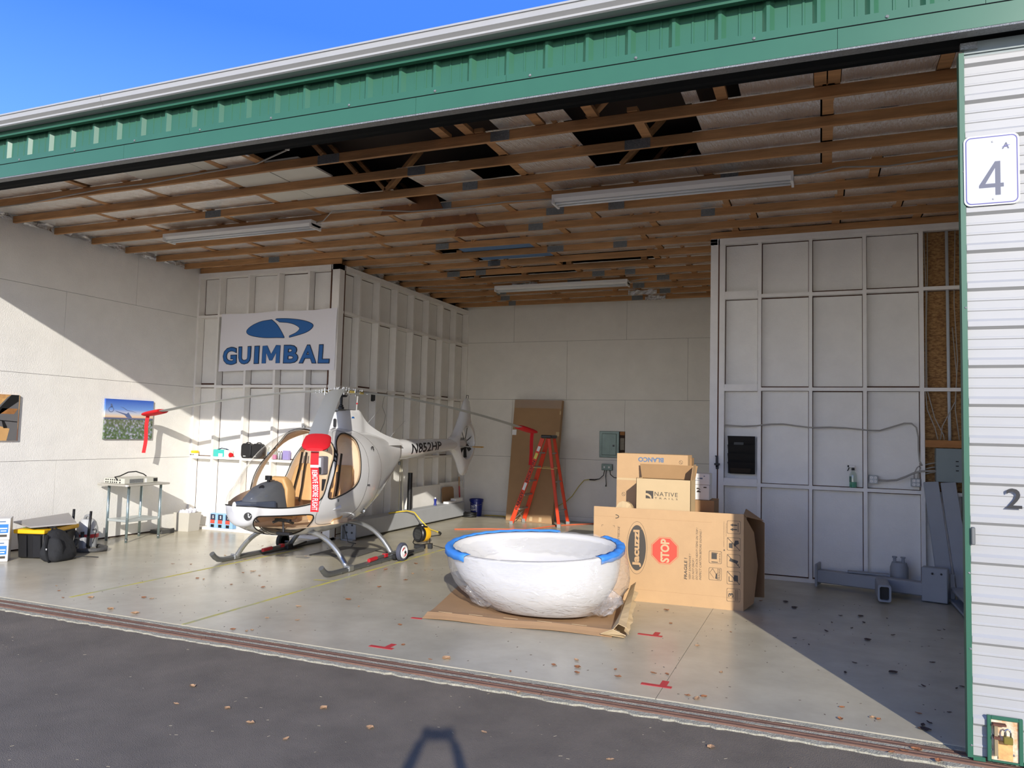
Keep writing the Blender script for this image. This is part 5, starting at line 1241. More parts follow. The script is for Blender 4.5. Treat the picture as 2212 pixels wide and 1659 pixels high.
# spray bottle
sp = T('spray_bottle', 'clear spray bottle of green liquid standing on the right wall ledge', 'bottle', (.375, YR+.03, 1.216))
c = (.375, YR+.045, 1.216)
MB().lathe([(.042, 0), (.044, .01), (.044, .15), (.036, .175), (.016, .205), (.016, .22)], c, 20).build('bottle', clearp, sp, smooth='auto')
MB().lathe([(.039, .004), (.041, .012), (.041, .07), (0, .071)], c, 18).build('liquid', greenl, sp, smooth='auto')
m = MB(); m.lathe([(.018, .215), (.018, .24), (.010, .245)], c, 12); m.build('collar', rubber, sp)
m = MB(); m.bx((c[0]-.012, c[1], c[2]+.262), (.075, .025, .03)); m.build('sprayer_head', fixt, sp, bevel=.006)
m = MB(); m.tube([(c[0]-.045, c[1], c[2]+.25), (c[0]-.052, c[1], c[2]+.225), (c[0]-.065, c[1], c[2]+.205)], .006, 6); m.bx((c[0]-.055, c[1], c[2]+.265), (.018, .022, .022)); m.build('trigger', rubber, sp)
MB().box(c[0]-.044, c[1]-.0455, c[2]+.07, c[0]-.02, c[1]-.03, c[2]+.14).build('label', M('green_label', '47685a', .6), sp)
# grey electrical cabinet and conduits in the OSB bay
ep = T('electrical_cabinet', 'grey electrical cabinet mounted in the unpainted board bay at far right', 'electrical panel', (1.45, YR, 1.34))
MB().box(1.28, YR-.05, 1.335, XS-.06, YR+.085, 1.735).build('cabinet', gpanel, ep, bevel=.004)
for z in (1.475, 1.53, 1.585): MB().bx((1.50, YR-.053, z), (.03, .008, .012)).build('latch', rubber, ep)
for z in (1.50, 1.55, 1.44): MB().tube([(1.175, YR+.03, z-.02), (1.23, YR+.01, z+.0), (1.285, YR+.0, z+.01)], .008, 6).build('stub_cable', cable, ep, smooth=True)
tag(setorg(MB().tube([(1.44, YR+.05, 1.83), (1.435, YR+.05, 2.5), (1.43, YR+.05, 4.39)], .018, 10).build('conduit_pipe', M('pale_conduit', 'b5bcc2', .45), None, smooth=True), (1.44, YR+.05, 1.83)), 'thick pale vertical conduit rising from the crosspiece in the right bay', 'conduit')
for k, (pts, lbl) in enumerate((([(1.18, 4.39), (1.20, 3.6), (1.19, 2.9), (1.185, 2.4), (1.2, 2.2), (1.28, 1.98), (1.31, 1.84)], 'thin cable hanging beside the end stud down to the crosspiece'), ([(1.22, 4.39), (1.215, 3.8), (1.20, 3.2), (1.20, 2.45), (1.28, 2.1), (1.37, 1.9), (1.38, 1.84)], 'thin cable crossing in the board bay towards the crosspiece middle'), ([(1.52, 4.39), (1.50, 3.5), (1.53, 2.8), (1.50, 2.3), (1.36, 2.0), (1.34, 1.84)], 'thin cable right of the pale conduit swinging left at its foot'), ([(1.48, 3.2), (1.52, 2.6), (1.50, 2.2), (1.54, 1.84)], 'short thin cable right of the pale conduit'))):
    tag(setorg(MB().tube([(x, YR+.02+.008*k, z) for x, z in pts], .006, 6).build('hanging_cable', cable, None, smooth=True), (pts[0][0], YR, pts[0][1])), lbl, 'cable', 'loose cables in the board bay')
# ---- back wall items
br = T('breaker_panel', 'grey-green metal breaker panel set in a cut-out of the back wall', 'electrical panel', (-4.0, YK, 1.34))
MB().box(-4.215, YK-.035, 1.335, -3.80, YK+.002, 1.875).build('cover', gpanel2, br, bevel=.006)
MB().box(-4.16, YK-.048, 1.385, -3.855, YK-.034, 1.825).build('door', gpanel2, br, bevel=.008)
m = MB(); 
for k in range(4): m.box(-4.0+.035*k, YK-.052, 1.42, -3.985+.035*k, YK-.047, 1.79)
m.build('pressed_ribs', gpanel2, br); MB().box(-3.93, YK-.054, 1.56, -3.89, YK-.046, 1.60).build('latch', blackp, br)
MB().box(-3.80, YK-.004, 1.44, -3.685, YK-.001, 1.875).build('wall_cutout', gap, br)
MB().box(-3.79, YK-.006, 1.80, -3.695, YK-.003, 1.87).build('exposed_wood', wood2, br)
MB().box(-3.785, YK-.006, 1.50, -3.70, YK-.003, 1.74).build('exposed_insulation', M('old_insulation', '8c8577', .9, var=.3, vs=40), br)
jb = T('junction_box', 'small grey junction box with black cords below the breaker panel', 'junction box', (-4.04, YK, 1.08))
MB().box(-4.155, YK-.06, 1.075, -3.93, YK, 1.205).build('box', gpanel2, jb, bevel=.006)
for dx in (.06, .16): MB().bx((-4.155+dx, YK-.063, 1.14), (.03, .006, .04)).build('socket', fixt, jb)
MB().tube([(-4.09, YK-.05, 1.09), (-4.10, YK-.08, .98), (-4.18, YK-.1, .90), (-4.28, YK-.1, .875), (-4.39, YK-.1, .875)], [.008, .008, .008, .014, .014], 8).build('cord', rubber, jb, smooth=True)
MB().tube([(-4.055, YK-.05, 1.09), (-4.06, YK-.06, .95), (-4.05, YK-.06, .80), (-4.055, YK-.06, .75)], [.008, .008, .008, .014], 8).build('cord', rubber, jb, smooth=True)
MB().tube([(-3.98, YK-.05, 1.09), (-3.96, YK-.08, 1.0), (-3.88, YK-.1, .94), (-3.75, YK-.1, .93)], .008, 8).build('cord', rubber, jb, smooth=True)
yc = [(-4.39, YK-.1, .875), (-4.50, YK-.1, .86), (-4.62, YK-.11, .72), (-4.75, YK-.12, .52), (-4.88, YK-.12, .40), (-5.03, YK-.12, .31), (-5.2, YK-.1, .2)]
tag(setorg(MB().tube(yc, .009, 8).build('extension_cord', M('pale_yellow_cord', 'b8ad50', .5), None, smooth=True), yc[0]), 'yellow extension cord sagging along the back wall from the black cord', 'cord')
oc_ = [(-6.2, 12.6, .01), (-5.7, 13.0, .01), (-5.05, 13.28, .01), (-4.95, 13.62, .01), (-4.80, 14.15, .01), (-4.5, 14.6, .01), (-4.25, 14.9, .01), (-3.6, 15.0, .01), (-3.2, 15.0, .01)]
tag(setorg(MB().tube(oc_, .010, 6).build('orange_cord', M('orange_cord', 'e0693f', .5), None, smooth=True), (-5, 13.5, 0)), 'orange cord lying on the floor past the stepladder feet', 'cord')
m = MB().box(-4.3, 13.05, .0, -3.72, 13.8, .012); tag(setorg(m.build('floor_mat', matgrey), (-4, 13.4, 0)), 'dark grey mat lying flat right of the stepladder', 'mat')
# ---- light fixtures under the joists
def light(x0, x1, y, label, z=4.40, lamp=True):
    t = T('shop_light', label, 'light fixture', ((x0+x1)/2, y, z), 'tube light fixtures')
    m = MB(); m.prism([(-.11, z+.075), (-.11, z+.03), (-.075, z), (.075, z), (.11, z+.03), (.11, z+.075)], lambda a, b: (x0, y+a, b), lambda a, b: (x1, y+a, b)); m.build('housing', fixt, t)
    for s in (-.045, .045): MB().tube([(x0+.03, y+s, z-.012), (x1-.03, y+s, z-.012)], .013, 8).build('tube_lamp', tubeg, t, smooth=True)
    for xx in (x0+.012, x1-.012): MB().box(xx-.012, y-.11, z-.028, xx+.012, y+.11, z+.03).build('end_cap', fixt, t)
    return t
light(-8.62, -6.08, 8.03, 'white tube light fixture nearest the left wall, under the joists')
light(-2.80, -.25, 8.02, 'white tube light fixture nearest the door, under the joists at right')
light(-5.55, -3.07, 12.75, 'white tube light fixture deep over the alcove')
light(-5.48, -4.95, 5.95, 'short stretch of white light fixture lying above the first joist', z=4.60)
def wire(pts, label):
    tag(setorg(MB().tube(pts, .008, 6).build('ceiling_cable', cable, None, smooth=True), pts[0]), label, 'cable', 'cables under the joists')
wire([(-6.08, 8.03, 4.46), (-5.95, 8.0, 4.465), (-5.6, 7.7, 4.475), (-5.2, 7.75, 4.47), (-4.6, 7.9, 4.44), (-4.0, 8.0, 4.46), (-3.4, 8.0, 4.475), (-2.8, 8.02, 4.46)], 'grey cable running from the left fixture to the right fixture')
wire([(-.25, 8.02, 4.46), (-.1, 8.0, 4.45), (.2, 7.95, 4.475), (.6, 8.0, 4.455), (1.0, 7.95, 4.465), (1.5, 7.9, 4.475)], 'grey cable from the right fixture towards the door edge')
wire([(-9.9, 6.22, 4.45), (-9.0, 6.22, 4.45), (-8.4, 6.2, 4.47), (-7.7, 6.2, 4.50), (-7.0, 6.2, 4.49), (-6.2, 6.15, 4.50), (-5.4, 6.1, 4.50), (-4.9, 5.95, 4.53), (-4.7, 5.75, 4.57)], 'grey cable along the first joist at upper left')
wire([(-7.0, 12.4, 4.46), (-6.6, 12.5, 4.44), (-6.0, 12.8, 4.46), (-5.55, 12.75, 4.45)], 'grey cable from the alcove wall to the deep fixture')
wire([(-3.07, 12.75, 4.45), (-2.85, 12.7, 4.47), (-2.7, 12.6, 4.46)], 'short grey cable right of the deep fixture')
# ================================================================== LEFT HALF
# ---- banner
bn = T('banner', 'white cloth banner with a blue swoosh oval and blue company lettering on the framed wall', 'banner', (-8.48, YB-.02, 2.72))
cor = {'tl': (-9.69, 3.735), 'tr': (-7.28, 3.755), 'bl': (-9.70, 2.725), 'br': (-7.30, 2.745)}
def bnp(u, v, d=0):
    xt = cor['tl'][0]+(cor['tr'][0]-cor['tl'][0])*u; xb = cor['bl'][0]+(cor['br'][0]-cor['bl'][0])*u
    zt = cor['tl'][1]+(cor['tr'][1]-cor['tl'][1])*u-.03*math.sin(PI*u)**2*0-.018*abs(math.sin(PI*u*2)); zb = cor['bl'][1]+(cor['br'][1]-cor['bl'][1])*u+.015*math.sin(u*4)
    return Vector((xb+(xt-xb)*v, YB-.016+.006*math.sin(u*14+v*3)+.004*math.sin(v*9+u*5)-d, zb+(zt-zb)*v))
nx, ny = 60, 28
MB().add([bnp(i/nx, j/ny) for i in range(nx+1) for j in range(ny+1)], [(i*(ny+1)+j, i*(ny+1)+j+1, (i+1)*(ny+1)+j+1, (i+1)*(ny+1)+j) for i in range(nx) for j in range(ny)]).build('cloth', bann, bn, smooth=True, recalc=False)
def bshape(P, mat, name, d): # P in banner u,v; finely triangulated
    bm = bmesh.new(); vl = [bm.verts.new((a*2.4, b, 0)) for a, b in P]; bm.faces.new(vl); bmesh.ops.triangulate(bm, faces=bm.faces[:])
    for _ in range(4):
        es = [e for e in bm.edges if e.calc_length() > .09]
        if es: bmesh.ops.subdivide_edges(bm, edges=es, cuts=1); bmesh.ops.triangulate(bm, faces=bm.faces[:])
    bm.verts.index_update(); m = MB().add([bnp(v.co.x/2.4, v.co.y, d) for v in bm.verts], [tuple(q.index for q in f.verts) for f in bm.faces]); bm.free(); return m.build(name, mat, bn, recalc=False)
def crv(pts, n=8):
    out = []
    for i in range(len(pts)):
        p0_, p1_, p2_, p3_ = pts[max(i-1, 0)], pts[i], pts[min(i+1, len(pts)-1)], pts[min(i+2, len(pts)-1)]
        if i == len(pts)-1: out.append(p1_); break
        for k in range(n):
            t = k/n; out.append(tuple(.5*(2*b+(-a+c)*t+(2*a-5*b+4*c-d)*t*t+(-a+3*b-3*c+d)*t**3) for a, b, c, d in zip(p0_, p1_, p2_, p3_)))
    return out
L1 = crv([(.455, .855), (.36, .84), (.28, .775), (.240, .690), (.265, .625), (.34, .58), (.43, .555), (.572, .545)])+crv([(.572, .545), (.545, .64), (.505, .76), (.455, .855)])[1:-1]
L2 = crv([(.487, .862), (.60, .862), (.72, .83), (.80, .765), (.80, .70), (.745, .625), (.615, .55)])+crv([(.615, .57), (.675, .63), (.70, .70), (.66, .765), (.60, .80), (.52, .812)])[:-1]
def grow(P, k): 
    n = len(P); out = []
    for i in range(n):
        a, b = P[i-1], P[(i+1) % n]; dx, dy = (b[0]-a[0])*2.4, b[1]-a[1]; L = math.hypot(dx, dy) or 1
        out.append((P[i][0]+dy/L*k/2.4*SG, P[i][1]-dx/L*k*SG))
    return out
for P in (L1, L2):
    ar = sum(P[i-1][0]*P[i][1]-P[i][0]*P[i-1][1] for i in range(len(P))); SG = 1 if ar > 0 else -1
    bshape(grow(P, .009), blueo, 'logo_outline', .003); bshape(P, bluep, 'logo', .005)
def btext(s, u0, v0, wu, hv, mat, d, bold):
    vs, fs, x0, x1, y0, y1 = glyphs(s, bold, 0, 1.04)
    MB().add([bnp(u0+(v.x-x0)/(x1-x0)*wu, v0+(v.y-y0)/(y1-y0)*hv, d) for v in vs], fs).build('lettering', mat, bn, recalc=False)
for i, (ch, uc, wu) in enumerate((('G', .098, .130), ('U', .236, .114), ('I', .343, .044), ('M', .467, .150), ('B', .639, .130), ('A', .783, .146), ('L', .913, .092))):
    v0 = .113
    if ch == 'M':
        PM = [(uc+(px_-.5)*wu, v0+pz_*.30) for px_, pz_ in ((0, 0), (0, 1), (.24, 1), (.5, .50), (.76, 1), (1, 1), (1, 0), (.79, 0), (.79, .60), (.57, .17), (.43, .17), (.21, .60), (.21, 0))]
        SG = -1; ar = sum(PM[q-1][0]*PM[q][1]-PM[q][0]*PM[q-1][1] for q in range(len(PM))); SG = 1 if ar > 0 else -1
        bshape(grow(PM, .008), blueo, 'lettering', .0045); bshape(PM, bluep, 'lettering', .0062); continue
    btext(ch, uc-wu/2-.002, v0-.008, wu+.004, .302+.016, blueo, .0045, .055)
    btext(ch, uc-wu/2+.0035, v0+.004, wu-.009, .302-.010, bluep, .0062, .026)
# ---- pictures on the left wall
pc = T('picture', 'unframed photo print of a hovering helicopter over a flower meadow, on the left wall', 'picture', (XL+.03, 8.95, 1.85))
py0, py1, pz0, pz1 = 8.50, 9.41, 1.54, 2.165
pm = bpy.data.materials.new('meadow_print'); pm.use_nodes = True; t_ = pm.node_tree; b_ = t_.nodes['Principled BSDF']; b_.inputs['Roughness'].default_value = .35
g_n = t_.nodes.new('ShaderNodeNewGeometry'); s_n = t_.nodes.new('ShaderNodeSeparateXYZ'); t_.links.new(g_n.outputs['Position'], s_n.inputs[0])
mr = t_.nodes.new('ShaderNodeMapRange'); mr.inputs['From Min'].default_value = pz0; mr.inputs['From Max'].default_value = pz1; t_.links.new(s_n.outputs['Z'], mr.inputs[0])
r_n = t_.nodes.new('ShaderNodeValToRGB'); R_ = r_n.color_ramp
for k, (p_, c_) in enumerate(((0, '4f6b3c'), (.25, '6f7f66'), (.46, '8c8878'), (.52, '3f5380'), (.56, 'e8c9a4'), (.64, 'c9cdd6'), (.75, '6f9ade'), (1, '2f5cc0'))):
    e = R_.elements[k] if k < 2 else R_.elements.new(p_); e.position = p_; e.color = (*lin(c_), 1)
R_.elements[0].position = 0
t_.links.new(mr.outputs[0], r_n.inputs[0])
v_n = t_.nodes.new('ShaderNodeTexNoise'); v_n.inputs['Scale'].default_value = 28; v_n.inputs['Detail'].default_value = 4; t_.links.new(g_n.outputs['Position'], v_n.inputs['Vector'])
r2 = t_.nodes.new('ShaderNodeValToRGB'); r2.color_ramp.elements[0].position = .35; r2.color_ramp.elements[0].color = (*lin('2f3f28'), 1); r2.color_ramp.elements[1].position = .72; r2.color_ramp.elements[1].color = (*lin('e8e6ee'), 1)
e = r2.color_ramp.elements.new(.5); e.color = (*lin('5f7a4a'), 1); e = r2.color_ramp.elements.new(.6); e.color = (*lin('8e8fb8'), 1); t_.links.new(v_n.outputs[0], r2.inputs[0])
cm_ = t_.nodes.new('ShaderNodeMath'); cm_.operation = 'LESS_THAN'; cm_.inputs[1].default_value = .5; t_.links.new(mr.outputs[0], cm_.inputs[0])
mm = t_.nodes.new('ShaderNodeMath'); mm.operation = 'MULTIPLY'; mm.inputs[1].default_value = .7; t_.links.new(cm_.outputs[0], mm.inputs[0])
mx = t_.nodes.new('ShaderNodeMixRGB'); t_.links.new(mm.outputs[0], mx.inputs[0]); t_.links.new(r_n.outputs[0], mx.inputs[1]); t_.links.new(r2.outputs[0], mx.inputs[2]); t_.links.new(mx.outputs[0], b_.inputs['Base Color'])
MB().box(XL+.003, py0, pz0, XL+.03, py1, pz1).build('print_panel', pm, pc)
MB().box(XL+.003, py0-.004, pz0-.006, XL+.026, py1+.006, pz0-.0005).build('panel_edge', galv, pc)
HH = M('print_helicopter', '5a6c96', .4); hx_ = XL+.0305
def pp(P, name='printed_helicopter'): MB().add([(hx_, py0+(py1-py0)*a, pz0+(pz1-pz0)*b) for a, b in P], [tuple(range(len(P)))]).build(name, HH, pc, recalc=False)
pp([(.19, .71), (.35, .66), (.43, .64), (.47, .68), (.50, .62), (.55, .545), (.50, .53), (.44, .545), (.39, .61), (.22, .685)])
o2 = [(.115+.055*math.cos(q), .735+.07*math.sin(q)) for q in [2*PI*k/20 for k in range(20)]]; i2 = [(.115+.042*math.cos(q), .735+.054*math.sin(q)) for q in [2*PI*k/20 for k in range(20)]]
MB().add([(hx_, py0+(py1-py0)*a, pz0+(pz1-pz0)*b) for a, b in o2+i2], [(i, (i+1) % 20, 20+(i+1) % 20, 20+i) for i in range(20)]).build('printed_helicopter', HH, pc, recalc=False)
pp([(.10, .79), (.10, .88), (.125, .88), (.15, .80)]); pp([(.28, .82), (.36, .80), (.44, .735), (.45, .72), (.43, .725), (.35, .79)]); pp([(.44, .735), (.54, .715), (.64, .675), (.64, .67), (.54, .705), (.44, .722)])
p2 = T('picture', 'photo print of a cockpit at sunset, cut off at the left edge of the view', 'picture', (XL+.03, 6.7, 1.82))
py0, py1, pz0, pz1 = 6.3, 7.14, 1.515, 2.14
MB().box(XL+.003, py0, pz0, XL+.03, py1, pz1).build('print_panel', M('sunset_print', 'e0b070', .4, vs=4, col2='9a5d3c', fac=(.4, .6)), p2)
MB().box(XL+.003, py1+.0005, pz0, XL+.026, py1+.014, pz1-.01).build('panel_edge', galv, p2)
def p2p(P, mat, name): MB().add([(hx_, py0+(py1-py0)*a, pz0+(pz1-pz0)*b) for a, b in P], [tuple(range(len(P)))]).build(name, mat, p2, recalc=False)
p2p([(.3, 0), (.3, .62), (.52, .80), (.66, .74), (.80, .95), (.86, 1), (.99, 1), (.99, 0)], M('print_grey', '6d6c6c', .4), 'printed_wall')
hx_ += .0005
p2p([(.42, 0), (.42, .3), (.86, 1), (.98, 1), (.98, .86), (.56, .44), (.48, 0)], rubber, 'printed_post'); p2p([(.72, .70), (.98, .70), (.92, .58), (.66, .58)], wood2, 'printed_beam'); p2p([(.58, .0), (.55, .36), (.86, .26), (.82, 0)], tan, 'printed_seat'); p2p([(.52, .46), (.98, .42), (.98, .40), (.52, .44)], rubber, 'printed_table'); p2p([(.72, .44), (.76, .27), (.82, .27), (.82, .3), (.77, .42)], rubber, 'printed_table'); p2p([(.42, .8), (.5, .9), (.6, .78), (.42, .6)], M('print_hill', '46506a', .4), 'printed_hill')
# ---- steel work table
tb = T('work_table', 'small steel work table with a lower shelf against the left wall', 'table', (-9.86, 8.85, 0))
MB().box(-10.21, 8.45, .845, -9.58, 9.26, .872).build('table_top', M('table_top_grey', 'a9a69c', .4), tb, bevel=.012, seg=2) if False else MB().box(-10.20, 8.40, .842, -9.58, 9.22, .872).build('table_top', M('table_top_grey', 'a9a69c', .4), tb, bevel=.012, seg=2)
for x in (-10.08, -9.67):
    for y in (8.52, 9.12): 
        o = MB().tube([(x, y, 0), (x, y, .843)], .02, 12).build('leg', M('leg_steel', '9fb2b8', .25, metal=.8) if 'leg_steel' not in MATS else MATS['leg_steel'], tb, smooth=True)
        MB().lathe([(.014, 0), (.014, .03), (.024, .035), (.024, .05)], (x, y, 0), 10).build('foot', dsilver, o)
MB().box(-10.09, 8.51, .30, -9.66, 9.13, .335).build('shelf', M('shelf_steel', 'b9c0be', .35, metal=.4), tb, bevel=.004)
MB().bx((-9.585, 8.41, .857), (.03, .03, .02)).build('corner_clip', whitep, tb)
dv = T('switch_unit', 'flat grey rack unit with rows of black sockets on the steel table', 'device', (-9.85, 8.82, .873))
MB().box(-10.12, 8.46, .875, -9.70, 9.08, .955).build('case', M('unit_grey', 'c4c3b6', .45), dv, bevel=.003)
m = MB()
for k in range(6):
    for z in (.895, .932): m.lathe([(.011, 0), (.011, .004), (0, .005)], (-10.08+.042*k+(.01 if k > 1 else 0), 8.458, z), 10, (0, -1, 0))
for z in (.895, .932): m.lathe([(.011, 0), (.011, .006), (0, .007)], (-9.79, 8.458, z), 10, (0, -1, 0))
m.build('sockets', rubber, dv)
MB().box(-9.699, 8.55, .885, -9.697, 8.80, .945).build('panel', galv, dv); MB().box(-9.699, 8.83, .885, -9.697, 8.87, .945).build('panel', whitep, dv)
m = MB(); [m.lathe([(.009, 0), (.009, .004), (0, .005)], (-9.697, 9.00+.02*a, .90+.018*b), 8, (1, 0, 0)) for a in range(4) for b in range(3)]; m.build('ports', rubber, dv)
tag(setorg(MB().tube([(-9.82, 8.44, .93), (-9.86, 8.43, .97), (-9.95, 8.5, .97), (-10.02, 8.65, .975), (-10.0, 8.78, 1.03), (-9.95, 8.88, 1.04), (-9.9, 8.98, 1.0), (-9.88, 9.02, .965)], .009, 8).build('looped_cord', rubber, None, smooth=True), (-9.9, 8.7, .96)), 'black cord looping over the grey rack unit on the table', 'cord')
ub = boxo('flat_case', -10.2, 9.45, .0, -9.95, 9.72, .06, M('dark_case', '4a4a48', .5), 'flat dark case on the floor between the steel table and the paper bag', 'case')
# ---- waste bag
pb = T('paper_bag', 'grey square paper bag full of crumpled white waste in the left corner', 'bag', (-9.98, 10.02, 0))
MB().loft([[(x, y, 0) for x, y in ((-10.10, 9.86), (-9.84, 9.90), (-9.84, 10.14), (-10.10, 10.12))], [(x, y, .31) for x, y in ((-10.13, 9.85), (-9.82, 9.89), (-9.82, 10.16), (-10.13, 10.15))]], caps=False).build('bag_body', M('grey_paper', 'b9b5aa', .8, bump=.15, bs=6), pb)
MB().add([(-10.12, 9.87, .27), (-9.83, 9.90, .27), (-9.83, 10.15, .27), (-10.12, 10.14, .27)], [(0, 1, 2, 3)]).build('bag_fill', whitep, pb)
crumple = M('crumpled_paper', 'dcdce6', .8, bump=.4, bs=40)
for k in range(9):
    c_ = Vector((-10.06+.08*(k % 3)+random.uniform(-.02, .02), 9.92+.07*(k//3), .30+random.uniform(0, .04)))
    bm = bmesh.new(); bmesh.ops.create_icosphere(bm, subdivisions=1, radius=.05)
    for v in bm.verts: v.co *= random.uniform(.7, 1.15)
    m = MB().add([c_+v.co for v in bm.verts], [tuple(q.index for q in f.verts) for f in bm.faces]); bm.free()
    tag(setorg(m.build('crumpled_paper', crumple), c_), 'crumpled white paper stuffed into the grey bag', 'paper', 'crumpled papers in the grey bag')
# ---- wipes packs between the studs on the floor
wp_b = M('pack_blue', '8fb8dc', .45)
for k in range(3):
    x = -9.735+.165*k
    t = boxo('wipe_pack', x, YB+.005, .042, x+.158, YB+.10, .285, wp_b, 'light blue towel pack with red and dark label, %s of three between studs' % ('left', 'middle', 'right')[k], 'pack', 'shop towel packs')
    MB().box(x+.01, YB+.001, .17, x+.11, YB+.004, .27).build('dark_label', M('label_navy%d' % k, '2c3348', .5), t); MB().box(x+.01, YB+.0, .115, x+.10, YB+.0035, .175).build('red_label', inkr, t)
    MB().box(x+.02, YB+.0005, .05, x+.09, YB+.003, .10).build('emblem', navy, t); text('S', whitep, t, (x+.05, YB-.0005, .20), (1, 0, 0), (0, 0, 1), .03, .05, bold=.03)
# ---- shelf things on the 1.25 m blocking
SZ = 1.252; SY = YB+.05
t = T('tub_jar', 'white round jar with a yellow lid on the left wall shelf', 'jar', (-10.20, SY, SZ))
MB().lathe([(.06, 0), (.062, .01), (.062, .045), (.058, .05)], (-10.20, SY, SZ), 20).build('jar', whitep, t, smooth='auto'); MB().lathe([(.064, .046), (.066, .05), (.066, .085), (.06, .09)], (-10.20, SY, SZ), 20).build('lid', yel, t, smooth='auto')
MB().box(-10.25, SY-.061, SZ+.012, -10.17, SY-.058, SZ+.03).build('label', inkd, t)
t = boxo('tissue_box', -9.735, SY-.05, SZ, -9.50, SY+.05, SZ+.125, M('teal_card', '3fb8b0', .5), 'teal and white glove box on the shelf beside the paper roll', 'box')
m = MB().box(-9.495, SY-.05, SZ, -9.395, SY+.05, SZ+.12); m.build('white_end', whitep, t); MB().tube([(-9.68, SY, SZ+.125), (-9.60, SY, SZ+.15), (-9.5, SY, SZ+.14), (-9.45, SY, SZ+.12)], .02, 6, flat=.4).build('glove', M('dark_glove', '2c3c58', .6), t)
MB().box(-9.62, SY-.052, SZ+.01, -9.53, SY-.0505, SZ+.06).build('print', whitep, t)
t = T('red_cup', 'small red round cup lying on the shelf in front of the paper roll', 'cup', (-9.38, SY-.02, SZ))
MB().lathe([(.03, 0), (.04, .01), (.04, .035), (.022, .04), (.02, .06), (.03, .062)], (-9.38, SY-.045, SZ+.04), 16, (1, 0, 0)).build('cup', redf, t, smooth='auto')
t = T('paper_roll', 'tall white paper towel roll on the shelf', 'paper roll', (-9.25, SY+.02, SZ))
MB().lathe([(.02, .0), (.058, 0), (.058, .275), (.02, .275), (.02, .2)], (-9.245, SY+.01, SZ), 24).build('roll', M('towel_paper', 'ece6da', .9), t, smooth='auto')
t = T('black_case', 'pair of black rounded bags standing on the shelf', 'bag', (-8.9, SY, SZ))
for k, (xa, xb) in enumerate(((-9.12, -8.905), (-8.895, -8.67))):
    P = rrect((xa+xb)/2, SZ+.125, xb-xa, .25, .06, 5); MB().prism(P, lambda a, b: (a, SY-.075, b), lambda a, b: (a, SY+.02, b)).build('bag_half', blackp, t, bevel=.015, seg=2)
    MB().box(xa+.06, SY-.078, SZ+.03, xa+.11, SY-.073, SZ+.04).build('tag', whitep, t)
    MB().tube([(xa+.05, SY, SZ+.25), (xa+.08, SY, SZ+.265), (xa+.12, SY, SZ+.265), (xa+.15, SY, SZ+.25)], .009, 6).build('carry_handle', blackp, t)
def bottle(x, r_, h_, liq, lh, cap, label, capm=whitep):
    t = T('bottle', label, 'bottle', (x, SY, SZ), 'bottles on the wall shelf')
    MB().lathe([(r_, 0), (r_, h_*.68), (r_*.4, h_*.8), (r_*.4, h_*.9)], (x, SY, SZ), 18).build('bottle_body', clearp, t, smooth='auto')
    MB().lathe([(r_*.92, .003), (r_*.92, h_*lh), (0, h_*lh)], (x, SY, SZ), 18).build('liquid', liq, t, smooth='auto')
    m = MB().lathe([(r_*.48, h_*.88), (r_*.48, h_)], (x, SY, SZ), 12); m.bx((x-.01, SY, SZ+h_+.005), (.04, .014, .014)); m.build('pump_cap', capm, t)
bottle(-8.58, .034, .22, bluel, .55, 1, 'pale blue pump bottle on the shelf right of the black bags'); bottle(-8.46, .036, .17, pinkl, .45, 1, 'clear bottle with pink liquid on the shelf, seen through the canopy')
t = T('steel_bottle', 'two slim steel cans on the shelf beside the pink bottle', 'can', (-8.36, SY, SZ))
for x in (-8.375, -8.325): MB().lathe([(.022, 0), (.023, .10), (.016, .125), (.008, .14), (0, .14)], (x, SY, SZ), 14).build('can', chrome, t, smooth='auto')
boxo('purple_box', -8.28, SY-.03, SZ, -8.16, SY+.03, SZ+.15, M('lilac_card', '9d92cc', .5), 'small lilac box on the shelf right of the steel cans', 'box')
# ---- printed white cartons at the far left (stack of two)
for k, z in enumerate((.0, .272)):
    t = T('paper_carton', 'white carton with a blue printed band at the left edge, %s of the stack' % ('bottom' if not k else 'top'), 'carton', (0, 0, 0), 'white and blue cartons', local=True)
    MB().box(-.44, 0, .001, 0, .30, .270).build('box_body', M('carton_white%d' % k, 'd8d6d0', .6), t, bevel=.004)
    MB().box(-.40, -.002, .09, -.02, 0, .20).build('blue_band', M('band_blue%d' % k, '2878c0', .5), t)
    m = MB(); m.box(-.12, -.003, .14, -.03, -.001, .155); m.box(-.10, -.003, .11, -.04, -.001, .122); m.build('white_print', whitep, t)
    MB().box(-.16, -.0015, .04, -.03, 0, .07).build('black_print', inkd, t); MB().box(-.16, -.0015, .225, -.05, 0, .24).build('blue_print', inkb, t)
    place(t, (-9.575+.008*k, 6.66, z), R(50))
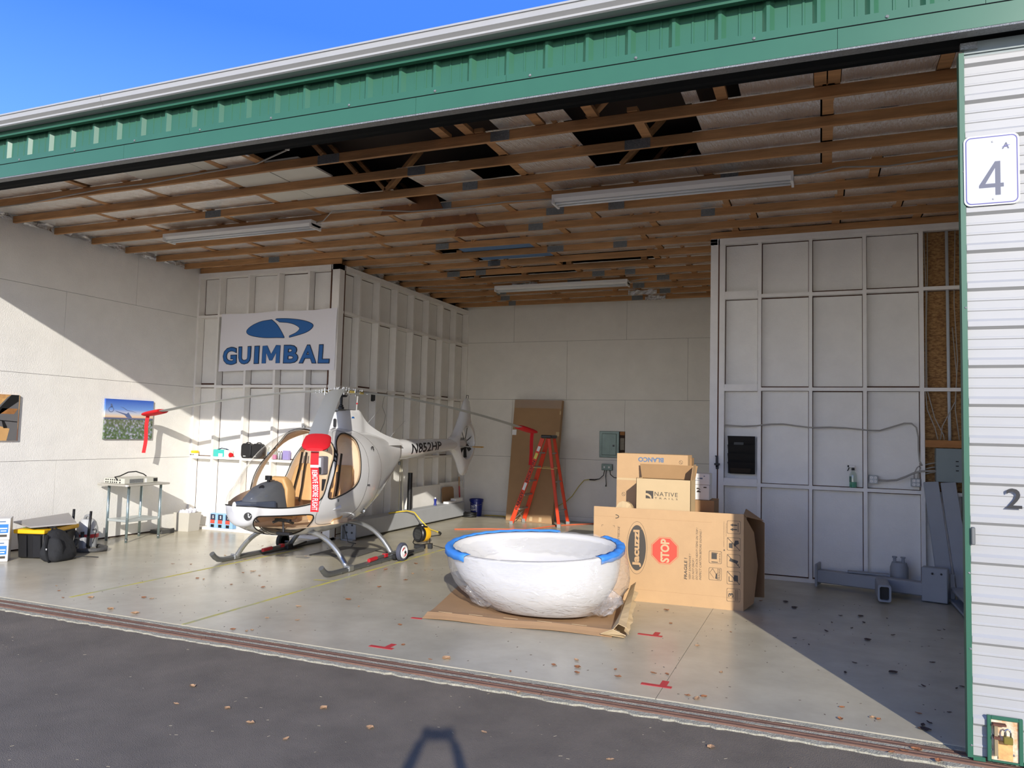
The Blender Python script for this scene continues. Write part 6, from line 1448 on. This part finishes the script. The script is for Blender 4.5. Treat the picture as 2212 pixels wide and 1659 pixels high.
# ---- black storage bin with yellow lid + sheets on top
sbn = T('storage_bin', 'black plastic storage tote with a yellow rim beside the white cartons', 'storage bin', (-9.45, 7.2, 0))
def quadring(P, z): return [(x, y, z) for x, y in P]
Pb = [(-9.70, 6.83), (-9.34, 6.96), (-9.56, 7.60), (-9.92, 7.48)]
def scl(P, k): 
    cx = sum(p[0] for p in P)/4; cy = sum(p[1] for p in P)/4; return [(cx+(x-cx)*k, cy+(y-cy)*k) for x, y in P]
MB().loft([quadring(scl(Pb, .86), .0), quadring(scl(Pb, .98), .345)]).build('bin_body', blackp, sbn, bevel=.02, seg=2)
MB().loft([quadring(scl(Pb, 1.03), .325), quadring(scl(Pb, 1.08), .333), quadring(scl(Pb, 1.08), .378), quadring(scl(Pb, 1.0), .385)]).build('rim', yel, sbn, bevel=.008)
for (ax_, ay), (bx2, by2) in ((Pb[0], Pb[1]), (Pb[1], Pb[2])):
    for f in (.25, .75):
        x, y = ax_+(bx2-ax_)*f, ay+(by2-ay)*f; d = Vector((bx2-ax_, by2-ay, 0)).normalized(); nrm = Vector((d.y, -d.x, 0))
        MB().bar(Vector((x, y, .02))-nrm*.025, Vector((x, y, .31))+nrm*.002, .11, .02, nrm).build('rib', blackp, sbn, bevel=.006)
for k, (mt, z, dx, nm) in enumerate(((M('green_film', '5f8f4c', .5), .388, .0, 'green'), (M('maroon_card', '6f4a48', .6), .397, .04, 'maroon'))):
    m = MB().loft([quadring([(x+dx, y) for x, y in scl(Pb, .8)], z), quadring([(x+dx, y) for x, y in scl(Pb, .8)], z+.006)]); tag(setorg(m.build('folded_sheet', mt), (-9.5, 7.2, z)), '%s folded sheet sandwiched on top of the storage tote' % nm, 'sheet')
m = MB().add([(-9.97, 6.98, .43), (-9.42, 6.82, .415), (-9.14, 7.26, .44), (-9.84, 7.68, .49), (-9.66, 7.2, .45)], [(0, 1, 4), (1, 2, 4), (2, 3, 4), (3, 0, 4)])
o = m.build('cardboard_sheet', M('grey_board', '9b9792', .7)); s_ = o.modifiers.new('s', 'SOLIDIFY'); s_.thickness = .02; s_.offset = -1; tag(setorg(o, (-9.5, 7.2, .42)), 'grey folded board lying on top of the storage tote', 'board')
MB_ = MB().bar((-9.85, 7.35, .409), (-9.25, 7.0, .409), .05, .012); tag(setorg(MB_.build('dark_strip', rubber), (-9.5, 7.2, .345)), 'dark flat strip under the grey folded board', 'strip')
# ---- backpack
bp_ = T('backpack', 'black fabric backpack slumped against the storage tote', 'backpack', (-9.1, 7.1, 0))
c_ = Vector((-9.17, 7.06, 0)); rings = []; ax_d = Vector((-.35, .94, 0)); 
for z, a, b, dx in ((.0, .20, .13, .0), (.04, .25, .16, 0), (.12, .25, .155, -.01), (.22, .21, .13, -.04), (.30, .16, .10, -.07), (.36, .10, .07, -.09), (.385, .04, .03, -.09)):
    rings.append([c_+Vector((dx, 0, z))+ax_d*a*math.copysign(abs(math.cos(q))**.8, math.cos(q))*(1+.06*math.sin(3*q+z*20))+Vector((ax_d.y, -ax_d.x, 0))*b*math.copysign(abs(math.sin(q))**.8, math.sin(q))*(1+.08*math.sin(5*q+z*13)) for q in [2*PI*k/28 for k in range(28)]])
fabb = M('black_fabric', '1f2022', .85, bump=.6, bs=14)
MB().loft(rings).build('pack_body', fabb, bp_, smooth=True)
rings = []
for z, a, b in ((.02, .10, .05), (.10, .13, .07), (.2, .12, .065), (.28, .08, .04), (.31, .03, .02)):
    rings.append([c_+Vector((.07, -.14, z))+Vector((.75, .5, 0))*a*math.cos(q)+Vector((-.5, .75, 0))*-b*math.sin(q) for q in [2*PI*k/18 for k in range(18)]])
MB().loft(rings).build('front_pocket', fabb, bp_, smooth=True)
MB().tube([c_+Vector((.02, -.20, .34)), c_+Vector((.06, -.25, .2)), c_+Vector((.09, -.24, .06)), c_+Vector((.1, -.2, .01))], .03, 6, flat=.3).build('strap', fabb, bp_, smooth=True)
MB().tube([c_+Vector((.12, .1, .03)), c_+Vector((.17, .2, .03)), c_+Vector((.2, .3, .015)), c_+Vector((.28, .35, .008))], .012, 6, flat=.4).build('strap', fabb, bp_, smooth=True)
MB().tube([c_+Vector((-.12, -.05, .37)), c_+Vector((-.10, -.02, .42)), c_+Vector((-.08, .03, .37))], .01, 6).build('grab_handle', fabb, bp_, smooth=True)
MB().bx(c_+Vector((.075, -.245, .17)), (.012, .01, .02)).build('zip_tag', whitep, bp_)
# ---- shop vacuum
vc = T('shop_vacuum', 'small grey and red shop vacuum with upright black wands and a coiled hose', 'vacuum cleaner', (-9.62, 7.8, 0))
c_ = (-9.64, 7.83, 0)
MB().lathe([(.10, .03), (.135, .04), (.14, .16), (.145, .17)], c_, 24).build('tank', M('vac_grey', 'a6a8a8', .45), vc, smooth='auto')
MB().lathe([(.148, .17), (.150, .175), (.148, .215), (.14, .22)], c_, 24).build('red_band', redd, vc, smooth='auto')
MB().lathe([(.14, .22), (.135, .30), (.11, .38), (.075, .42), (.0, .425)], c_, 24).build('motor_head', M('vac_light_grey', 'b9bbbb', .4), vc, smooth='auto')
MB().tube([(-9.70, 7.83, .41), (-9.68, 7.83, .46), (-9.62, 7.83, .475), (-9.59, 7.83, .43)], .022, 8).build('carry_handle', M('vac_mid_grey', '8e9090', .5), vc, smooth=True)
MB().box(-9.60, 7.66, .02, -9.49, 7.72, .19).build('accessory_pocket', M('vac_pocket', '9b9da0', .5), vc, bevel=.02, seg=2)
for a, b in (((-9.80, 7.72, .14), (-9.79, 7.72, .56)), ((-9.485, 7.72, .06), (-9.465, 7.73, .55))): MB().tube([a, b], [.02, .017], 12).build('wand', blackp, vc, smooth=True)
MB().tube([(-9.56, 7.69, .12), (-9.56, 7.69, .26)], .024, 10).build('nozzle', blackp, vc, smooth=True)
hs = [(-9.70, 7.64, .30)]
for k in range(13): a = PI*.9-k*PI*1.15/12; hs.append((-9.665+.07*math.cos(a)+.01*k*.2, 7.62, .20+.07*math.sin(a)))
hs += [(-9.58, 7.60, .10), (-9.55, 7.55, .04), (-9.42, 7.56, .03), (-9.28, 7.68, .03), (-9.25, 7.82, .03), (-9.34, 7.90, .04), (-9.45, 7.88, .05)]
MB().tube(hs, .028, 10).build('hose', M('hose_grey', '4c4c4b', .5, bump=.5, bs=60), vc, smooth=True)
m = MB(); [m.lathe([(.035, -.015), (.035, .015)], (c_[0]+dx, c_[1]+dy, .035), 12, (1, 0, 0)) for dx, dy in ((-.12, -.08), (.12, -.08), (-.12, .1), (.12, .1))]; m.build('casters', rubber, vc)
MB().tube([(-9.78, 7.70, .26), (-9.85, 7.68, .30), (-9.90, 7.64, .34)], .006, 6).build('power_lead', rubber, vc); MB().tube([(-9.50, 7.8, .28), (-9.44, 7.80, .30), (-9.40, 7.78, .28), (-9.42, 7.78, .22), (-9.44, 7.76, .10)], .006, 6).build('power_lead', rubber, vc)
# ================================================================== ALCOVE AND HELICOPTER SURROUNDINGS
lb_ = T('long_beam', 'long pale-grey steel beam lying along the alcove left wall', 'beam', (-7.06, 12.4, 0))
m = MB(); P = [(-7.20, .02), (-6.955, .02), (-6.955, .31), (-7.20, .31)]
m.box(-7.20, 10.55, .03, -6.955, 14.6, .315); m.build('beam', beamg, lb_, bevel=.012)
m = MB(); m.box(-7.16, 10.42, .0, -6.93, 10.52, .02); m.box(-7.16, 10.42, .0, -7.14, 10.56, .33); m.box(-7.16, 10.50, .0, -6.93, 10.52, .33); m.build('end_bracket', beamd, lb_, bevel=.004)
m = MB(); [m.lathe([(.016, 0), (.016, .01), (0, .012)], (-7.1+.1*a, 10.50, .12+.12*b), 8, (0, -1, 0)) for a in (0, 1) for b in (0, 1)]; m.build('bolts', blackp, lb_)
tag(setorg(MB().tube([(-7.10, 12.5, .315), (-7.10, 12.5, 1.0)], .045, 14).build('black_pipe', blackp, None, smooth='auto'), (-7.1, 12.5, .315)), 'upright black plastic pipe standing on the long pale beam', 'pipe')
tag(setorg(MB().tube([(-7.14, 12.34, .315), (-7.20, 12.34, 1.26)], .014, 10).build('white_rod', M('ivory_rod', 'dcd8c4', .5), None, smooth=True), (-7.14, 12.34, .315)), 'thin ivory rod leaning beside the black pipe, the right one', 'rod')
tag(setorg(MB().tube([(-7.15, 12.20, .315), (-7.20, 12.30, 1.24)], .010, 10).build('white_rod', M('cream_rod', 'd0c9ae', .5), None, smooth=True), (-7.15, 12.20, .315)), 'thin cream rod leaning beside the black pipe, the left one', 'rod')
bb2 = T('cleaner_bottle', 'slim blue bottle with a pale cap standing on the long pale beam', 'bottle', (-7.1, 13.53, .316))
MB().lathe([(.03, 0), (.026, .03), (.022, .06), (.03, .11), (.03, .13)], (-7.1, 13.53, .316), 14).build('bottle_body', bluebk, bb2, smooth='auto'); MB().lathe([(.014, .13), (.014, .155), (.006, .16)], (-7.1, 13.53, .316), 10).build('cap', whitep, bb2)
sc_ = MB().add([(-7.22, 14.06, .33), (-7.22, 14.60, .33), (-7.235, 14.59, .58), (-7.235, 14.53, .625), (-7.235, 14.10, .635), (-7.235, 14.05, .60)], [tuple(range(6))]); o = sc_.build('cardboard_scrap', cardd); s_ = o.modifiers.new('s', 'SOLIDIFY'); s_.thickness = .008; tag(setorg(o, (-7.22, 14.3, .33)), 'brown cardboard offcut propped against the alcove wall on the beam', 'cardboard')
for k, (ya, yb_, za, zb_) in enumerate(((13.92, 14.28, .316, .36), (14.25, 14.58, .316, .40))):
    tag(setorg(MB().box(-7.12, ya, za, -7.0, yb_, zb_).build('white_carton', whitep, None, bevel=.004), (-7.06, (ya+yb_)/2, za)), 'small white flat carton on the far end of the beam, %s of two' % ('left' if k == 0 else 'right'), 'box', 'white cartons on the beam')
bm_ = T('broom', 'wooden pole with a red sleeve and pale head leaning in the back corner', 'broom', (-7.2, 14.8, .3))
MB().tube([(-7.19, 14.85, .02), (-7.22, 14.82, .82)], .012, 8).build('pole', M('pale_wood', 'b98b58', .6), bm_); MB().tube([(-7.2, 14.84, .38), (-7.212, 14.828, .62)], .016, 8).build('sleeve', redd, bm_)
bk_ = T('bucket', 'blue plastic bucket with white lettering in the back corner', 'bucket', (-6.87, 14.95, 0))
BC = (-6.84, 14.93, 0)
MB().lathe([(.115, 0), (.135, .30), (.145, .30), (.147, .315), (.142, .33), (.15, .335), (.15, .36), (.138, .36), (.13, .33), (.11, .02), (0, .02)], BC, 28).build('bucket_body', bluebk, bk_, smooth='auto')
def bktext(s, q0, z0_, h_, span):
    vs, fs, x0, x1, y0, y1 = glyphs(s, .03, 0, 1.0); m = MB()
    m.add([(BC[0]+.1345*math.cos(q0+(v.x-x0)/(x1-x0)*span), BC[1]+.1345*math.sin(q0+(v.x-x0)/(x1-x0)*span), z0_+(v.y-y0)/(y1-y0)*h_) for v in vs], fs); m.build('lettering', whitep, bk_, recalc=False)
bktext("DO IT", -2.05, .18, .05, .95); bktext('RIGHT', -2.15, .115, .05, 1.05)
MB().tube([(BC[0]-.03+.1*math.cos(a), BC[1]-.145*math.sin(a+.6)-.0, .18-.08*math.sin(a)) if False else (BC[0]+.152*math.cos(-2.6+a), BC[1]+.152*math.sin(-2.6+a), .34-.10*math.sin(a)) for a in [2.2*k/10 for k in range(11)]], .004, 6).build('bail', chrome, bk_)
ho = []
for k in range(60): a = k*.75; ho.append((-6.86+(.14+.02*math.sin(k*1.3))*math.cos(a)*1.1, 14.62+(.09+.015*math.cos(k))*math.sin(a), .02+.012*(k//9)+.006*math.sin(k)))
tag(setorg(MB().tube(ho, .014, 6).build('coiled_cable', rubber, None, smooth=True), (-6.86, 14.62, 0)), 'black cable coiled on the floor in front of the blue bucket', 'cable')
tag(setorg(MB().tube([(-6.7, 15.05, .012), (-6.5, 15.12, .012), (-6.3, 15.1, .012), (-6.12, 15.0, .012)], .009, 6).build('extension_cord', yelc, None), (-6.5, 15.1, 0)), 'yellow cord on the floor between the bucket and the tall carton', 'cord')
# heater
ht = T('fan_heater', 'round yellow and black portable fan heater on the hangar floor', 'heater', (-5.87, 10.72, 0))
hc = Vector((-5.87, 10.74, .155)); hd_ = Vector((.05, -1, .02)).normalized()
hd_ = Vector((-.30, -.95, .05)).normalized()
MB().lathe([(.10, -.13), (.12, -.10), (.122, .0), (.118, .03)], hc, 28, tuple(hd_)).build('shell', yel, ht, smooth='auto')
MB().lathe([(.121, .0), (.125, .02), (.125, .06), (.11, .075), (.09, .068), (0, .066)], hc, 28, tuple(hd_)).build('front_ring', blackp, ht, smooth='auto')
sx2 = hd_.cross(Vector((0, 0, 1))).normalized(); m = MB()
for k in range(-4, 5): w2 = .078*math.sqrt(max(.05, 1-(k/5)**2)); m.bar(hc+hd_*.07-sx2*w2+Vector((0, 0, k*.017)), hc+hd_*.07+sx2*w2+Vector((0, 0, k*.017)), .004, .006)
m.build('grille', dsilver, ht)
MB().bar(hc+Vector((0, 0, .10))+hd_*.02, hc+Vector((0, 0, .10))-hd_*.09, .12, .06).build('control_top', blackp, ht, bevel=.015, seg=2)
MB().tube([hc+Vector((-.05, 0, .12)), hc+Vector((-.04, 0, .155)), hc+Vector((.05, 0, .155)), hc+Vector((.06, 0, .12))], .010, 8).build('carry_handle', blackp, ht, smooth=True)
MB().lathe([(.012, 0), (.014, .012), (0, .014)], hc+Vector((.03, -.02, .135)), 10).build('dial', whitep, ht)
MB().tube([hc+Vector((-.12, .04, -.05)), hc+Vector((-.14, .0, -.14)), hc+Vector((-.06, -.10, -.147)), hc+Vector((.08, -.08, -.147)), hc+Vector((.13, .06, -.14)), hc+Vector((.12, .06, -.05))], .008, 8).build('stand', blackp, ht, smooth=True)
MB().bar(hc+sx2*.118+Vector((0, 0, .03))-hd_*.03, hc+sx2*.118+Vector((0, 0, -.06))-hd_*.05, .012, .012).build('vent_slot', blackp, ht)
tag(setorg(MB().tube([(-7.05, 11.7, .325), (-6.98, 11.9, .335), (-6.92, 12.1, .34), (-6.88, 12.3, .30), (-6.80, 12.4, .16), (-6.68, 12.42, .05), (-6.5, 12.25, .02), (-6.3, 12.1, .015), (-6.2, 12.0, .015)], .011, 8).build('extension_cord', yelc, None, smooth=True), (-6.9, 12.1, .33)), 'bright yellow extension cord draping over the long beam down to the floor', 'cord')
tag(setorg(MB().tube([(-6.2, 12.0, .02), (-6.12, 11.9, .02), (-6.05, 11.75, .012), (-6.12, 11.5, .012), (-6.0, 11.2, .012), (-5.88, 10.95, .012), (-5.87, 10.85, .06)], [.02, .018]+[.006]*5, 8).build('heater_cord', rubber, None, smooth=True), (-6.1, 11.6, 0)), 'black cord from the yellow extension to the fan heater', 'cord')
pa = T('power_adapter', 'black power adapter and plug block on the floor by the fan heater', 'power adapter', (-5.62, 10.37, 0))
m = MB(); m.bx((-5.66, 10.33, .03), (.17, .06, .055), .25); m.bx((-5.52, 10.40, .04), (.07, .06, .08), .3); m.build('block', blackp, pa, bevel=.006)
MB().tube([(-5.48, 10.42, .05), (-5.35, 10.5, .01), (-5.2, 10.5, .01), (-5.0, 10.35, .01), (-4.4, 10.0, .01), (-3.9, 9.4, .01), (-3.7, 8.9, .01)], .005, 6).build('lead', rubber, pa, smooth=True)
tag(setorg(MB().tube([(-5.6, 10.28, .008), (-5.55, 10.05, .008), (-5.75, 9.9, .008), (-5.9, 9.7, .008), (-6.1, 9.75, .008), (-6.35, 9.7, .008), (-6.6, 9.9, .008), (-6.7, 10.1, .008)], .006, 6).build('floor_cable', rubber, None, smooth=True), (-6, 9.8, 0)), 'thin black cable on the floor behind the near rear skid leg', 'cable')
tag(setorg(MB().tube([(-6.75, 9.97, .30), (-6.72, 9.98, .16), (-6.74, 9.96, .012), (-6.6, 9.9, .008), (-6.4, 9.8, .008)] if False else [(-6.72, 10.2, .008), (-6.9, 10.25, .012), (-7.0, 10.35, .1), (-7.22, 10.4, .5), (-7.25, 10.42, .9)], .006, 6).build('wall_cable', rubber, None, smooth=True), (-6.9, 10.3, 0)), 'thin black cable running up beside the beam end bracket', 'cable')
m = MB().add([(x, y, .004) for x, y in ((-6.66, 8.95), (-6.02, 9.18), (-6.10, 9.95), (-6.72, 9.85))]+[(x, y, .012) for x, y in ((-6.66, 8.95), (-6.02, 9.18), (-6.10, 9.95), (-6.72, 9.85))], [(3, 2, 1, 0), (4, 5, 6, 7), (0, 1, 5, 4), (1, 2, 6, 5), (2, 3, 7, 6), (3, 0, 4, 7)])
tag(setorg(m.build('drip_mat', matgrey), (-6.4, 9.45, 0)), 'dark grey square drip mat on the floor under the helicopter belly', 'mat')
# wall sockets on the alcove studs
for k, (y, z) in enumerate(((11.36, 2.345), (11.50, 2.36))):
    tag(setorg(MB().bx((-7.255 if k == 0 else -7.31, y, z), (.05, .05, .13)).build('wall_sensor', blackp, None, bevel=.01), (-7.26, y, z-.06)), 'small black wall unit on the alcove studs, %s of the pair' % ('left' if k == 0 else 'right'), 'sensor', 'black wall units')
tag(setorg(MB().tube([(-7.26, 11.85, 2.48), (-7.25, 11.72, 2.35), (-7.25, 11.68, 2.2), (-7.25, 11.8, 2.05), (-7.25, 11.76, 1.9), (-7.25, 11.64, 1.75), (-7.25, 11.72, 1.62)], .006, 6).build('dangling_cable', cable, None, smooth=True), (-7.25, 11.8, 2.4)), 'thin grey cable dangling on the alcove left wall', 'cable')
# ---- leaves
def leafmesh(seed, L):
    random.seed(seed); n = 5; vs = []; wd = L*random.uniform(.22, .42); cu_ = random.uniform(.15, .5)
    for i in range(n+1):
        t = i/n; x = (t-.5)*L; y = wd*math.sin(PI*t)**.8*(1 if i < n else 0)+random.uniform(-.002, .002)
        z = cu_*L*abs(t-.5)**1.5; vs += [(x, -y, z+abs(y)*cu_+.002), (x, 0, z*.8+.0015), (x, y, z+abs(y)*cu_*random.uniform(.2, 1.4)+.002)]
    return MB().add(vs, [(i*3+j, i*3+j+1, (i+1)*3+j+1, (i+1)*3+j) for i in range(n) for j in range(2)])
protos = []
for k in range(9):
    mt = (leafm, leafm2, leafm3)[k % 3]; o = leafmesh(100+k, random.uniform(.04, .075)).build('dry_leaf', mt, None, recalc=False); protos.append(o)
def leaf(k, x, y, z, label, group, s=1):
    o = protos[k]
    if 'label' in o.keys(): o = o.copy(); C.objects.link(o)
    o['label'] = label; o['category'] = 'leaf'; o['group'] = group; o.location = (x, y, z); o.rotation_euler = (random.uniform(-.15, .15)*0, 0, random.uniform(0, 6.28)); o.scale = (s, s, s)
random.seed(21)
def inbox(x, y):
    return (-3.95 < x < -1.5 and 6.45 < y < 8.4) or (-2.4 < x < -.5 and 8.2 < y < 9.8) or (x < -9 and y < 8)
shadow_line = lambda y: .712-(y-5.296)*.508
cnt = 0
while cnt < 70:
    y = 5.4+4.0*random.random()**1.4; x = random.uniform(-7.8, .72)
    if x > .72 or inbox(x, y) or abs(x+5.49) < .12 or abs(x+7.3) < .1: continue
    if x > shadow_line(y)-.1: continue
    leaf(random.choice((0, 0, 1, 3, 3, 4, 6, 7)), x, y, 0, 'dry brown leaf lying on the sunlit grey hangar floor', 'leaves on the sunlit floor', random.uniform(.6, 1.25)); cnt += 1
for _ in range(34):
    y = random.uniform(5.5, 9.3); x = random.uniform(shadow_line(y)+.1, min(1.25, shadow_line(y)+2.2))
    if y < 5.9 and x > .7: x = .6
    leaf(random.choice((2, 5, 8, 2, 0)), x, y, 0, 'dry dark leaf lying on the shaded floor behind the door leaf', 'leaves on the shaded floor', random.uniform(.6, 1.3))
for x, y in ((-4.06, 4.2), (-3.55, 3.98), (-3.25, 3.85), (-3.0, 4.25), (-2.55, 4.1), (-2.3, 3.55), (-3.9, 3.9), (-1.9, 4.35), (-1.55, 3.95), (-.6, 4.72), (-.15, 4.6), (.15, 4.62), (-2.9, 3.75), (-1.1, 4.3)):
    leaf(random.choice((1, 4, 7, 4)), x, y, -.03, 'pale dry leaf lying on the dark asphalt', 'leaves on the asphalt', random.uniform(.5, .9))
for x, y in ((.45, 5.12), (.52, 5.17), (.38, 5.07), (.62, 5.05), (-6.4, 5.25), (-6.1, 5.2), (-1.95, 5.05)):
    leaf(random.choice((0, 1, 6)), x, y, -.012, 'dry leaf caught on the rusty door track', 'leaves on the track', random.uniform(.8, 1.2))
# ---- the photographer (stands behind the camera, only the shadow is in view)
ph = T('person', 'standing person in dark clothes holding up a phone in both hands to take the picture', 'person', (.17, -.42, -.03))
dS = Vector((.453, -.8915, 0)); rt_ = Vector((.8915, .453, 0))
def skin(name, verts, edges, radii, mat, par, root=0, sub=2):
    me = bpy.data.meshes.new(name); me.from_pydata([tuple(v) for v in verts], edges, []); me.materials.append(mat)
    o = bpy.data.objects.new(name, me); C.objects.link(o); o.modifiers.new('skin', 'SKIN'); 
    ly = me.skin_vertices[0]
    for i, r_ in enumerate(radii): ly.data[i].radius = (r_, r_) if not isinstance(r_, tuple) else r_
    ly.data[root].use_root = True
    s = o.modifiers.new('sub', 'SUBSURF'); s.levels = sub; s.render_levels = sub; o.parent = par; return o
F = Vector((-math.sin(R(22.2)), math.cos(R(22.2)), 0)); Rr_ = Vector((math.cos(R(22.2)), math.sin(R(22.2)), 0)); U = Vector((0, 0, 1))
base = Vector((.20, -.50, -.03)); org = Vector(ph.location)
def bp3(r_, f, u): return base+Rr_*r_+F*f+U*u-org
phone_c = Vector((0, 0, CAMH))-F*.012
pr = lambda r_, f, u: phone_c+Rr_*r_+F*f+U*u-org
V = [bp3(0, 0, .96), bp3(0, 0, 1.12), bp3(0, .0, 1.30), bp3(0, 0, 1.43), bp3(0, .02, 1.50), bp3(0, .05, 1.60), bp3(0, .055, 1.70),
     bp3(-.17, 0, 1.41), bp3(.17, 0, 1.41), bp3(-.30, .16, 1.36), bp3(.26, .20, 1.36), pr(-.12, -.07, -.08), pr(.12, -.07, -.08), pr(-.095, -.03, -.02), pr(.095, -.03, -.02),
     bp3(-.10, 0, .90), bp3(.10, 0, .90), bp3(-.12, .02, .48), bp3(.12, .02, .48), bp3(-.13, -.02, .09), bp3(.13, -.02, .09), bp3(-.15, .14, .04), bp3(.15, .14, .04)]
E_ = [(0, 1), (1, 2), (2, 3), (3, 4), (4, 5), (5, 6), (3, 7), (3, 8), (7, 9), (8, 10), (9, 11), (10, 12), (11, 13), (12, 14), (0, 15), (0, 16), (15, 17), (16, 18), (17, 19), (18, 20), (19, 21), (20, 22)]
Rd = [(.15, .11), (.14, .10), (.16, .11), (.12, .09), .055, (.085, .10), (.07, .09), .07, .07, .048, .048, .032, .032, (.03, .02), (.03, .02), .10, .10, .065, .065, .045, .045, .035, .035]
skin('body', V, E_, Rd, M('dark_clothes', '23242a', .9), ph)
skm = M('skin', 'c09070', .6)
for s in (-1, 1):
    for k in range(4):
        z = .028-.02*k; skin('finger', [pr(s*.095, -.03, -.015+z*.4), pr(s*.088, -.006+.02, z), pr(s*.07, .022, z), pr(s*.052, .020, z)], [(0, 1), (1, 2), (2, 3)], [.010, .009, .008, .0075], skm, ph, 0, 1)
    skin('thumb', [pr(s*.10, -.03, -.03), pr(s*.085, -.022, -.045), pr(s*.06, -.018, -.035)], [(0, 1), (1, 2)], [.012, .010, .009], skm, ph, 0, 1)
m = MB(); 
vs = [Vector((x*.075, y*.004, z*.036)) for x in (-1, 1) for y in (-1, 1) for z in (-1, 1)]
vs = [phone_c+Rr_*v.x+F*v.y+U*v.z for v in vs]
tag(setorg(m.add(vs, [(0, 1, 3, 2), (4, 6, 7, 5), (0, 4, 5, 1), (2, 3, 7, 6), (0, 2, 6, 4), (1, 5, 7, 3)]).build('phone', blackp, None, bevel=.003), phone_c), 'black phone held sideways in the two raised hands of the standing person', 'phone')

# fine straw and grit scattered on the asphalt: uncountable
random.seed(77); m = MB()
for _ in range(190):
    x, y = random.uniform(-7, 1), random.uniform(2.6, 5.0); L = random.uniform(.004, .022); a = random.uniform(0, 3.14); w_ = random.uniform(.001, .0025)
    m.bx((x, y, -.0285), (L, w_, .002), a)
o = m.build('straw_litter', M('pale_straw', '9a917c', .8)); o['kind'] = 'stuff'; o['label'] = 'fine pale straw and grit scattered on the asphalt'; o['category'] = 'litter'
m = MB()
for _ in range(420):
    y = random.uniform(5.4, 9.8); x = random.uniform(-8.5, 1.2); L = random.uniform(.004, .018)
    m.bx((x, y, .0012), (L, random.uniform(.002, .006), .0016), random.uniform(0, 3.14))
o = m.build('leaf_crumbs', leafm3); o['kind'] = 'stuff'; o['label'] = 'fine brown leaf crumbs scattered over the hangar floor'; o['category'] = 'litter'
